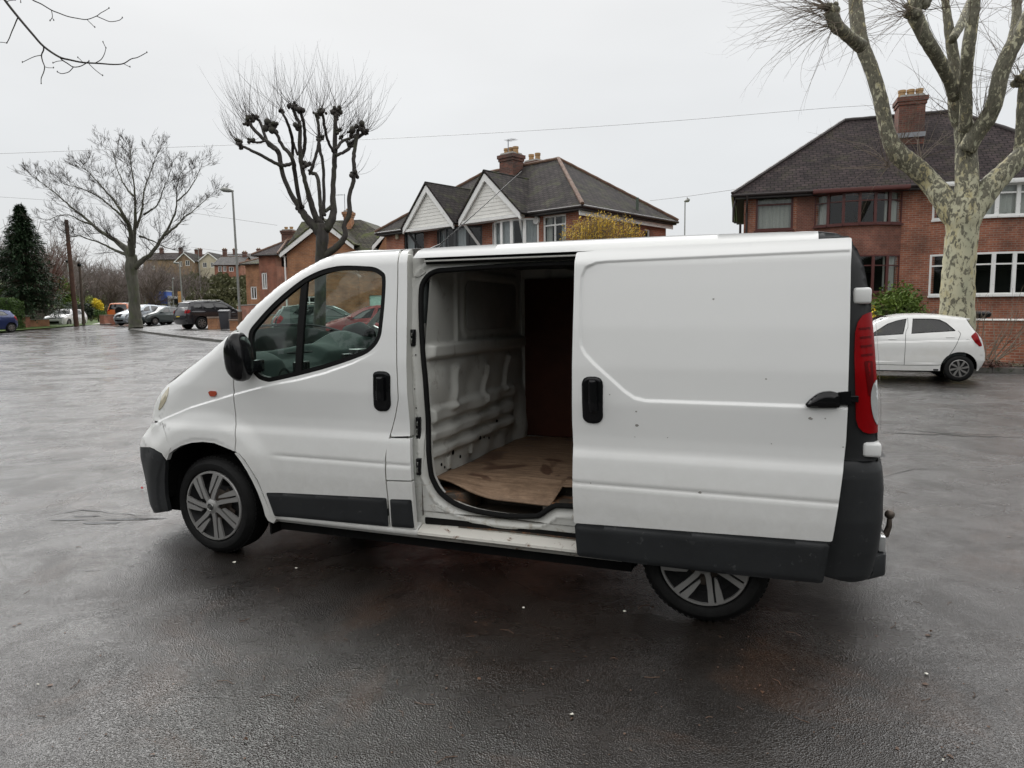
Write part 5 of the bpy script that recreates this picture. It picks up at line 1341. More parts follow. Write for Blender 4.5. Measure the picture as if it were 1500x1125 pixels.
window(h2,loc(w1[0],0,w1[2]),w1[1]-w1[0],w1[3]-w1[2],(.5,),(.72,),'white_upvc',.07,[(0.05,.3),(.7,.95)])
window(h2,loc(hs[3][0],0,hs[3][2]),hs[3][1]-hs[3][0],hs[3][3]-hs[3][2],(.5,),(),'black_frame',.08,[(.05,.45)],cm='blind')
baywin(h2,ba[0],ba[1],.55,[(ba[2]-.6,zb-.05)],5,'white_upvc','brick_mid',-.6,zb,cur={i:[(0,1)] for i in (0,1,2,4)},trans=(),fw=.07,cm='blind')
baywin(h2,bb[0],bb[1],.55,[(bb[2]-.6,zb-.05)],5,'black_frame','brick_mid',-.6,zb,cur={0:[(0,1)],1:[(0,.9)],3:[(0,1)]},trans=(),fw=.08,cm='blind')
for i,(ap,l,r) in enumerate(gb):
    yb=-.75; zl=(l[1]+r[1])/2
    # clad triangle set back, barge boards proud, little roof running back
    mb=MB(); n=11; H=ap[1]-zl
    for k in range(n):
        z0=zl+.02+(H-.15)*k/n; z1=zl+.02+(H-.15)*(k+1)/n-.006; f0=1-(z0-zl)/H; f1_=1-(z1-zl)/H
        cxx=ap[0]; xl0=cxx+(l[0]-cxx)*f0; xr0=cxx+(r[0]-cxx)*f0; xl1=cxx+(l[0]-cxx)*f1_; xr1=cxx+(r[0]-cxx)*f1_
        mb.poly([(xl0,yb+.10,z0),(xr0,yb+.10,z0),(xr1,yb+.112,z1),(xl1,yb+.112,z1)]); mb.poly([(xl1,yb+.125,z1),(xr1,yb+.125,z1),(xr1,yb+.10,z1+.006),(xl1,yb+.10,z1+.006)])
    g_=mb.build('gable_cladding',M['clad'],h2,fixn=False)
    mb=MB()
    for e in (l,r):
        a_=Vector((ap[0],yb,ap[1]-.05)); b_=Vector((e[0]+(e[0]-ap[0])*.02,yb,e[1]-.05)); mb.bar(a_,b_,.05,.24,(0,1,0)) if 0 else mb.prism([(a_.x,a_.z+.10),(b_.x,b_.z+.10),(b_.x,b_.z-.17),(a_.x,a_.z-.20)],lambda a,b,d:(a,d,b),yb-.02,yb+.06)
    mb.build('bargeboard',M['white_upvc'],h2)
    mb=MB(); mb.box((l[0]+.1,yb+.02,zl-.12),(r[0]-.1,yb+.5,zl+.0)); mb.build('gable_soffit',M['white_upvc'],h2)
    back=D2*.5
    roofplane('gable_roof',h2,M['tile_mid'],[[(l[0]-.12,yb-.06,l[1]-.02),(ap[0],yb-.06,ap[1]+.10),(ap[0],back,ap[1]+.10),(l[0]-.12,back,l[1]-.02)][::-1],[(r[0]+.12,yb-.06,r[1]-.02),(ap[0],yb-.06,ap[1]+.10),(ap[0],back,ap[1]+.10),(r[0]+.12,back,r[1]-.02)]],.07)
    mb=MB(); mb.tube([(ap[0],yb-.05,ap[1]+.12),(ap[0],back,ap[1]+.12)],.08,8); mb.build('ridge_tiles',M['tile_moss'],h2)
    # corner braces
    for e,sx in ((l,1),(r,-1)):
        mb=MB(); mb.bar((e[0]+sx*.12,yb+.12,e[1]-.08),(e[0]+sx*.45,-.02,e[1]-1.0),.07,.10); mb.build('bracket',M['white_upvc'] if i==0 else M['black_frame'],h2)
rb=F2.st(818,233,-D2*.5)
hip(h2,M['tile_mid'],0,W2,0,D2,ZE2+.02,rb[1]-Z2,W2-rb[0],rb[0],over=.38,ridge=True); soffit(h2,0,W2,0,D2,ZE2)
mb=MB(); mb.box((W2+.16,-.3,ZE2-.34),(W2+.18,D2+.3,ZE2-.17)); mb.build('soffit_board',M['white_upvc'],h2)
cc=F2.st(749,250,-D2*.42); chimney(h2,cc[0],D2*.42,cc[1]-Z2-1.2,F2.st(749,228,-D2*.42)[1]-Z2,.82,.7,3)
aerial(h2,F2.st(751,210,-D2*.42)[0],D2*.42-.3,cc[1]-Z2,F2.st(751,206,-D2*.42)[1]-Z2,.45)
cc=F2.st(783,240,-D2*.75); chimney(h2,cc[0],D2*.75,cc[1]-Z2-1.2,F2.st(783,238,-D2*.75)[1]-Z2,.8,.6,2,rise=.4)
mb=MB(); mb.tube([(W2+.05,.4+D2*.55,ZE2+.75),(W2+.05,.4+D2*.55,ZE2-.6),(W2+.08,D2*.45,ZE2-.9),(W2+.08,D2*.45,0)],.06,8); mb.build('soil_pipe',mat('pipe_green',(.06,.08,.06),.5),h2,smooth=True)
mb=MB(); q=f2(787,323); mb.lathe([(0,-.10),(.15,-.10),(.16,-.02),(.15,0)],1,18,(q[0],0,q[1])); mb.build('alarm_box',M['white_upvc'],h2)
q=f2(583,345); mb=MB(); mb.box((q[0]-.1,-.1,q[1]-.17),(q[0]+.1,0,q[1]+.17)); mb.build('alarm_box',M['render'],h2,bevel=.03)
# ---------------- orange-brick house left of the pollard
A3=gp(408,41.); F3=Fac((A3.x,A3.y),math.radians(-10)); Z3=gz(A3.x,A3.y)
h3=F3.root('brick_house','tan brick house with white barge boards and mossy roof behind the pollarded tree','house',Z3)
def f3(px,py,off=0): s,z=F3.st(px,py,off); return s,z-Z3
ZE3=f3(414,372)[1]; g0=f3(414,372,.0); g1=f3(516,360,0); ap=f3(474,325,0); W3=f3(577,365)[0]; D3=9.
wall('front_wall',h3,M['brick_tan'],[(g0[0]+.25,-.5),(g1[0]+.3,-.5),(g1[0]+.3,ZE3),(ap[0],ap[1]-.15),(g0[0]+.25,ZE3)],[(g0[0]+.9,g0[0]+2.1,.9,2.1)],T=loc(0,0,0))
wall('side_wall',h3,M['brick_tan'],[(0,-.5),(D3,-.5),(D3,ZE3),(0,ZE3)],[(1.,1.9,3.,4.2),(3.2,4.1,3.,4.2),(5.4,6.2,3.,4.2),(1.,1.9,.8,2.),(3.2,4.1,.8,2.)],T=loc(g0[0]+.25,D3,0,-PI/2))
for x,z in ((1.,3.),(3.2,3.),(5.4,3.),(1.,.8),(3.2,.8)): window(h3,loc(g0[0]+.25,D3,0,-PI/2)@loc(x,0,z),.85,1.2,(.5,),(),'white_upvc',.09)
window(h3,loc(g0[0]+.9,0,.9),1.2,1.2,(.5,),(.7,),'white_upvc',.07)
wall('front_wing_wall',h3,M['brick_tan'],[(g1[0]+.3,-.5),(W3+1.0,-.5),(W3+1.0,ZE3-.1),(g1[0]+.3,ZE3-.1)],[(g1[0]+.9,g1[0]+1.9,.1,2.1)],T=loc(0,.02,0))
mb=MB(); mb.box((g1[0]+.9,.08,-.1),(g1[0]+1.9,.13,2.1)); mb.build('front_door',mat('pale_green_door',(.42,.62,.55),.5),h3)
window(h3,loc(g1[0]-.75,-.02,.7),.8,1.4,(.5,),(.75,),'white_upvc',.09)
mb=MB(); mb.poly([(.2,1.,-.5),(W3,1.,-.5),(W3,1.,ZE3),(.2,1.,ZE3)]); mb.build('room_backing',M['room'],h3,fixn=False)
zr3=f3(460,324,-3.)[1]
xl=f3(406.7,330)[0]
mb=MB()
for e in (g0,(g1[0]+.2,g1[1])): mb.prism([(ap[0],ap[1]+.08),(e[0],e[1]+.08),(e[0],e[1]-.22),(ap[0],ap[1]-.22)],lambda a,b,d:(a,d,b),-.32,-.27)
mb.prism([(g1[0],ZE3-.02),(W3+.2,ZE3-.02),(W3+.2,ZE3-.24),(g1[0],ZE3-.24)],lambda a,b,d:(a,d,b),-.30,-.26)
mb.build('bargeboard',M['white_upvc'],h3)
roofplane('gable_roof',h3,M['tile_moss'],[[(g0[0]-.05,-.35,g0[1]),(ap[0],-.35,ap[1]+.13),(ap[0],4.,ap[1]+.13),(g0[0]-.05,4.,g0[1])][::-1],[(g1[0]+.2,-.35,g1[1]),(ap[0],-.35,ap[1]+.13),(ap[0],4.,ap[1]+.13),(g1[0]+.2,4.,g1[1])]],.08)
xr=f3(528,325,-3.)[0]
roofplane('roof',h3,M['tile_moss'],[[(xl,.2,ZE3-.05),(W3+.8,-.25,ZE3-.05),(xr,3.,zr3),(xl,3.,zr3)],[(W3+.8,-.25,ZE3),(W3+.8,D3,ZE3),(xr,D3-3,zr3),(xr,3.,zr3)],[(xl,D3,ZE3),(W3+.8,D3,ZE3),(xr,D3-3,zr3),(xl,3.,zr3)][::-1]],.08)
wall('gable_end',h3,M['tile_dark'],[(0,ZE3-.7),(D3-.2,ZE3-.7),(D3-.2,ZE3),(D3-3.2,zr3-.06),(1,ZE3)],T=loc(xl+.03,D3,0,-PI/2))
mb=MB(); mb.tube([(g0[0]-.05,-.2,ZE3-.1),(g0[0]-.05,D3,ZE3-.1)],.07,8); mb.tube([(g0[0]+.15,-.06,ZE3-.15),(g0[0]+.18,-.06,-.3)],.045,8); mb.build('gutter',M['white_upvc'],h3)
cc=F3.st(511,325,-2.4); chimney(h3,cc[0],2.4,cc[1]-Z3-1.,F3.st(511,311,-2.4)[1]-Z3,.45,.5,1,'brick_tan',.2)
aerial(h3,F3.st(505,300,-2.4)[0],2.4,cc[1]-Z3-.6,F3.st(505,284,-2.4)[1]-Z3,.5,-1)
# right wing small gable (px 548-580)
q=[f3(545,362,.6),f3(567,337,.6),f3(590,350,.6)]
wall('small_gable',h3,M['brick_tan'],[(q[0][0]+.1,ZE3-.3),(q[2][0],ZE3-.3),(q[2][0],q[2][1]),(q[1][0],q[1][1]-.1),],T=loc(0,-.5,0))
mb=MB(); mb.prism([(q[1][0],q[1][1]+.05),(q[0][0],q[0][1]+.05),(q[0][0],q[0][1]-.2),(q[1][0],q[1][1]-.2)],lambda a,b,d:(a,d,b),-.62,-.57); mb.build('bargeboard',M['white_upvc'],h3)
roofplane('small_gable_roof',h3,M['tile_mid'],[[(q[0][0],-.6,q[0][1]),(q[1][0],-.6,q[1][1]),(q[1][0],3.,q[1][1]),(q[0][0],3.,q[0][1])][::-1],[(q[2][0],-.6,q[2][1]),(q[1][0],-.6,q[1][1]),(q[1][0],3.,q[1][1]),(q[2][0],3.,q[2][1])]],.08)
# ---------------- simple houses further off
def simple_house(px0,px1,py_e,py_r,Y,label,wm,rm,ridge_in=.0,D=7,yaw=0.,wins=(),group=None,gable=False,zb=None,chim=(),name='house'):
    A=gp(px0,Y); F=Fac((A.x,A.y),yaw); z=A.z if zb is None else zb
    s1,ze=F.st(px1,py_e); ze=F.st((px0+px1)/2,py_e)[1]-z; zr_=F.st((px0+px1)/2,py_r,-D/2)[1]-z; W=s1
    o=F.root(name,label,'house',z,group)
    if gable: wall('front_wall',o,M[wm],[(0,-6),(W,-6),(W,ze),(W/2,zr_-.1),(0,ze)],[w_[:4] for w_ in wins])
    else: wall('front_wall',o,M[wm],[(0,-6),(W,-6),(W,ze),(0,ze)],[w_[:4] for w_ in wins])
    wall('side_wall',o,M[wm],[(0,-6),(D,-6),(D,ze),(D/2 if not gable and ridge_in<=0 else D,zr_ if not gable and ridge_in<=0 else ze),(0,ze)],T=loc(W,0,0,PI/2))
    wall('side_wall',o,M[wm],[(0,-6),(D,-6),(D,ze),(D/2 if not gable and ridge_in<=0 else D,zr_ if not gable and ridge_in<=0 else ze),(0,ze)],T=loc(0,D,0,-PI/2))
    for w_ in wins: window(o,loc(w_[0],0,w_[2]),w_[1]-w_[0],w_[3]-w_[2],(.5,),(),'white_upvc',.10,sill=False)
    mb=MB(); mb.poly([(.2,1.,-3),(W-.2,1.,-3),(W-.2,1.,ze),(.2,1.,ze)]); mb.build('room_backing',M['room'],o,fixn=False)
    if gable:
        roofplane('roof',o,M[rm],[[(-.3,-.3,ze-.1),(W/2,-.3,zr_),(W/2,D,zr_),(-.3,D,ze-.1)][::-1],[(W+.3,-.3,ze-.1),(W/2,-.3,zr_),(W/2,D,zr_),(W+.3,D,ze-.1)]],.12)
        mb=MB()
        for x in (-.3,W+.3): mb.prism([(W/2,zr_+.02),(x,ze-.08),(x,ze-.38),(W/2,zr_-.3)],lambda a,b,d:(a,d,b),-.36,-.30)
        mb.build('bargeboard',M['white_upvc'],o)
    else: hip(o,M[rm],0,W,0,D,ze,zr_,ridge_in if ridge_in>0 else -.35,W-(ridge_in if ridge_in>0 else -.35),over=.35)
    for cx_,h_ in chim: chimney(o,cx_*W,D/2,zr_-.6,zr_+h_,.9,.7,2,rise=.3)
    return o
simple_house(383,404,373,349,52,'small red brick house with dark hipped roof left of the tan brick house','brick_mid','tile_dark',1.0,7,math.radians(-14),[(.15,.6,2.7,3.9)],chim=[(.3,.5)])
simple_house(363,384,386,372,62,'orange brick house peeping out left of the other roadside houses','brick_tan','tile_moss',1.0,8,math.radians(-14),[(.4,1.,2.,3.1)])
# hillside terrace
grp='houses on the hillside'
simple_house(262,284,383,372,168,'brown and white gabled house at the left end of the hillside row','brick_buff','tile_mid',0,9,0,[(.7,1.5,5.6,6.8),(2.3,3.3,5.8,7.),(2.3,3.3,2.4,3.4)],grp,True,chim=[(.9,1.1)])
simple_house(295,322,383,372,170,'cream rendered gabled house in the middle of the hillside row','render','tile_mid',0,9,0,[(1.,2.,5.3,6.5),(2.9,3.6,5.3,6.5),(1.,2.,2.,3.2)],grp,True,chim=[(.9,1.1)])
simple_house(278,300,383,373,174,'grey roofed link house between the two gabled hillside houses','brick_buff','tile_mid',0,8,0,[(1.,2.,5.,6.2)],grp,chim=[(.2,1.2)])
simple_house(318,352,388,376,158,'red brick hillside house with white windows below the grey roofs','brick_mid','tile_grey',0,9,0,[(.8,1.6,4.6,5.8),(1.9,2.6,4.6,5.8),(.8,1.8,1.,2.),(3.2,4.2,4.6,5.6)],grp,chim=[(.9,1.)])
simple_house(330,385,381,372,178,'long grey roofed house at the top right of the hillside row','brick_mid','tile_grey',0,9,0,[(2,3,4.6,5.6)],grp,chim=[(.15,1.2),(.75,1.2)])
simple_house(215,262,380,371,190,'long dark roofed house half hidden by the wood on the hillside','brick_buff','tile_dark',0,9,0,[(2,3,4.6,5.6)],grp,chim=[(.3,1.3),(.85,1.3)])
# ------------------------------------------------------------------ trees and plants
def bark(name,c0,c1,sc=6,moss=None,b_=.5,stretch=(1,1,.25)):
    m,t,b=nt(name); c=coords(t,scale=stretch); n=noise(t,c,sc,8,.7,.4)
    col=ramp(t,n,[(.35,c0),(.65,c1)])
    if moss: col=mixc(t,ramp(t,noise(t,coords(t),2.2,6,.7),[(.5,0.),(.66,moss)]),col,(.055,.075,.02))
    L(t,col,b.inputs['Base Color']); b.inputs['Roughness'].default_value=.8; bump(t,b,n,b_,.03); M[name]=m
bark('bark_dark',(.018,.015,.013),(.060,.052,.046),9,.35)
bark('bark_grey',(.05,.048,.036),(.10,.097,.075),5,.6)
bark('twig_dark',(.026,.019,.015),(.05,.037,.029),9)
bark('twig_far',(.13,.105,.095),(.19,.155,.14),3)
bark('twig_tan',(.11,.085,.065),(.18,.14,.10),9)
bark('bark_brown',(.05,.035,.025),(.09,.065,.045),8)
def plane_bark():
    m,t,b=nt('mottled_plane_bark'); c=coords(t,scale=(1,1,.55)); o=coords(t)
    a=noise(t,c,9.5,7,.66,.6); a2=noise(t,c,2.2,4,.6,.3); f2=noise(t,c,22,4,.6)
    sep=N(t,'ShaderNodeSeparateXYZ'); L(t,o,sep.inputs[0])
    h=N(t,'ShaderNodeMapRange'); L(t,sep.outputs[2],h.inputs[0]); h.inputs[1].default_value=3.2; h.inputs[2].default_value=6.0; h.inputs[3].default_value=-.04; h.inputs[4].default_value=.085
    s1=N(t,'ShaderNodeMath',_operation='ADD'); L(t,a,s1.inputs[0]); L(t,h.outputs[0],s1.inputs[1])
    m2=N(t,'ShaderNodeMath',_operation='MULTIPLY_ADD'); L(t,f2,m2.inputs[0]); m2.inputs[1].default_value=.25; L(t,s1.outputs[0],m2.inputs[2])
    f=ramp(t,m2.outputs[0],[(.615,0.),(.670,1.)])
    pale=ramp(t,a2,[(.30,(.36,.36,.255)),(.52,(.45,.43,.30)),(.62,(.42,.37,.20)),(.72,(.31,.265,.15))])
    dk=ramp(t,f2,[(.35,(.070,.066,.045)),(.65,(.165,.155,.11))])
    L(t,mixc(t,f,pale,dk),b.inputs['Base Color']); b.inputs['Roughness'].default_value=.75
    bump(t,b,f,.5,.02,bump(t,b,f2,.2,.01)); M['plane_bark']=m
plane_bark()
def leafmat(name,c0,c1,sc=1.6):
    m,t,b=nt(name); c=coords(t)
    col=ramp(t,noise(t,c,sc,6,.75),[(.3,c0),(.7,c1)]); col=mixc(t,1.,col,ramp(t,noise(t,c,30,2,.6),[(.3,.55),(.7,1.4)]),'MULTIPLY')
    L(t,col,b.inputs['Base Color']); b.inputs['Roughness'].default_value=.65; b.inputs['Specular IOR Level'].default_value=.25; M[name]=m
leafmat('conifer_needles',(.012,.028,.013),(.034,.062,.026)); leafmat('hedge_leaves',(.045,.085,.02),(.075,.13,.03)); leafmat('bush_leaves',(.035,.075,.012),(.15,.21,.035),1.2)
leafmat('yellow_leaves',(.55,.42,.02),(.75,.60,.05)); leafmat('olive_leaves',(.10,.13,.03),(.19,.22,.05)); leafmat('dark_leaves',(.015,.024,.014),(.035,.045,.028)); leafmat('gold_twigs',(.50,.34,.05),(.78,.56,.10),3); leafmat('red_leaves',(.07,.030,.022),(.12,.055,.04)); leafmat('scrub',(.05,.06,.025),(.13,.12,.06),.4)
def skel(o,k,scale,Y,paths,wob=.0,seed=1,zdepth=0.):
    "paths: lists of (x,y,r) in zoomed picture units -> lists of (Vector, radius) at roughly distance Y"
    r_=random.Random(seed); out=[]
    for pi,p in enumerate(paths):
        dirn=r_.uniform(-1,1)*(pi>0); q=[]
        for i,(x,y,*r) in enumerate(p):
            px,py=o[0]+x/scale,o[1]+y/scale; h=max(0,(k-py))/k
            yy=Y+dirn*wob*min(1,i/3.)*(.4+h)
            q.append((at(px,py,yy),(r[0] if r else None)))
        rs=[]; last=6
        for v,r in q:
            if r is None: r=last*.82
            last=r; rs.append((v,r/scale*Y/CF*v.y/math.hypot(v.x,v.y)))
        out.append(rs)
    return out
def limb(mb,p,n=8,sub=4,jit=0,seed=0):
    r_=random.Random(seed); P=catmull([tuple(v)+(r,) for v,r in p],sub); mb.tube([Vector(q[:3])+Vector((r_.uniform(-jit,jit),r_.uniform(-jit,jit),r_.uniform(-jit,jit))) for q in P],[max(.004,q[3]*(1+r_.uniform(-.03,.03))) for q in P],n)
def knob(mb,c,r,seed=0):
    r_=random.Random(seed)
    for k in range(10):
        o=Vector((r_.uniform(-1,1),r_.uniform(-1,1),r_.uniform(-.7,.9)))*r*.85; rr_=r*r_.uniform(.28,.62); n=6
        mb.tube([c+o+Vector((0,0,-rr_)),c+o+Vector((0,0,-rr_*.6)),c+o,c+o+Vector((0,0,rr_*.6)),c+o+Vector((0,0,rr_))],[rr_*.3,rr_*.85,rr_*1.02,rr_*.8,rr_*.25],n)
def shoot(mb,p,d,Lg,r,r_,up=.0,bend=.25,n=7,sides=3,side=.0,droop=0):
    pts=[Vector(p)]; d=Vector(d).normalized(); rs=[r]; bv=Vector((r_.uniform(-1,1),r_.uniform(-1,1),r_.uniform(-1,1)))*bend
    for i in range(n):
        d=(d+bv*(1./n)+Vector((0,0,up/n-droop*i/n/n))+Vector((r_.uniform(-1,1),r_.uniform(-1,1),r_.uniform(-1,1)))*.07).normalized(); pts.append(pts[-1]+d*Lg/n); rs.append(r*(1-.8*(i+1)/n))
        if side and r_.random()<side and i>0:
            q=(d+Vector((r_.uniform(-1,1),r_.uniform(-1,1),r_.uniform(-1,1)))*.9).normalized(); l=Lg*.22*r_.random()
            mb.tube([pts[-1],pts[-1]+q*l*.5,pts[-1]+q*l+Vector((0,0,l*.15))],[rs[-1]*.7,rs[-1]*.5,rs[-1]*.25],sides,False)
    mb.tube(pts,rs,sides,False); return pts
def grow(mb,p,d,Lg,r,lev,r_,spread=.75,up=.12,sides=3,n=5,kids=(2,4),rmin=.006,jt=.17):
    pts=[Vector(p)]; d=Vector(d).normalized(); rs=[r]
    for i in range(n):
        d=(d+Vector((r_.uniform(-1,1),r_.uniform(-1,1),r_.uniform(-1,1)))*jt+Vector((0,0,up/n))).normalized(); pts.append(pts[-1]+d*Lg/n); rs.append(max(rmin,r*(1-.65*(i+1)/n)))
    mb.tube(pts,rs,sides if lev<2 else sides+1,False)
    if lev>0:
        for k in range(r_.randint(*kids)):
            i=r_.randint(1,n); q=(d+Vector((r_.uniform(-1,1),r_.uniform(-1,1),r_.uniform(-.7,1)))*spread).normalized()
            grow(mb,pts[i],q,Lg*r_.uniform(.5,.8),rs[i]*.65,lev-1,r_,spread,up,sides,max(3,n-1),kids,rmin,jt)
def treething(name,label,base,group=None): return thing(name,label,'tree',tuple(base),0,group)
def finish(mb,name,m,root,smooth=True):
    o=mb.build(name,m,root,smooth=smooth,fixn=False,angle=2.); o.matrix_parent_inverse=Matrix.Translation(root.location).inverted(); return o
# ---- pollarded tree
YP=24.; base=gp(478,YP); pt=treething('pollarded_tree','dark pollarded tree with knobbly stumps and fine upright shoots behind the van cab',base)
S=[[(588,1600,36),(592,1400,31),(598,1120,30),(605,1010,32),(600,940,30)],
 [(600,1000,26),(570,960,24),(520,905,20),(490,860,17),(440,780,12),(400,680,12),(385,600,12),(370,560,13),(310,510,10),(250,450,9),(225,410,8)],
 [(400,650,9),(370,632,9),(320,605,9),(250,570,8),(200,545,7),(175,525,6)],[(372,562,9),(340,545,9),(320,520,9),(290,430,8),(265,398,7)],[(310,515,6),(275,523,6),(240,520,6)],
 [(495,860,12),(490,830,11),(465,700,11),(450,600,11),(400,540,9),(370,480,8),(345,448,7)],[(450,610,8),(452,560,8),(450,500,8),(425,420,7),(398,365,6)],[(385,634,9),(420,640,10),(455,628,9)],
 [(600,940,20),(570,900,16),(545,820,13),(520,740,11),(500,640,12),(490,560,11),(490,440,9),(465,380,8),(450,335,8)],[(500,600,9),(515,540,9),(512,440,8),(490,355,8)],[(585,950,12),(558,890,11),(528,790,9),(512,700,8)],[(480,590,7),(462,540,6),(440,470,7),(425,420,6)],
 [(605,920,12),(596,860,10),(590,760,10),(575,690,10),(548,675,9),(570,600,8),(590,500,8),(578,385,8)],[(615,900,11),(613,860,9),(612,740,8),(608,620,8),(592,560,8),(588,500,8)],
 [(620,970,26),(650,930,22),(662,880,18),(660,780,14),(665,680,13),(670,590,13),(672,450,11),(678,365,9)],[(665,575,8),(640,530,7),(622,470,7),(605,365,7)],[(672,590,9),(700,580,8),(740,555,9),(785,500,9),(828,472,8)],[(675,560,8),(705,520,8),(750,500,8),(792,478,8)],
 [(610,1110,22),(660,1075,19),(700,1040,17),(725,1000,14),(718,945,13),(745,890,13),(745,800,11),(765,720,11),(768,650,10),(768,580,10),(780,520,9),(790,455,9)],[(620,880,9),(640,862,10),(655,850,9)]]
PX=skel((300,60),330,3.516,YP,S,1.6,3)
mb=MB()
for i,p in enumerate(PX): limb(mb,p,10 if i in(0,1,14,18) else 8,5,.012,i)
KS=1.35
KN=[(225,405,16),(265,395,14),(220,432,13),(175,523,13),(240,518,12),(345,445,22),(395,362,9),(450,335,15),(490,350,15),(482,440,16),(578,385,13),(590,500,13),(605,360,13),(678,358,17),(680,395,12),(790,450,22),(830,472,13),(750,478,12),(692,465,12),(770,690,17),(525,640,14),(545,678,9),(600,500,9),(350,455,10),(185,548,8),(745,530,12),(490,865,14),(700,500,9)]
tw=MB(); r_=random.Random(5)
for i,(x,y,r) in enumerate(KN):
    px,py=300+x/3.516,60+y/3.516; yy=YP+r_.uniform(-1.1,1.1)*(.4 if y>500 else 1)
    best=min((v for p in PX for v,_ in p),key=lambda v:(v-at(px,py,v.y)).length); c=at(px,py,best.y); R_=r*KS/3.516*YP/CF
    knob(mb,c,R_,i)
    n=15 if y<550 else 8
    for k in range(n):
        a=(x-520)/400.; d=Vector((a*.8+r_.uniform(-.9,.9),r_.uniform(-.8,.8),r_.uniform(.1,1.1) if y<550 else r_.uniform(-.3,.8)))
        l=r_.uniform(.7,2.25) if y<520 else r_.uniform(.5,1.5)
        shoot(tw,c+Vector((r_.uniform(-1,1),r_.uniform(-1,1),r_.uniform(-.3,1)))*R_*.6,d,l,.0068,r_,up=1.3,bend=.45,side=.35)
finish(mb,'trunk',M['bark_dark'],pt); finish(tw,'shoots',M['twig_dark'],pt)
# ---- big plane tree
YT=17.6; base=gp(1402,YT); pl=treething('plane_tree','large plane tree with mottled cream and olive bark standing behind the white hatchback',base)
S=[[(1185,1800,94),(1180,1650,90),(1180,1500,88),(1184,1330,83),(1195,1200,80),(1205,1100,82),(1212,1020,88),(1215,950,74)],
 [(1190,1060,60),(1150,1010,62),(1100,930,58),(1050,870,54),(980,800,54),(900,735,50),(850,640,38),(815,480,36),(775,340,36),(735,240,36),(712,160,38),(700,60,36),(690,-60,32)],
 [(720,220,34),(680,190,30),(640,155,28),(600,120,30),(578,60,30)],
 [(1215,990,66),(1228,900,60),(1225,800,56),(1222,700,54),(1210,600,50),(1180,540,42),(1170,440,36),(1165,300,30),(1152,200,28),(1135,90,22),(1120,-20,18)],
 [(1168,470,30),(1140,380,30),(1095,290,32),(1040,200,32),(1005,130,34),(975,50,36),(1000,-40,34)],
 [(1215,620,34),(1222,560,32),(1222,400,30),(1232,250,32),(1250,110,30),(1262,20,28),(1262,-60,26)],[(1155,190,22),(1195,125,24),(1225,60,26),(1240,10,20)],
 [(1225,720,46),(1270,640,44),(1320,575,44),(1362,480,40),(1390,350,40),(1430,250,40),(1480,160,36),(1530,60,34),(1600,-40,30)],[(1425,240,26),(1455,150,26),(1465,60,24),(1460,-40,22)],
 [(1230,1040,66),(1290,960,64),(1340,890,60),(1400,830,56),(1470,760,50),(1560,650,44),(1640,500,36)],[(1470,760,26),(1480,640,25),(1488,500,24),(1500,400,26),(1510,340,24)]]
PX=skel((1040,0),330,3.26,YT,S,1.0,8)
mb=MB()
for i,p in enumerate(PX): limb(mb,p,20 if i<2 or i in(3,7,9) else 12,5,.005,i+40)
tw=MB(); r_=random.Random(9)
KN=[(570,40,30,46,(-1.2,0,.25)),(600,110,26,26,(-1,0,-.1)),(630,120,20,10,(-.6,0,.5)),(950,60,34,30,(-.9,0,.1)),(1000,20,34,16,(-.2,0,.8)),(1030,55,18,8,(.2,0,.3)),(1480,385,30,24,(-.7,0,.3)),(850,790,20,12,(-.6,0,.5)),(900,720,26,16,(0,0,1)),(700,170,26,8,(.4,0,.2)),(1290,560,24,14,(.1,0,1)),(1180,560,20,8,(-.6,0,.8)),(1455,180,22,10,(.3,0,.6)),(1340,880,16,5,(.6,0,.8)),(1240,130,18,12,(.2,0,.8)),(1130,60,20,12,(-.3,0,.9)),(1465,40,24,12,(0,0,.6)),(690,20,24,14,(-.2,0,.6)),(1400,330,16,8,(.4,0,.5)),(1000,760,14,10,(.3,0,.9)),(930,700,14,8,(-.3,0,-.5))]
for i,(x,y,r,n,dd) in enumerate(KN):
    px,py=1040+x/3.26,y/3.26
    best=min((v for p in PX for v,_ in p),key=lambda v:(v-at(px,py,v.y)).length); c=at(px,py,best.y); R_=r/3.26*YT/CF
    if r>=26: knob(mb,c,R_,i+50)
    for k in range(int(n*1.25)):
        d=Vector(dd)+Vector((r_.uniform(-.8,.8),r_.uniform(-.9,.9),r_.uniform(-.7,.7)))
        shoot(tw,c+Vector((r_.uniform(-1,1),r_.uniform(-1,1),r_.uniform(-1,1)))*R_*.6,d,r_.uniform(.7,2.6),.0075,r_,up=-.25 if dd[2]<.6 else .35,bend=.9,side=.4,n=9)
finish(mb,'trunk',M['plane_bark'],pl); finish(tw,'shoots',M['twig_tan'],pl)
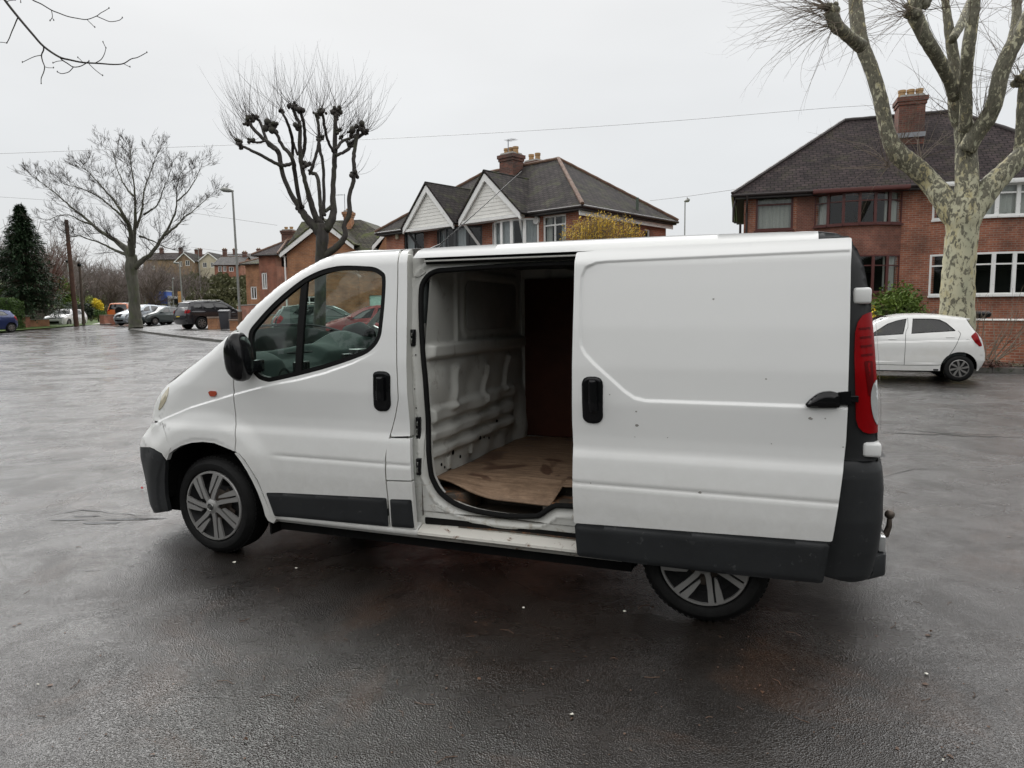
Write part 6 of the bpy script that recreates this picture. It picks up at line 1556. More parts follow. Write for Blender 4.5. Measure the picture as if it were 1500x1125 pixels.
# ---- spreading bare tree on the pavement corner
YB=48.; base=gp(197,YB); bt_=treething('bare_tree','wide leafless tree with mossy grey trunk on the pavement corner at left',base)
S=[[(830,1260,48),(826,1190,40),(822,1100,36),(812,1000,36),(802,930,38),(805,860,38),(808,800,28)],
 [(800,850,30),(780,780,26),(700,715,18),(600,650,13),(520,580,11),(430,510,8),(340,430,6),(260,370,4),(205,320,3)],[(790,810,14),(720,785,10),(650,750,8),(560,715,6),(480,690,5),(420,700,3)],[(560,620,8),(480,590,5),(400,560,4),(300,590,3)],
 [(805,830,24),(802,740,20),(795,650,16),(745,550,12),(700,480,9),(640,410,7),(560,320,5),(500,270,3)],[(770,600,10),(690,520,7),(600,450,6),(500,400,4),(400,380,3)],
 [(815,760,15),(822,660,13),(828,520,10),(820,400,7),(800,270,5),(795,150,3)],[(830,640,10),(865,540,8),(880,420,6),(920,300,4),(960,180,3)],[(815,450,7),(760,380,5),(720,290,4),(690,180,3)],
 [(820,880,26),(870,840,18),(930,790,15),(990,700,12),(1045,610,9),(1078,500,7),(1078,400,5),(1110,270,3)],[(1000,690,9),(1090,620,7),(1110,590,5),(1200,520,4),(1300,430,2)],[(1078,480,5),(1160,400,4),(1230,270,2)],[(880,560,7),(960,500,5),(1000,400,4),(1040,300,2)],[(850,690,8),(930,720,5),(1010,760,4),(1090,780,2)]]
PX=skel((0,180),340,4.167,YB,S,4.0,12)
mb=MB(); tw=MB(); r_=random.Random(21)
for i,p in enumerate(PX):
    if i: p=[(v,r*(1-.5*j_/len(p))) for j_,(v,r) in enumerate(p)]
    limb(mb,p,10,4,.03,i+70)
    if i==0: continue
    C=catmull([tuple(v)+(r,) for v,r in p],3); n=len(C)
    for j in range(3,n):
        if r_.random()<.96:
            f=j/n; t_=Vector(C[min(j+1,n-1)][:3])-Vector(C[j-1][:3])
            if t_.length<.01: continue
            for q in range(2 if f>.7 else 1):
                d=t_.normalized()+Vector((r_.uniform(-1,1),r_.uniform(-1.2,1.2),r_.uniform(-.6,1)))*.95
                grow(tw,C[j][:3],d,r_.uniform(.75,1.5)*(1.25-.7*f),max(.013,C[j][3]*.24),3,r_,.70,.12,3,4,(3,4),.0060,.09)
finish(mb,'trunk',M['bark_grey'],bt_); finish(tw,'crown',M['twig_dark'],bt_)
# ---- tree behind the photographer, its branch hangs into view at top left
base=Vector((-7.6,.6,0)); ob=treething('overhanging_tree','leafless tree whose drooping twigs hang in at the top left corner',base)
def bp(x,y,Y=5.2): return at(x/6.25,y/6.25,Y)
mb=MB()
mb.tube([base+Vector((0,0,-.1)),base+Vector((.05,0,1.5)),base+Vector((.1,.1,3.2)),base+Vector((.6,.8,4.6)),base+Vector((1.6,2.4,5.3))],[.26,.2,.16,.11,.08],12)
mb.tube([base+Vector((.1,.1,3.2)),base+Vector((-.3,-.6,4.6)),base+Vector((-.2,-1.6,6.2)),base+Vector((.6,-2.6,7.6))],[.13,.11,.08,.04],8)
mb.tube([base+Vector((.1,.1,3.0)),base+Vector((1.2,-.9,4.4)),base+Vector((2.9,-1.6,5.6)),base+Vector((5.,-2.2,6.6)),base+Vector((7.,-2.6,7.0))],[.12,.10,.08,.05,.02],8)
st=base+Vector((1.6,2.4,5.3))
def tw_(pts,r0,r1,Y=5.2):
    P=[bp(x,y,Y) for x,y in pts]; C=catmull([tuple(p) for p in P],4); n=len(C); k=.45*5.2/CF/6.25
    mb.tube([Vector(c) for c in C],[(r0+(r1-r0)*i/(n-1))*k*2 for i in range(n)],6)
    e=Vector(C[-1]); mb.tube([e-Vector((0,0,.004)),e,e+Vector((0,0,.008))],[.002,.0045,.002],5)
P0=bp(-80,-190); mb.tube([st,st.lerp(P0,.5)+Vector((0,0,.1)),P0,bp(40,-5)],[.08,.03,.014,.0085],8)
tw_([(-80,-190),(40,-5),(165,155),(300,315),(400,425),(540,520),(640,548),(760,572),(900,580),(1040,590),(1130,582),(1200,540),(1260,525),(1345,480)],13,3.5)
tw_([(165,160),(150,190),(130,240),(108,290),(85,350),(62,395)],6,4); tw_([(62,395),(30,388),(-20,386)],3,3)
tw_([(400,425),(398,460),(380,505),(390,560),(408,610),(400,660),(378,715),(377,765)],7,3.5); tw_([(380,505),(310,520),(205,570)],4,3); tw_([(408,610),(440,620),(490,621)],3,2.5)
tw_([(545,522),(570,550),(620,582),(672,613),(740,605),(800,570),(815,560)],6,4); tw_([(672,613),(650,640),(622,662),(565,674),(525,658)],4.5,3.5); tw_([(570,556),(520,562),(485,577)],3,3)
tw_([(870,578),(925,545),(955,495),(970,440)],4.5,3); tw_([(970,440),(955,410),(943,385)],3,3); tw_([(815,585),(850,620),(890,655),(940,692)],3.5,3); tw_([(1130,582),(1160,598),(1190,613)],3,2.5); tw_([(760,572),(735,545),(713,527)],3,2.5); tw_([(740,607),(770,592),(800,575)],3,2.5)
tw_([(240,-60),(300,0),(375,35),(470,92),(540,120),(620,150),(710,168),(795,178),(885,146),(920,120),(960,98),(998,75)],6,3); tw_([(885,148),(940,172),(1010,198),(1090,186),(1120,163)],4,3); tw_([(795,178),(830,212),(868,250)],3,3); tw_([(470,92),(478,130),(478,160),(458,190)],3.5,3); tw_([(478,160),(492,186)],2.5,2.5); tw_([(180,-40),(188,0),(190,22)],3,3); tw_([(60,15),(90,5),(140,0)],4,3)
mb.tube([st,bp(150,-330),bp(240,-60)],[.04,.02,.006],6)
finish(mb,'trunk',M['bark_dark'],ob)
tw=MB(); r_=random.Random(31)
for a,b,n in ((Vector((-.2,-1.6,6.2)),Vector((.6,-2.6,7.6)),6),(Vector((1.2,-.9,4.4)),Vector((7.,-2.6,7.0)),16)):
    for k in range(n):
        p=base+a.lerp(b,k/n); grow(tw,p,Vector((r_.uniform(-1,1),r_.uniform(-1,.3),r_.uniform(-.4,.9))),r_.uniform(1.,1.9),.03,3,r_,.8,.05,3,4,(2,4),.004)
finish(tw,'crown',M['twig_dark'],ob)
# ---- leaf clouds
def leaves(mb,c,rad,n,s,r_,flat=.0,shell=.55):
    for k in range(n):
        d=Vector((r_.gauss(0,1),r_.gauss(0,1),r_.gauss(0,1))).normalized(); rr_=(shell+(1-shell)*r_.random())
        p=Vector(c)+Vector((d.x*rad[0],d.y*rad[1],d.z*rad[2]))*rr_
        a=Vector((r_.gauss(0,1),r_.gauss(0,1),r_.gauss(0,1)*(1-flat))).normalized(); b=a.cross(Vector((r_.gauss(0,1),r_.gauss(0,1),r_.gauss(0,1)))).normalized(); q=s*r_.uniform(.6,1.4)
        mb.poly([p-a*q,p+b*q*.5,p+a*q,p-b*q*.5])
def bush(name,label,px,Y,wpx,ytop,m,n=2600,s=.045,lumps=9,seed=0,z0=None,cat='bush',group=None,ratio=1.):
    r_=random.Random(seed); b=gp(px,Y); 
    if z0 is not None: b.z=z0
    zt=at(px,ytop,Y).z; H=zt-b.z; Wd=wpx*Y/CF; o=thing(name,label,cat,tuple(b),0,group); mb=MB(); st_=MB()
    for k in range(lumps):
        a=r_.uniform(0,2*PI); q=r_.random()**.5; c=b+Vector((math.cos(a)*q*Wd*.30,math.sin(a)*q*Wd*.30*ratio,H*r_.uniform(.25,.68)))
        leaves(mb,c,(Wd*r_.uniform(.2,.3),Wd*.26*ratio,H*r_.uniform(.22,.32)),n//lumps,s,r_,.2,.35)
        st_.tube([b+Vector((r_.uniform(-.1,.1),r_.uniform(-.1,.1),-.1)),b.lerp(c,.6),c],[.03,.02,.008],5)
    finish(mb,'foliage',M[m],o,False); finish(st_,'stem',M['bark_brown'],o); return o
bush('evergreen_bush','rounded green bush in front of the maroon ground floor window at right',1318,22.,98,402,'bush_leaves',9000,.06,16,1,z0=.1)
bush('yellow_shrub','small yellow-leaved shrub between the van tail lamp and the green bush',1281,20.5,26,432,'yellow_leaves',900,.045,6,2,z0=.1)
bush('laurel_bush','olive palm-like bush above the yellow bush at left',134,74,24,424,'olive_leaves',1600,.10,5,3)
bush('golden_bush','bright golden bush beside the olive palm-like bush at left',145,72,20,431,'yellow_leaves',1500,.09,5,4)
bush('dark_shrub','dark sprawling shrub behind the white off-roader at left',122,71,46,437,'dark_leaves',3200,.10,9,5)
bush('hedge_shrub','low green shrub at the foot of the golden bush by the path',150,70,22,449,'hedge_leaves',1400,.08,6,6)
bush('garden_tree','mid green garden bush right of the big conifer at left',100,75,40,395,'bush_leaves',3200,.12,8,7)
bush('garden_tree','loose green bush at the left edge behind the clipped hedge',2,56,46,396,'bush_leaves',3600,.11,8,8)
bush('scrub_bush','green and ochre scrub below the hillside houses beside the lamp column',330,110,64,417,'scrub',3400,.20,12,9,ratio=.6)
bush('scrub_bush','grey brown scrub left of the ochre scrub below the hillside houses',292,112,40,424,'scrub',2200,.18,9,10,ratio=.6)
# clipped hedge
hp_=gp(4,50.); o=thing('hedge','clipped green hedge with rounded top behind the blue hatchback','hedge',tuple(hp_),math.radians(6)); mb=MB(); r_=random.Random(3)
a_,zt=gp(-40,52.),at(12,437,50.).z-hp_.z
for k in range(9000):
    x=r_.uniform(-3.5,1.1); f=r_.random(); y=r_.uniform(-.7,.7)
    if f<.55: y=-.7+r_.uniform(-.05,.06); z=r_.uniform(0,zt-.15)
    elif f<.85: z=zt-.12*(y/.7)**2+r_.uniform(-.06,.05)-max(0,(x-.7))**2*1.5
    else: x=1.1+r_.uniform(-.06,.05); z=r_.uniform(0,zt-.2)
    p=Vector((x,y,z)); a=Vector((r_.gauss(0,1),r_.gauss(0,1),r_.gauss(0,1))).normalized(); b=a.cross(Vector((r_.gauss(0,1),r_.gauss(0,1),1))).normalized(); q=.055; mb.poly([p-a*q,p+b*q*.6,p+a*q,p-b*q*.6])
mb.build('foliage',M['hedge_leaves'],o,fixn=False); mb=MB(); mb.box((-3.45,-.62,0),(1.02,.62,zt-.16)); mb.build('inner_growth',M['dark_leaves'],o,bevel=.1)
# conifer
cb=gp(42,55.); cf=treething('conifer','tall dark green conifer on the lawn at the left','' or cb); H=at(42,300,55.).z-cb.z; mb=MB(); tk=MB(); r_=random.Random(4)
tk.tube([cb+Vector((0,0,-.2)),cb+Vector((.05,0,H*.5)),cb+Vector((0,0,H*.98))],[.22,.14,.02],8)
for k in range(620):
    f=r_.random()**.8; z=H*(.10+.89*f); L_=(1-f)**.82*3.6*r_.uniform(.45,1.12)+.08; a=r_.uniform(0,2*PI); d=Vector((math.cos(a),math.sin(a),0)); p0=cb+Vector((0,0,z)); 
    P=[p0+d*L_*t_+Vector((0,0,-.28*L_*t_*t_+.10*L_*t_)) for t_ in (0,.35,.7,1)]; tk.tube(P,[.035,.025,.015,.006],4,False)
    for j in range(int(26+34*L_/3)):
        t_=r_.random()**.6; q=p0+d*L_*t_+Vector((0,0,-.28*L_*t_*t_+.10*L_*t_)); w_=.30*(1.15-t_*.6)*(.3+.7*(1-f))
        q+=Vector((r_.gauss(0,w_*.6),r_.gauss(0,w_*.6),r_.gauss(-.05,.10)))
        e=(d*r_.uniform(.1,1)+Vector((r_.gauss(0,.5),r_.gauss(0,.5),r_.uniform(-.7,.25)))).normalized(); n_=e.cross(Vector((r_.gauss(0,.3),r_.gauss(0,.3),1))).normalized(); s=r_.uniform(.12,.24)
        mb.poly([q,q+e*s*.7+n_*s*.22,q+e*s*1.6,q+e*s*.7-n_*s*.22])
finish(mb,'foliage',M['conifer_needles'],cf,False); finish(tk,'trunk',M['bark_brown'],cf)
# forsythia behind the van roof: upright golden twigs
fb_=gp(884,22.5); fs=thing('golden_shrub','tall golden twiggy shrub rising above the van roof before the brick house','shrub',tuple(fb_)); mb=MB(); lf=MB(); r_=random.Random(6)
for k in range(420):
    a=r_.uniform(0,2*PI); q=r_.random()**.5; x=math.cos(a)*q*1.3; y=math.sin(a)*q*.8
    top=at(884,312+ (abs(x)/1.3)**2*26+r_.uniform(0,16),22.5).z-fb_.z
    p=fb_+Vector((x*.35,y*.35,0)); e=fb_+Vector((x*1.0+r_.gauss(0,.08),y,top))
    m_=p.lerp(e,.5)+Vector((x*.25,y*.2,0)); mb.tube([p,m_,e],[.012,.008,.004],3,False)
    for j in range(26):
        t_=r_.uniform(.45,1); q=m_.lerp(e,(t_-.45)/.55)+Vector((r_.gauss(0,.06),r_.gauss(0,.06),r_.gauss(0,.05))); d=Vector((r_.gauss(0,1),r_.gauss(0,1),r_.gauss(.4,1))).normalized(); n_=d.cross(Vector((1,.3,.2))).normalized(); s=.045; lf.poly([q,q+d*s+n_*s*.4,q+d*s*2,q+d*s-n_*s*.4])
finish(mb,'stems',M['twig_tan'],fs); finish(lf,'foliage',M['gold_twigs'],fs,False)
# bare multi-stem shrubs at right
def stems(name,label,px,Y,n,hgt,lean,m='twig_tan',seed=0,wid=.35,z0=.12,r0=.014):
    b=gp(px,Y); b.z=gz(b.x,b.y)+z0; o=thing(name,label,'shrub',tuple(b)); mb=MB(); r_=random.Random(seed)
    for k in range(n):
        d=Vector((lean+r_.gauss(0,.55),r_.gauss(0,.4),1)); pts=shoot(mb,b+Vector((r_.gauss(0,wid*.5),r_.gauss(0,.15),-.05)),d,hgt*r_.uniform(.5,1.1),r0,r_,up=.1,bend=.5,side=.5,n=8,sides=5)
        if r_.random()<.6: grow(mb,pts[4],pts[6]-pts[3],hgt*.35,r0*.5,1,r_,.7,.1,3,4,(1,3),.003)
    finish(mb,'stems',M[m],o); return o
ys=17.4
stems('suckering_shrub','bare arching stems sprouting from the kerbside verge right of the white hatchback',1452,ys,16,2.1,.35,seed=3,r0=.016)
s2=stems('bare_shrub','leafless brown shrub between the green bush and the plane tree trunk',1352,20.6,46,1.7,0,'bark_brown',4,.9,.05,.009)
lt=MB(); r_=random.Random(8); b=gp(1452,17.2); b.z=gz(b.x,b.y)+.13; lo=thing('leaf_litter','heap of dead brown leaves around the suckering shrub stems','leaves',tuple(b)); lo['kind']='stuff'
for k in range(700):
    p=b+Vector((r_.gauss(0,.35),r_.gauss(0,.18),abs(r_.gauss(0,.06)))); a=Vector((r_.gauss(0,1),r_.gauss(0,1),r_.gauss(0,.4))).normalized(); c=a.cross(Vector((r_.gauss(0,.3),r_.gauss(0,.3),1))).normalized(); s=.035; lt.poly([p-a*s,p+c*s*.6,p+a*s,p-c*s*.6])
finish(lt,'leaves',M['red_leaves'],lo,False)
# far wood of bare trees on the hillside: one mass
mb=MB(); r_=random.Random(44)
def fartree(mb,px,Y,ytop,r_,n=30,wd=1.):
    b=gp(px,Y); zt=at(px,ytop,Y).z; H=max(4,zt-b.z); mb.tube([b,b+Vector((r_.gauss(0,.2),0,H*.35)),b+Vector((r_.gauss(0,.4),0,H*.6))],[.16,.12,.06],4,False)
    for k in range(n):
        f=r_.uniform(.18,.62); p=b+Vector((0,0,H*f)); a=r_.uniform(0,2*PI); d=Vector((math.cos(a)*.9,math.sin(a)*.9,r_.uniform(.3,1.6)))
        grow(mb,p,d,H*.30*wd*r_.uniform(.7,1.2),.05,2,r_,.8,.15,3,3,(2,4),.016)
for k in range(60):
    px=r_.uniform(92,272); Y=r_.uniform(88,150); yt=r_.uniform(376,402)+abs(px-170)*.02
    fartree(mb,px,Y,yt,r_,22)
for k in range(12): fartree(mb,r_.uniform(40,110),r_.uniform(80,110),r_.uniform(345,372),r_,24)
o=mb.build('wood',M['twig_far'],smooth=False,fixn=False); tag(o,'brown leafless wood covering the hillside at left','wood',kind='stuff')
mb=MB(); r_=random.Random(46)
for k in range(9000):
    px=r_.uniform(85,372); Y=r_.uniform(86,150); b=gp(px,Y); p=b+Vector((0,0,abs(r_.gauss(0,.8)))); a=Vector((r_.gauss(0,1),r_.gauss(0,.5),r_.gauss(.5,1))).normalized(); c=a.cross(Vector((.3,1,.2))).normalized(); s=.32; mb.poly([p-a*s,p+c*s*.5,p+a*s,p-c*s*.5])
for k in range(7000):
    px=r_.uniform(205,392); Y=r_.uniform(147,156); p=at(px,r_.uniform(404,436)+4*math.sin(px*.15)+2*math.sin(px*.6),Y); a=Vector((r_.gauss(0,1),r_.gauss(0,.5),r_.gauss(.5,1))).normalized(); c=a.cross(Vector((.3,1,.2))).normalized(); s=.42; mb.poly([p-a*s,p+c*s*.5,p+a*s,p-c*s*.5])
o=mb.build('undergrowth',M['scrub'],fixn=False); tag(o,'brown and green undergrowth at the foot of the bare wood','undergrowth',kind='stuff')
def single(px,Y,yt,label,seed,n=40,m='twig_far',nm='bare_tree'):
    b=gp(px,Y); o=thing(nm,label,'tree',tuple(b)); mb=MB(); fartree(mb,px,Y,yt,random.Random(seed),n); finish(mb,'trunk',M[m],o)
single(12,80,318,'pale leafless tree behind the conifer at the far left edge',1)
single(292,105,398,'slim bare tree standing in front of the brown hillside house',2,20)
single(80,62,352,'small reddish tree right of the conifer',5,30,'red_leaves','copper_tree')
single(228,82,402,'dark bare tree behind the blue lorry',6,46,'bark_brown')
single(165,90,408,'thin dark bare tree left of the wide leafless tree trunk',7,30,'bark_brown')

# unseen dark tree line added behind the camera to darken van and window reflections
mb=MB(); r_=random.Random(77); K=[(-118,150),(-92,90),(-76,44),(-62,0),(-46,-16),(-25,-19),(0,-18),(25,-19),(48,-14),(64,6),(78,40),(74,84),(60,100)]
C=catmull(K,8)
for (x0,y0),(x1,y1) in zip(C[:-1],C[1:]):
    h0=8.0+1.6*math.sin(x0*.31)+1.1*math.sin(x0*.83+1); h1_=8.0+1.6*math.sin(x1*.31)+1.1*math.sin(x1*.83+1)
    mb.poly([(x0,y0,-.2),(x1,y1,-.2),(x1*1.01,y1,h1_-1),(x0*1.01,y0,h0-1)])
    for k in range(110):
        f=r_.random(); p=Vector((x0+(x1-x0)*f,y0+(y1-y0)*f,r_.uniform(0,1)**.7*(h0+(h1_-h0)*f)))+Vector((r_.gauss(0,.5),r_.gauss(0,.5),0)); a=Vector((r_.gauss(0,1),r_.gauss(0,1),r_.gauss(0,1))).normalized(); c=a.cross(Vector((.3,1,.2))).normalized(); s=.32; mb.poly([p-a*s,p+c*s*.6,p+a*s,p-c*s*.6])
o=mb.build('added_tree_line',M['dark_leaves'],fixn=False); tag(o,'unseen dark tree line added behind the photographer to darken reflections','trees',kind='stuff')
# ------------------------------------------------------------------ other vehicles
def carpaint(n,c,metal=0.,dirt=None): M[n]=mat(n,c,.25,metal,.5,.03,3,0,coat=.7,dirt=dirt)
carpaint('car_white',(.78,.78,.76),dirt=((.68,.66,.60),1.2,.50,.85)); carpaint('car_silver',(.34,.37,.40),.6); carpaint('car_dark',(.06,.075,.075),.3); carpaint('car_blue',(.02,.035,.12),.4); carpaint('car_black',(.02,.02,.024),.3); carpaint('car_orange',(.55,.14,.03)); carpaint('car_red',(.24,.02,.02)); carpaint('car_green',(.035,.05,.045),.3); carpaint('car_white2',(.62,.62,.62))
M['alloy']=mat('alloy_wheel',(.30,.29,.28),.35,.7,.5,.1,9)
M['plate_y']=mat('yellow_plate',(.55,.40,.03),.4); M['plate_w']=mat('white_plate',(.6,.6,.58),.4)
M['hl']=mat('headlamp_glass',(.55,.57,.58),.1,.4,.6,.1,9,coat=1)
HATCH=dict(L=3.59,zt=[(.1,.74),(.3,.775),(.45,.795),(.62,.80),(.80,.795),(.95,.775),(1.02,.755),(1.2,.69),(1.38,.61),(1.5,.56)],
 sil=[(.10,.24,.5,.20),(.03,.34,.5,.22),(.0,.50,.5,.24),(.03,.66,.45,.24),(.12,.76,.4,.2),(.32,.86,.25,.12),(.62,.95,.14,.09),(.88,1.02,.1,.08),(1.02,1.07,.07,.05),(1.40,1.30,.06,.04),(1.66,1.42,.06,.05),(1.95,1.475,.07,.07),(2.3,1.485,.07,.08),(2.7,1.465,.07,.08),(3.05,1.415,.06,.07),(3.21,1.395,.05,.07),(3.22,1.36,.06,.08),(3.30,1.22,.08,.08),(3.42,1.04,.12,.10),(3.49,.95,.2,.12),(3.55,.76,.3,.16),(3.59,.60,.4,.2),(3.59,.46,.4,.2),(3.54,.33,.4,.2),(3.50,.27,.4,.2)],
 wh=(.66,3.06),R=.295,arch=.365,zb=.235,glass=((1.02,1.07),(1.66,1.42)),rglass=((3.22,1.36),(3.42,1.04)),
 wins=[[(1.22,.995),(1.40,1.13),(1.62,1.28),(1.82,1.355),(2.02,1.395),(1.94,1.045)],[(2.14,1.395),(2.50,1.392),(2.67,1.372),(2.80,1.30),(2.97,1.13),(2.96,1.115),(2.10,1.055)]],
 doors=[[(2.04,1.41),(2.035,1.20),(1.985,1.04),(1.975,.36)],[(1.08,1.00),(1.05,.75),(1.12,.42),(1.25,.37),(2.62,.36),(2.76,.46),(2.93,.72),(3.03,.96),(3.06,1.06),(3.02,1.12)]],
 bonnet=.88,tail=[(3.255,1.0),(3.30,1.05),(3.36,1.10),(3.41,1.03),(3.46,.93),(3.485,.79),(3.425,.78),(3.33,.87)],head=(.62,.80))
SUV=dict(L=4.6,zt=[(.1,.84),(.35,.90),(.6,.93),(.85,.93),(1.05,.91),(1.15,.885),(1.4,.80),(1.6,.72),(1.75,.68)],
 sil=[(.10,.30,.5,.2),(.02,.45,.5,.22),(.0,.70,.45,.22),(.05,.90,.4,.2),(.20,1.0,.3,.14),(.7,1.07,.15,.1),(1.15,1.12,.1,.08),(1.32,1.16,.07,.05),(1.75,1.48,.06,.05),(2.05,1.62,.07,.07),(2.5,1.68,.07,.08),(3.2,1.69,.07,.08),(4.0,1.65,.07,.08),(4.28,1.60,.06,.08),(4.31,1.56,.08,.09),(4.44,1.25,.12,.1),(4.53,1.08,.2,.12),(4.58,.85,.3,.15),(4.6,.62,.4,.18),(4.55,.42,.4,.18),(4.50,.34,.4,.18)],
 wh=(.88,3.68),R=.37,arch=.44,zb=.32,glass=((1.32,1.16),(2.05,1.62)),rglass=((4.31,1.56),(4.44,1.25)),
 wins=[[(1.62,1.14),(1.85,1.33),(2.10,1.50),(2.40,1.57),(2.72,1.59),(2.70,1.16)],[(2.82,1.59),(3.45,1.57),(3.50,1.20),(2.80,1.17)],[(3.58,1.56),(4.02,1.52),(4.14,1.32),(3.98,1.24),(3.60,1.21)]],
 doors=[[(2.77,1.60),(2.75,1.1),(2.72,.42)],[(1.38,1.10),(1.36,.6),(1.48,.42),(3.22,.42),(3.36,.65),(3.52,.98),(3.54,1.22)]],
 bonnet=1.15,tail=[(4.36,1.14),(4.46,1.18),(4.52,1.06),(4.55,.96),(4.44,.98),(4.37,1.05)],head=(.80,.93))
def car(name,label,P,paintm,loc_,yaw,scale=(1,1,1),cat='car',plate=None,group=None,glassm='darkglass',lines=True,rails=False,fogg=False):
    o=thing(name,label,cat,loc_,yaw,group,scale); L_=P['L']
    kz=P['zt'][-4][0]
    def cf(u,z): return .012*sstep(.016,-.016,z-(kz-.20+.03*u))*sstep(-.25,-.05,z-kz+.2)*sstep(.2,.5,u)*sstep(P['L']-.1,P['L']-.4,u)+.008*sstep(.012,-.012,z-(.46-.02*u))*sstep(P['wh'][0]+.4,P['wh'][0]+.6,u)*sstep(P['wh'][1]-.4,P['wh'][1]-.6,u)
    sh=Shell(P['sil'],P['zt'],.02,cf,.06); W=sh.W; bm_=M[paintm]
    S_=[(p[0],p[1]) for p in sh.P]
    ol=list(S_)
    for cu in (P['wh'][1],P['wh'][0]):
        A=[q for q in arc(cu,P['R'],P['arch'],0,180,16) if q[1]>P['zb']]; ol+= [(A[0][0],P['zb'])]+A+[(A[-1][0],P['zb'])]
    sh0=(-L_/2,0,0); objs=[]
    for sg in (-1,1):
        b=panel('body_side',ol,W,bm_,o,holes=P['wins'],sgn=sg,pitch=.07 if name!='hatchback' or glassm!='carglass' else .03,th=.04); objs.append(b)
        for w_ in P['wins']:
            g_=panel('side_window',w_,lambda u,z:W(u,z),M[glassm],o,sgn=sg,pitch=.2,off=-.012,th=.004); objs.append(g_)
            q_=panel('window_seal',w_,lambda u,z:W(u,z),M['seal'],g_,holes=[inset(w_,-.014 if False else .016)],sgn=sg,pitch=.1,off=-.006,th=.01)
        t_=panel('tail_light',fillet(P['tail'],.02),W,M['red'],o,sgn=sg,pitch=.05,off=.008,th=.02); objs.append(t_)
        if lines and sg<0 or lines:
            for dl in P['doors']:
                mb=MB(); D=resample(catmull(dl,4),.05); mb.tube([(q[0],sg*(sh.w1(q[0],q[1])+.0005),q[1]) for q in D],.0045,4,False); objs.append(mb.build('door_gap',M['seal'],o))
            for u,z in ((P['wins'][0][-1][0]-.22,P['wins'][0][-1][1]-.11),(P['wins'][1][-2][0]-.10 if len(P['wins'])<3 else P['wins'][1][2][0]-.22,P['wins'][1][-1][1]-.075)):
                mb=MB(); y=sg*(sh.w1(u,z)+.012); mb.box((u-.085,min(y,y-.02*sg),z-.012),(u+.085,max(y,y-.02*sg),z+.012)); objs.append(mb.build('door_handle',bm_,o,bevel=.008))
    bl_=lambda i: .10 if sh.P[i][0]<P['bonnet'] else (.09 if sh.P[i][0]<P['glass'][1][0] else (.03 if sh.P[i][1]>1.3 else .08))
    g0,g1=near_i(sh,*P['glass'][0]),near_i(sh,*P['glass'][1]); r0,r1=near_i(sh,*P['rglass'][0]),near_i(sh,*P['rglass'][1]); n=len(sh.P)
    objs.append(strip('front_and_bonnet',sh,0,g0,bm_,o,bl_,ns=20)); objs.append(strip('windscreen',sh,g0,g1,M[glassm],o,bl_,-.93,.93,16,off=-.004))
    for a,b in ((-1,-.93),(.93,1)): objs.append(strip('screen_pillar',sh,g0,g1,bm_,o,bl_,a,b,3)); objs.append(strip('tailgate_pillar',sh,r0,r1,bm_,o,bl_,a,b,3))
    objs.append(strip('roof',sh,g1,r0,bm_,o,bl_,ns=20)); objs.append(strip('rear_window',sh,r0,r1,M[glassm],o,bl_,-.93,.93,12,off=-.004)); objs.append(strip('tailgate',sh,r1,n-1,bm_,o,bl_,ns=20))
    # lamps, grille, bumper inserts on the ends
    def ends(nm,z0,z1,s0,s1,m_,front=True,off=.012):
        I=[i for i in range(n) if z0<=sh.P[i][1]<=z1 and ((sh.P[i][0]<P['bonnet']) if front else (sh.P[i][0]>L_*.8))]
        if len(I)<2:
            c=min(range(n),key=lambda i:abs(sh.P[i][1]-(z0+z1)/2)+(0 if (sh.P[i][0]<L_/2)==front else 9)); I=[c-1,c,c+1]
        objs.append(strip(nm,sh,min(I),max(I),M[m_],o,bl_,s0,s1,8,off=off))
    h0,h1=P['head']
    for a,b in ((-.97,-.55),(.55,.97)): ends('headlight',h0,h1,a,b,'hl')
    ends('grille',h0-.02,h1-.04,-.42,.42,'black'); ends('lower_grille',P['zb']+.08,h0-.16,-.7,.7,'black')
    for a,b in ((-1,-.80),(.80,1)): ends('tail_light_back',P['tail'][-3][1],P['tail'][1][1],a,b,'red',False)
    if plate: ends('number_plate',h0-.10 if plate!='y' else .72,h0-.0 if plate!='y' else .82,-.26,.26,'plate_'+plate,plate!='y',.02)
    if rails:
        for sg in(-1,1):
            mb=MB(); zt_=max(p[1] for p in sh.P); mb.tube([(L_*.45,sg*.62,zt_-.02),(L_*.5,sg*.62,zt_+.05),(L_*.8,sg*.62,zt_+.04),(L_*.86,sg*.62,zt_-.03)],.018,6); objs.append(mb.build('roof_rail',M['chrome'],o))
    mb=MB(); mb.box((.25,-.55,P['zb']-.03),(L_-.25,.55,P['zb']+.30)); mb.box((P['wh'][0]+P['arch'],-.70,P['zb']-.03),(P['wh'][1]-P['arch'],.70,P['zb']+.25)); objs.append(mb.build('underbody',M['dark'],o))
    if glassm=='carglass':
        for sg in (-1,1): objs.append(panel('door_lining',inset(S_+[(L_-.3,P['zb']+.1),(.3,P['zb']+.1)],.05) if False else [(1.0,.4),(1.0,.98),(1.45,1.26),(1.72,1.36),(2.2,1.41),(2.7,1.40),(3.1,1.33),(3.2,1.0),(3.2,.4)],lambda u,z:sh.base(z),M['cabin'],o,holes=P['wins'] if False else [[(1.26,1.01),(1.62,1.26),(1.82,1.34),(2.0,1.38),(1.92,1.06)],[(2.16,1.38),(2.67,1.36),(2.93,1.12),(2.12,1.07)]],sgn=sg,pitch=.15,off=-.10,th=.01))
        mb=MB(); mb.box((1.5,-.5,1.385),(3.1,.5,1.395)); objs.append(mb.build('headliner',M['cabin'],o)); mb=MB(); mb.box((2.9,-.6,.5),(3.0,.6,1.05)); objs.append(mb.build('rear_seat',M['seat'],o,bevel=.04))
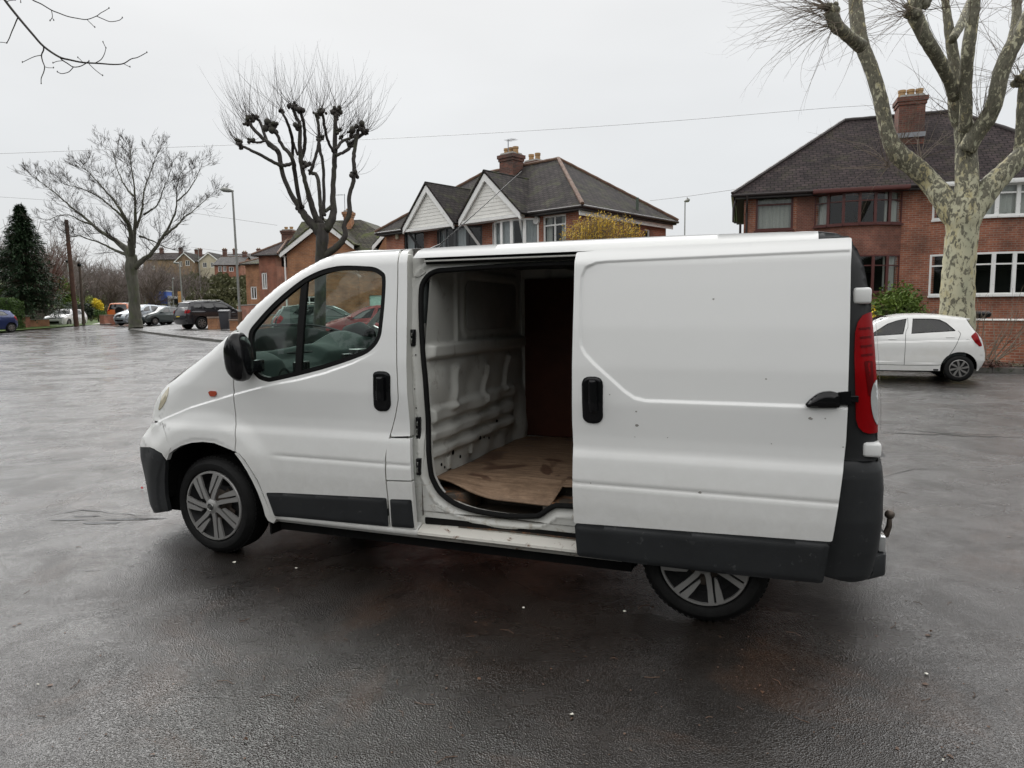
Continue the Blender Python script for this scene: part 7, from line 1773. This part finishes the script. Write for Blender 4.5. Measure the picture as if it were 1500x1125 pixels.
        for y in (-.36,.36):
            for u in (P['wins'][0][-1][0]-.1,P['wins'][1][-2][0]-.25):
                mb=MB(); mb.box((u,y-.23,.55),(u+.12,y+.23,1.12)); mb.box((u-.42,y-.23,.5),(u,y+.23,.66)); objs.append(mb.build('seat',M['seat'],o,bevel=.05))
        mb=MB(); mb.box((P['bonnet'],-.66,.6),(P['bonnet']+.38,.66,.98)); objs.append(mb.build('dashboard',M['dash'],o,bevel=.04))
    for sg in(-1,1):
        u=P['wins'][0][0][0]+.02; z=P['wins'][0][0][1]+.04; y=sh.w1(u,z); mb=MB(); a,b=sorted((sg*(y+.02),sg*(y+.17))); mb.box((u-.06,a,z-.04),(u+.06,b,z+.08)); objs.append(mb.build('wing_mirror',bm_,o,bevel=.03,seg=3))
    for b in o.children: b.location.x-=L_/2 if b.parent==o else 0
    for cu in P['wh']:
        for sg in(-1,1):
            w_=carwheel(cu-L_/2,sg,P['R'],o,sh.w1(cu,P['R']+P['arch']+.05)-.02)
            mb=MB(); A=arc(cu-L_/2,P['R'],P['arch']+.02,-5,185,14)
            for u,z in A:
                for y in (.68,.40): mb.v.append((u,sg*y,z))
            for i in range(len(A)-1): mb.f.append((2*i,2*i+1,2*i+3,2*i+2)); mb.m.append(0)
            mb.f.append(tuple(2*i+1 for i in range(len(A)))); mb.m.append(0); mb.build('wheel_housing',M['dark'],o,fixn=False)
    return o
def carwheel(u,sg,R,par,yc):
    o=bpy.data.objects.new('wheel',None); link(o,par); o.location=(u,sg*yc,R); o.rotation_euler=(0,0,0 if sg<0 else PI); r=R*.66
    mb=MB(); mb.lathe([(r,.01),(r+.015,-.006),(R*.86,-.008),(R*.95,.01),(R*.995,.035),(R,.06),(R,.15),(R*.96,.18),(r,.19)],1,40,flip=True); mb.build('tyre',M['tyre'],o,smooth=True)
    mb=MB(); mb.lathe([(0,.06),(r*.5,.07),(r*.95,.05),(r,.01)],1,28); mb.build('wheel_disc',M['capd'],o,smooth=True)
    mb=MB(); mb.lathe([(r,.012),(r,.0),(r*.93,-.004),(r*.91,.01)],1,40); mb.lathe([(0,-.008),(r*.14,-.008),(r*.17,0),(r*.17,.03)],1,20)
    for j in range(8):
        a=2*PI*j/8+.2; T=Matrix.Rotation(-a,4,'Y'); P=[(r*.12,-r*.05),(r*.5,-r*.13),(r*.93,-r*.10),(r*.93,r*.13),(r*.5,r*.07),(r*.12,r*.05)]
        b0=len(mb.v)
        for x,z in P: mb.v.append(tuple(T@Vector((x,-.006,z))))
        for x,z in P: mb.v.append(tuple(T@Vector((x,.012,z))))
        k=len(P); mb.f.append(tuple(b0+i for i in range(k))); mb.m.append(0)
        for i in range(k): mb.f.append((b0+i,b0+(i+1)%k,b0+k+(i+1)%k,b0+k+i)); mb.m.append(0)
    mb.build('rim',M['alloy'],o,smooth=True,angle=.4); return o
def place(px,Y,dz=0): g_=gp(px,Y); return (g_.x,g_.y,g_.z+dz)
# white hatchback at the right kerb: set by its rear wheel
rw=ghit(1403,560.5); yk=math.radians(-18); P=HATCH; rx=P['wh'][1]-P['L']/2
k=.97; cx_=rw.x-math.cos(yk)*rx*k-math.sin(yk)*.72; cy_=rw.y-math.sin(yk)*rx*k+math.cos(yk)*.72
kia=car('hatchback','small white hatchback parked at the right kerb before the plane tree','' or HATCH,'car_white',(cx_,cy_,gz(cx_,cy_)+.0),yk,(k,k,k*1.0),glassm='carglass')
ksh=Shell(HATCH['sil'],HATCH['zt'],.02,None,.06); ux=-HATCH['L']/2
mb=MB(); c=(3.20,.86); mb.tube([(c[0]+ux+.075*math.cos(a*PI/12),-(ksh.w1(c[0]+.075*math.cos(a*PI/12),c[1]+.075*math.sin(a*PI/12))+.0005),c[1]+.075*math.sin(a*PI/12)) for a in range(25)],.003,4,False); mb.build('fuel_flap_gap',M['seal'],kia)
mb=MB(); mb.tube([(2.62+ux,0,1.47),(2.72+ux,0,1.57),(2.80+ux,0,1.63)],[.012,.004,.002],6); mb.build('aerial',M['black'],kia)
mb=MB(); mb.prism([(3.16+ux,1.40),(3.30+ux,1.385),(3.27+ux,1.35),(3.20+ux,1.34)],lambda a,b,d:(a,d,b),-.50,.50); mb.build('spoiler',M['car_white'],kia,bevel=.008)
panel('tail_light_clear',fillet([(3.40+ux,1.03),(3.45+ux,.95),(3.475+ux,.84),(3.44+ux,.90)],.008),lambda u,z:ksh.W(u-ux,z),M['clear'],kia,sgn=-1,pitch=.03,off=.012,th=.008)
panel('rear_window_edge',[(3.205+ux,1.372),(3.222+ux,1.362),(3.30+ux,1.218),(3.40+ux,1.065),(3.365+ux,1.11),(3.27+ux,1.235)],lambda u,z:ksh.W(u-ux,z),M['black'],kia,sgn=-1,pitch=.03,off=.006,th=.01)
for z0_,w_ in ((.335,.03),):
    panel('sill_trim',[(1.07+ux,.24),(2.66+ux,.24),(2.66+ux,.275),(1.07+ux,.275)],lambda u,z:ksh.W(u-ux,z),M['trim'],kia,sgn=-1,pitch=.08,off=.004,th=.02)
# cars at left, nearest first
car('hatchback','dark blue hatchback cut off by the left edge of the picture',HATCH,'car_blue',place(-30,44.5),math.radians(74),(1.1,1.1,1.0),plate='w')
car('off_roader','white off-roader parked on the lawn before the dark conifer',SUV,'car_white2',place(97,61,-.25),math.radians(97),(.93,.93,.92))
car('off_roader','large black off-roader parked on the drive behind the wheelie bin',SUV,'car_black',place(316,47,.05),math.radians(-128),(1.06,1.04,1.07),plate='y',rails=True)
car('estate_car','silver car nosing out behind the wide leafless tree trunk',HATCH,'car_silver',place(207,57),math.radians(68),(1.1,1.1,1.1),plate='w')
car('hatchback','dark green hatchback facing us right of the silver car',HATCH,'car_dark',place(236,58),math.radians(66),(1.1,1.1,.98),plate='w')
car('hatchback','distant white hatchback between lorry and black off-roader',HATCH,'car_white2',place(270,76),math.radians(66),(1.1,1.1,1.0),plate='w')
car('hatchback','distant bluish car half hidden behind the silver and green cars',HATCH,'car_silver',place(225,70),math.radians(66),(1.1,1.1,1.0))
car('hatchback','dark green hatchback seen through the van window beside the pollarded trunk',HATCH,'car_green',place(478,27.5,.22),math.radians(-158),(1.12,1.1,1.0))
car('hatchback','red hatchback seen through the van cab window',HATCH,'car_red',place(552,26.,.18),math.radians(-14),(1.1,1.1,1.0))
# orange off-roader, seen from behind with spare wheel
ORG=dict(SUV); ORG.update(sil=[(.10,.35,.3,.1),(.02,.5,.3,.1),(.0,.95,.2,.1),(.1,1.05,.1,.08),(1.2,1.12,.08,.05),(1.5,1.55,.06,.05),(1.7,1.68,.06,.06),(3.9,1.70,.06,.06),(4.2,1.68,.06,.06),(4.28,1.60,.06,.06),(4.38,1.15,.08,.06),(4.42,.9,.15,.08),(4.45,.5,.2,.1),(4.42,.36,.2,.1)],rglass=((4.28,1.60),(4.38,1.15)),tail=[(4.30,1.05),(4.38,1.1),(4.41,.8),(4.32,.8)])
oc=car('off_roader','orange off-roader with rear spare wheel left of the leafless tree trunk',ORG,'car_orange',place(184,63),math.radians(-76),(1,.95,1.02),plate='y')
sw=bpy.data.objects.new('spare_wheel',None); link(sw,oc); sw.location=(2.28,.15,1.05); sw.rotation_euler=(0,0,PI/2)
mb=MB(); mb.lathe([(0,-.02),(.22,-.02),(.24,-.05),(.33,-.04),(.36,.02),(.36,.14)],1,28); mb.build('tyre',M['tyre'],sw,smooth=True)
# lorry
lp=place(240,96); lo=thing('lorry','blue curtain-sided lorry parked behind the far cars','lorry',lp,math.radians(8))
M['blue_curtain']=mat('blue_curtain',(.012,.06,.28),.5,0,.4,.15,3,.2,4); M['lorry_grey']=mat('lorry_grey',(.35,.36,.36),.5)
w_=38*96/CF
mb=MB(); mb.box((-w_/2,-1.2,1.1),(w_/2-.9,1.2,3.35)); mb.build('curtain_body',M['blue_curtain'],lo,bevel=.05)
mb=MB(); mb.box((-w_/2-.06,-1.24,3.36),(w_/2-.86,1.24,3.5)); mb.box((-w_/2-.08,-1.24,1.0),(-w_/2-.005,1.24,3.4)); mb.box((-w_/2,-1.1,.9),(w_/2,1.1,1.09)); mb.build('frame',M['lorry_grey'],lo)
mb=MB(); mb.prism([(w_/2-.8,.5),(w_/2+.9,.5),(w_/2+.95,1.5),(w_/2+.6,2.7),(w_/2-.8,2.8)],lambda a,b,d:(a,d,b),-1.1,1.1); cb_=mb.build('cab',M['lorry_grey'],lo,bevel=.05)
mb=MB(); mb.poly([(w_/2-.3,-1.11,1.6),(w_/2+.7,-1.11,1.6),(w_/2+.5,-1.11,2.4),(w_/2-.3,-1.11,2.4)]); mb.build('window',M['darkglass'],cb_,fixn=False)
for u in (-w_/2+.6,-w_/2+1.5,w_/2-.2):
    for sg in(-1,1): mb=MB(); mb.lathe([(0,.0),(.25,.0),(.3,-.04),(.45,-.02),(.47,.1),(.45,.25)],1,20,(u,sg*.95-.1,.47)); mb.build('wheel',M['tyre'],lo,smooth=True)
# ------------------------------------------------------------------ street furniture
M['lampgrey']=mat('galvanised_grey',(.24,.245,.23),.5,.3,.4,.15,4); M['lampbrown']=mat('brown_column_base',(.10,.055,.03),.6); M['polewood']=mat('pole_timber',(.075,.040,.028),.8,0,.3,.3,3,.3,20)
def lamp(label,top,bot,Y,hx,r=.065,brown=False,cat='street lamp',grp=None):
    T=at(top[0],top[1],Y); Bx=at(bot[0],bot[1],Y); g_=gp(bot[0],Y)
    k=(g_.z-T.z)/(Bx.z-T.z) if abs(Bx.z-T.z)>.1 else 1; B=T+(Bx-T)*k
    o=thing('street_lamp',label,cat,tuple(B),0,grp); mb=MB(); D=T-B
    mb.tube([Vector((0,0,-.1)),D*.18,D*.185,D],[r*1.5,r*1.5,r,r*.7],12); mb.build('column',M['lampgrey'],o,smooth=True)
    if brown: mb=MB(); mb.tube([Vector((0,0,-.08)),D*.17],[r*1.56,r*1.56],12); mb.build('column_base',M['lampbrown'],o,smooth=True)
    mb=MB(); s=1 if hx>0 else -1; l=abs(hx)
    mb.tube([D+Vector((-s*.05,0,.0)),D+Vector((s*l*.3,0,.04)),D+Vector((s*l*.75,0,.09)),D+Vector((s*l,0,.09))],[.05,.11,.13,.05],10); h=mb.build('lantern',M['lampgrey'],o,smooth=True); 
    mb=MB(); mb.tube([D+Vector((s*l*.45,0,.12)),D+Vector((s*l*.45,0,.24))],.03,6); mb.build('sensor',M['black'],h); return o
lamp('tall grey street lamp with brown base left of the brick houses',(340.5,280),(350.5,445),38.,-.62,.07,True)
lamp('slender street lamp above the right end of the van roof',(1003.5,295),(1003,345),46.,.30,.05)
lamp('short far street lamp beside the blue lorry',(252.5,409),(254.5,452),92.,.25,.09)
lamp('far street lamp with lantern on the left before hillside houses',(263,386),(267.5,450),88.,-.75,.09)
lamp('thin far street lamp in front of the cream hillside house',(290.5,366),(293.5,420),118.,-.5,.08)
def pole(name,label,top,bot,Y,r,m='polewood'):
    T=at(top[0],top[1],Y); Bx=at(bot[0],bot[1],Y); g_=gp(bot[0],Y); k=(g_.z-T.z)/(Bx.z-T.z); B=T+(Bx-T)*k; o=thing(name,label,'pole',tuple(B)); D=T-B
    mb=MB(); mb.tube([Vector((0,0,-.2)),D*.5,D],[r*1.1,r,r*.8],10); mb.build('shaft',M[m],o,smooth=True)
    mb=MB(); mb.box(tuple(D+Vector((-.12,-.12,-.35))),tuple(D+Vector((.12,.12,-.1)))); mb.build('cap',M['black'],o,bevel=.03); return o
pole('telegraph_pole','leaning red-brown telegraph pole right of the conifer',(97,322),(112,476),56.,.17)
pole('telegraph_pole','thinner dark pole beside the leaning red-brown telegraph pole',(116,384),(122.7,475),58.,.11,'bark_brown')
pole('white_pole','pale thin pole in the wood behind the telegraph poles',(98.5,380),(103,432),78.,.09,'lampgrey')
def wire(label,pts,r,Y0,Y1,sag=0):
    n=len(pts); P=[at(x,y,Y0+(Y1-Y0)*i/(n-1)) for i,(x,y) in enumerate(pts)]; mb=MB(); C=catmull([tuple(p) for p in P],6); mb.tube([Vector(c) for c in C],r,4,False); tag(mb.build('overhead_wire',M['black'],fixn=False),label,'wire')
wire('long overhead wire crossing the whole sky from left to the right-hand house',[(-60,227),(0,225),(160,219),(335,212.5),(575,202.5),(800,190),(1000,176),(1215,158),(1332,152)],.0085,30,28)
wire('overhead wire between middle house and right-hand house roofs',[(952,294),(1010,287),(1080,277)],.009,30,27.2)
wire('faint overhead wire left of the pollarded tree',[(-40,286),(40,291),(120,297),(250,308),(330,319),(406,330)],.009,42,42)
wire('thin far overhead wire above the hillside houses',[(280,362),(330,369),(372,375)],.012,75,60)
# wheelie bin
bpz=gp(329.5,44.); bn=thing('wheelie_bin','dark grey wheelie bin standing between low brick gate pillars','bin',tuple(bpz+Vector((0,0,.11))),math.radians(12)); M['bin']=mat('bin_plastic',(.045,.047,.055),.5,0,.4,.1,5)
mb=MB(); b0=[(-.24,-.26),(.24,-.26),(.24,.26),(-.24,.26)]; b1=[(-.30,-.36),(.30,-.36),(.30,.36),(-.30,.36)]
for (x,y) in b0: mb.v.append((x,y,.05))
for (x,y) in b1: mb.v.append((x,y,1.08))
for f in ((0,1,2,3),(4,5,6,7),(0,1,5,4),(1,2,6,5),(2,3,7,6),(3,0,4,7)): mb.f.append(f); mb.m.append(0)
mb.build('bin_body',M['bin'],bn,bevel=.03)
mb=MB(); mb.prism([(-.42,1.09),(.36,1.09),(.40,1.16),(.1,1.24),(-.38,1.16)],lambda a,b,d:(d,a,b),-.33,.33); mb.build('lid',M['bin'],bn,bevel=.02)
for sg in(-1,1): mb=MB(); mb.lathe([(0,0),(.12,0),(.13,.03),(.12,.06)],0,16,(sg*.27-.03,.28,.12)); mb.build('wheel',M['tyre'],bn,smooth=True)
# small lidded black box on the coping at right (bin top behind the wall)
bb_=gp(1428,20.2); o=thing('black_bin','black lidded bin behind the low brick garden wall at right','bin',(bb_.x,bb_.y,.2)); zz=at(1428,455,20.2).z-.2
mb=MB(); mb.box((-.22,-.2,0),(.22,.2,zz-.2)); mb.build('bin_body',M['bin'],o,bevel=.03); mb=MB(); mb.box((-.28,-.26,zz-.198),(.32,.26,zz-.02)); mb.build('lid',M['black'],o,bevel=.07,seg=3)
# gate pillars & walls at left
def pillar(px0,px1,ytop,Y,label,m='brick_tan',cap='brick_mid'):
    c=gp((px0+px1)/2,Y); c.z+=.1; w_=(px1-px0)*Y/CF; h=at((px0+px1)/2,ytop,Y).z-c.z; o=thing('gate_pillar',label,'pillar',tuple(c),0,'brick gate pillars along the pavement'); mb=MB(); mb.box((-w_/2,-w_/2,-.1),(w_/2,w_/2,h-.1)); mb.build('brickwork',M[m],o,uv=True); mb=MB(); mb.box((-w_/2-.03,-w_/2-.03,h-.099),(w_/2+.03,w_/2+.03,h)); mb.build('cap',M[cap],o,bevel=.02)
pillar(268.5,278.5,456.5,50.,'tan brick gate pillar left of the black off-roader'); pillar(307,321,464,45.,'broad tan brick gate pillar left of the wheelie bin'); pillar(338.5,351,467.5,43.,'tan brick gate pillar right of the wheelie bin')
def pw(name,label,px0,Y0,px1,Y1,ytop0,m,cop='concrete',dz=.1):
    a=gp(px0,Y0); b=gp(px1,Y1); z=min(a.z,b.z)+dz; h=at((px0+px1)/2,ytop0,(Y0+Y1)/2).z-z; return lowwall(name,label,(a.x,a.y,z),(b.x,b.y,z),h,m,cop)
pw('garden_wall','red brick wall between the grey lamp column and the van bonnet',351.5,43.,400,37.,447,'brick_mid')
pw('garden_wall','tan brick wall seen low through the van window',395,36.,455,33.,462,'brick_tan')
pw('garden_wall','low pinkish brick wall in front of the conifer lawn',26,53.5,71,55.5,468.5,'brick_tan','concrete',.0)
pw('garden_wall','low stone wall edging the far lane behind the wood',160,84,235,84,449,'brick_buff','concrete',0.)
c=gp(36,53.); o=thing('gate_pillar','squat brick pillar with pale cap beside the blue hatchback','pillar',tuple(c)); mb=MB(); mb.box((-.24,-.24,0),(.24,.24,.85)); mb.build('brickwork',M['brick_mid'],o,uv=True); mb=MB(); mb.box((-.33,-.33,.852),(.33,.33,.95)); mb.build('cap',M['concrete'],o,bevel=.02)
c=gp(157.5,60.); o=thing('gate_pillar','small orange brick pier at the end of the lawn path','pillar',tuple(c)); mb=MB(); mb.box((-.2,-.8,-.2),(.2,.8,.75)); mb.build('brickwork',M['brick_mid'],o,uv=True); mb=MB(); mb.box((-.23,-.83,.752),(.23,.83,.82)); mb.build('cap',M['brick_tan'],o)
# timber fence behind the white off-roader
a=gp(33,60); b=gp(90,62); d=b-a; o=thing('timber_fence','brown timber fence behind the low wall at left','fence',tuple(a),math.atan2(d.y,d.x)); Ln=d.length; mb=MB(); r_=random.Random(2)
for k in range(int(Ln/.16)): mb.box((k*.16,-.02+r_.uniform(-.008,.008),-.1),(k*.16+.145,.02,1.45+r_.uniform(-.04,.04)))
mb.box((0,.021,.3),(Ln,.06,.4)); mb.box((0,.021,1.1),(Ln,.06,1.2)); mb.build('boards',mat('fence_timber',(.07,.055,.05),.8,0,.2,.3,3),o)
# small blue-grey tent-like car cover beyond, orange board by the lorry
c=gp(266,90); o=thing('notice_board','tall orange board on the verge right of the blue lorry','board',tuple(c)); mb=MB(); mb.box((-.28,-.06,.5),(.25,.06,3.3)); mb.build('panel',mat('orange_board',(.42,.22,.07),.7),o,bevel=.02); mb=MB(); mb.box((-.22,-.04,-.1),(-.14,.04,.5)); mb.box((.12,-.04,-.1),(.2,.04,.5)); mb.build('post',M['lampgrey'],o)
SC.render.engine='CYCLES'; SC.cycles.max_bounces=8; SC.cycles.transparent_max_bounces=16
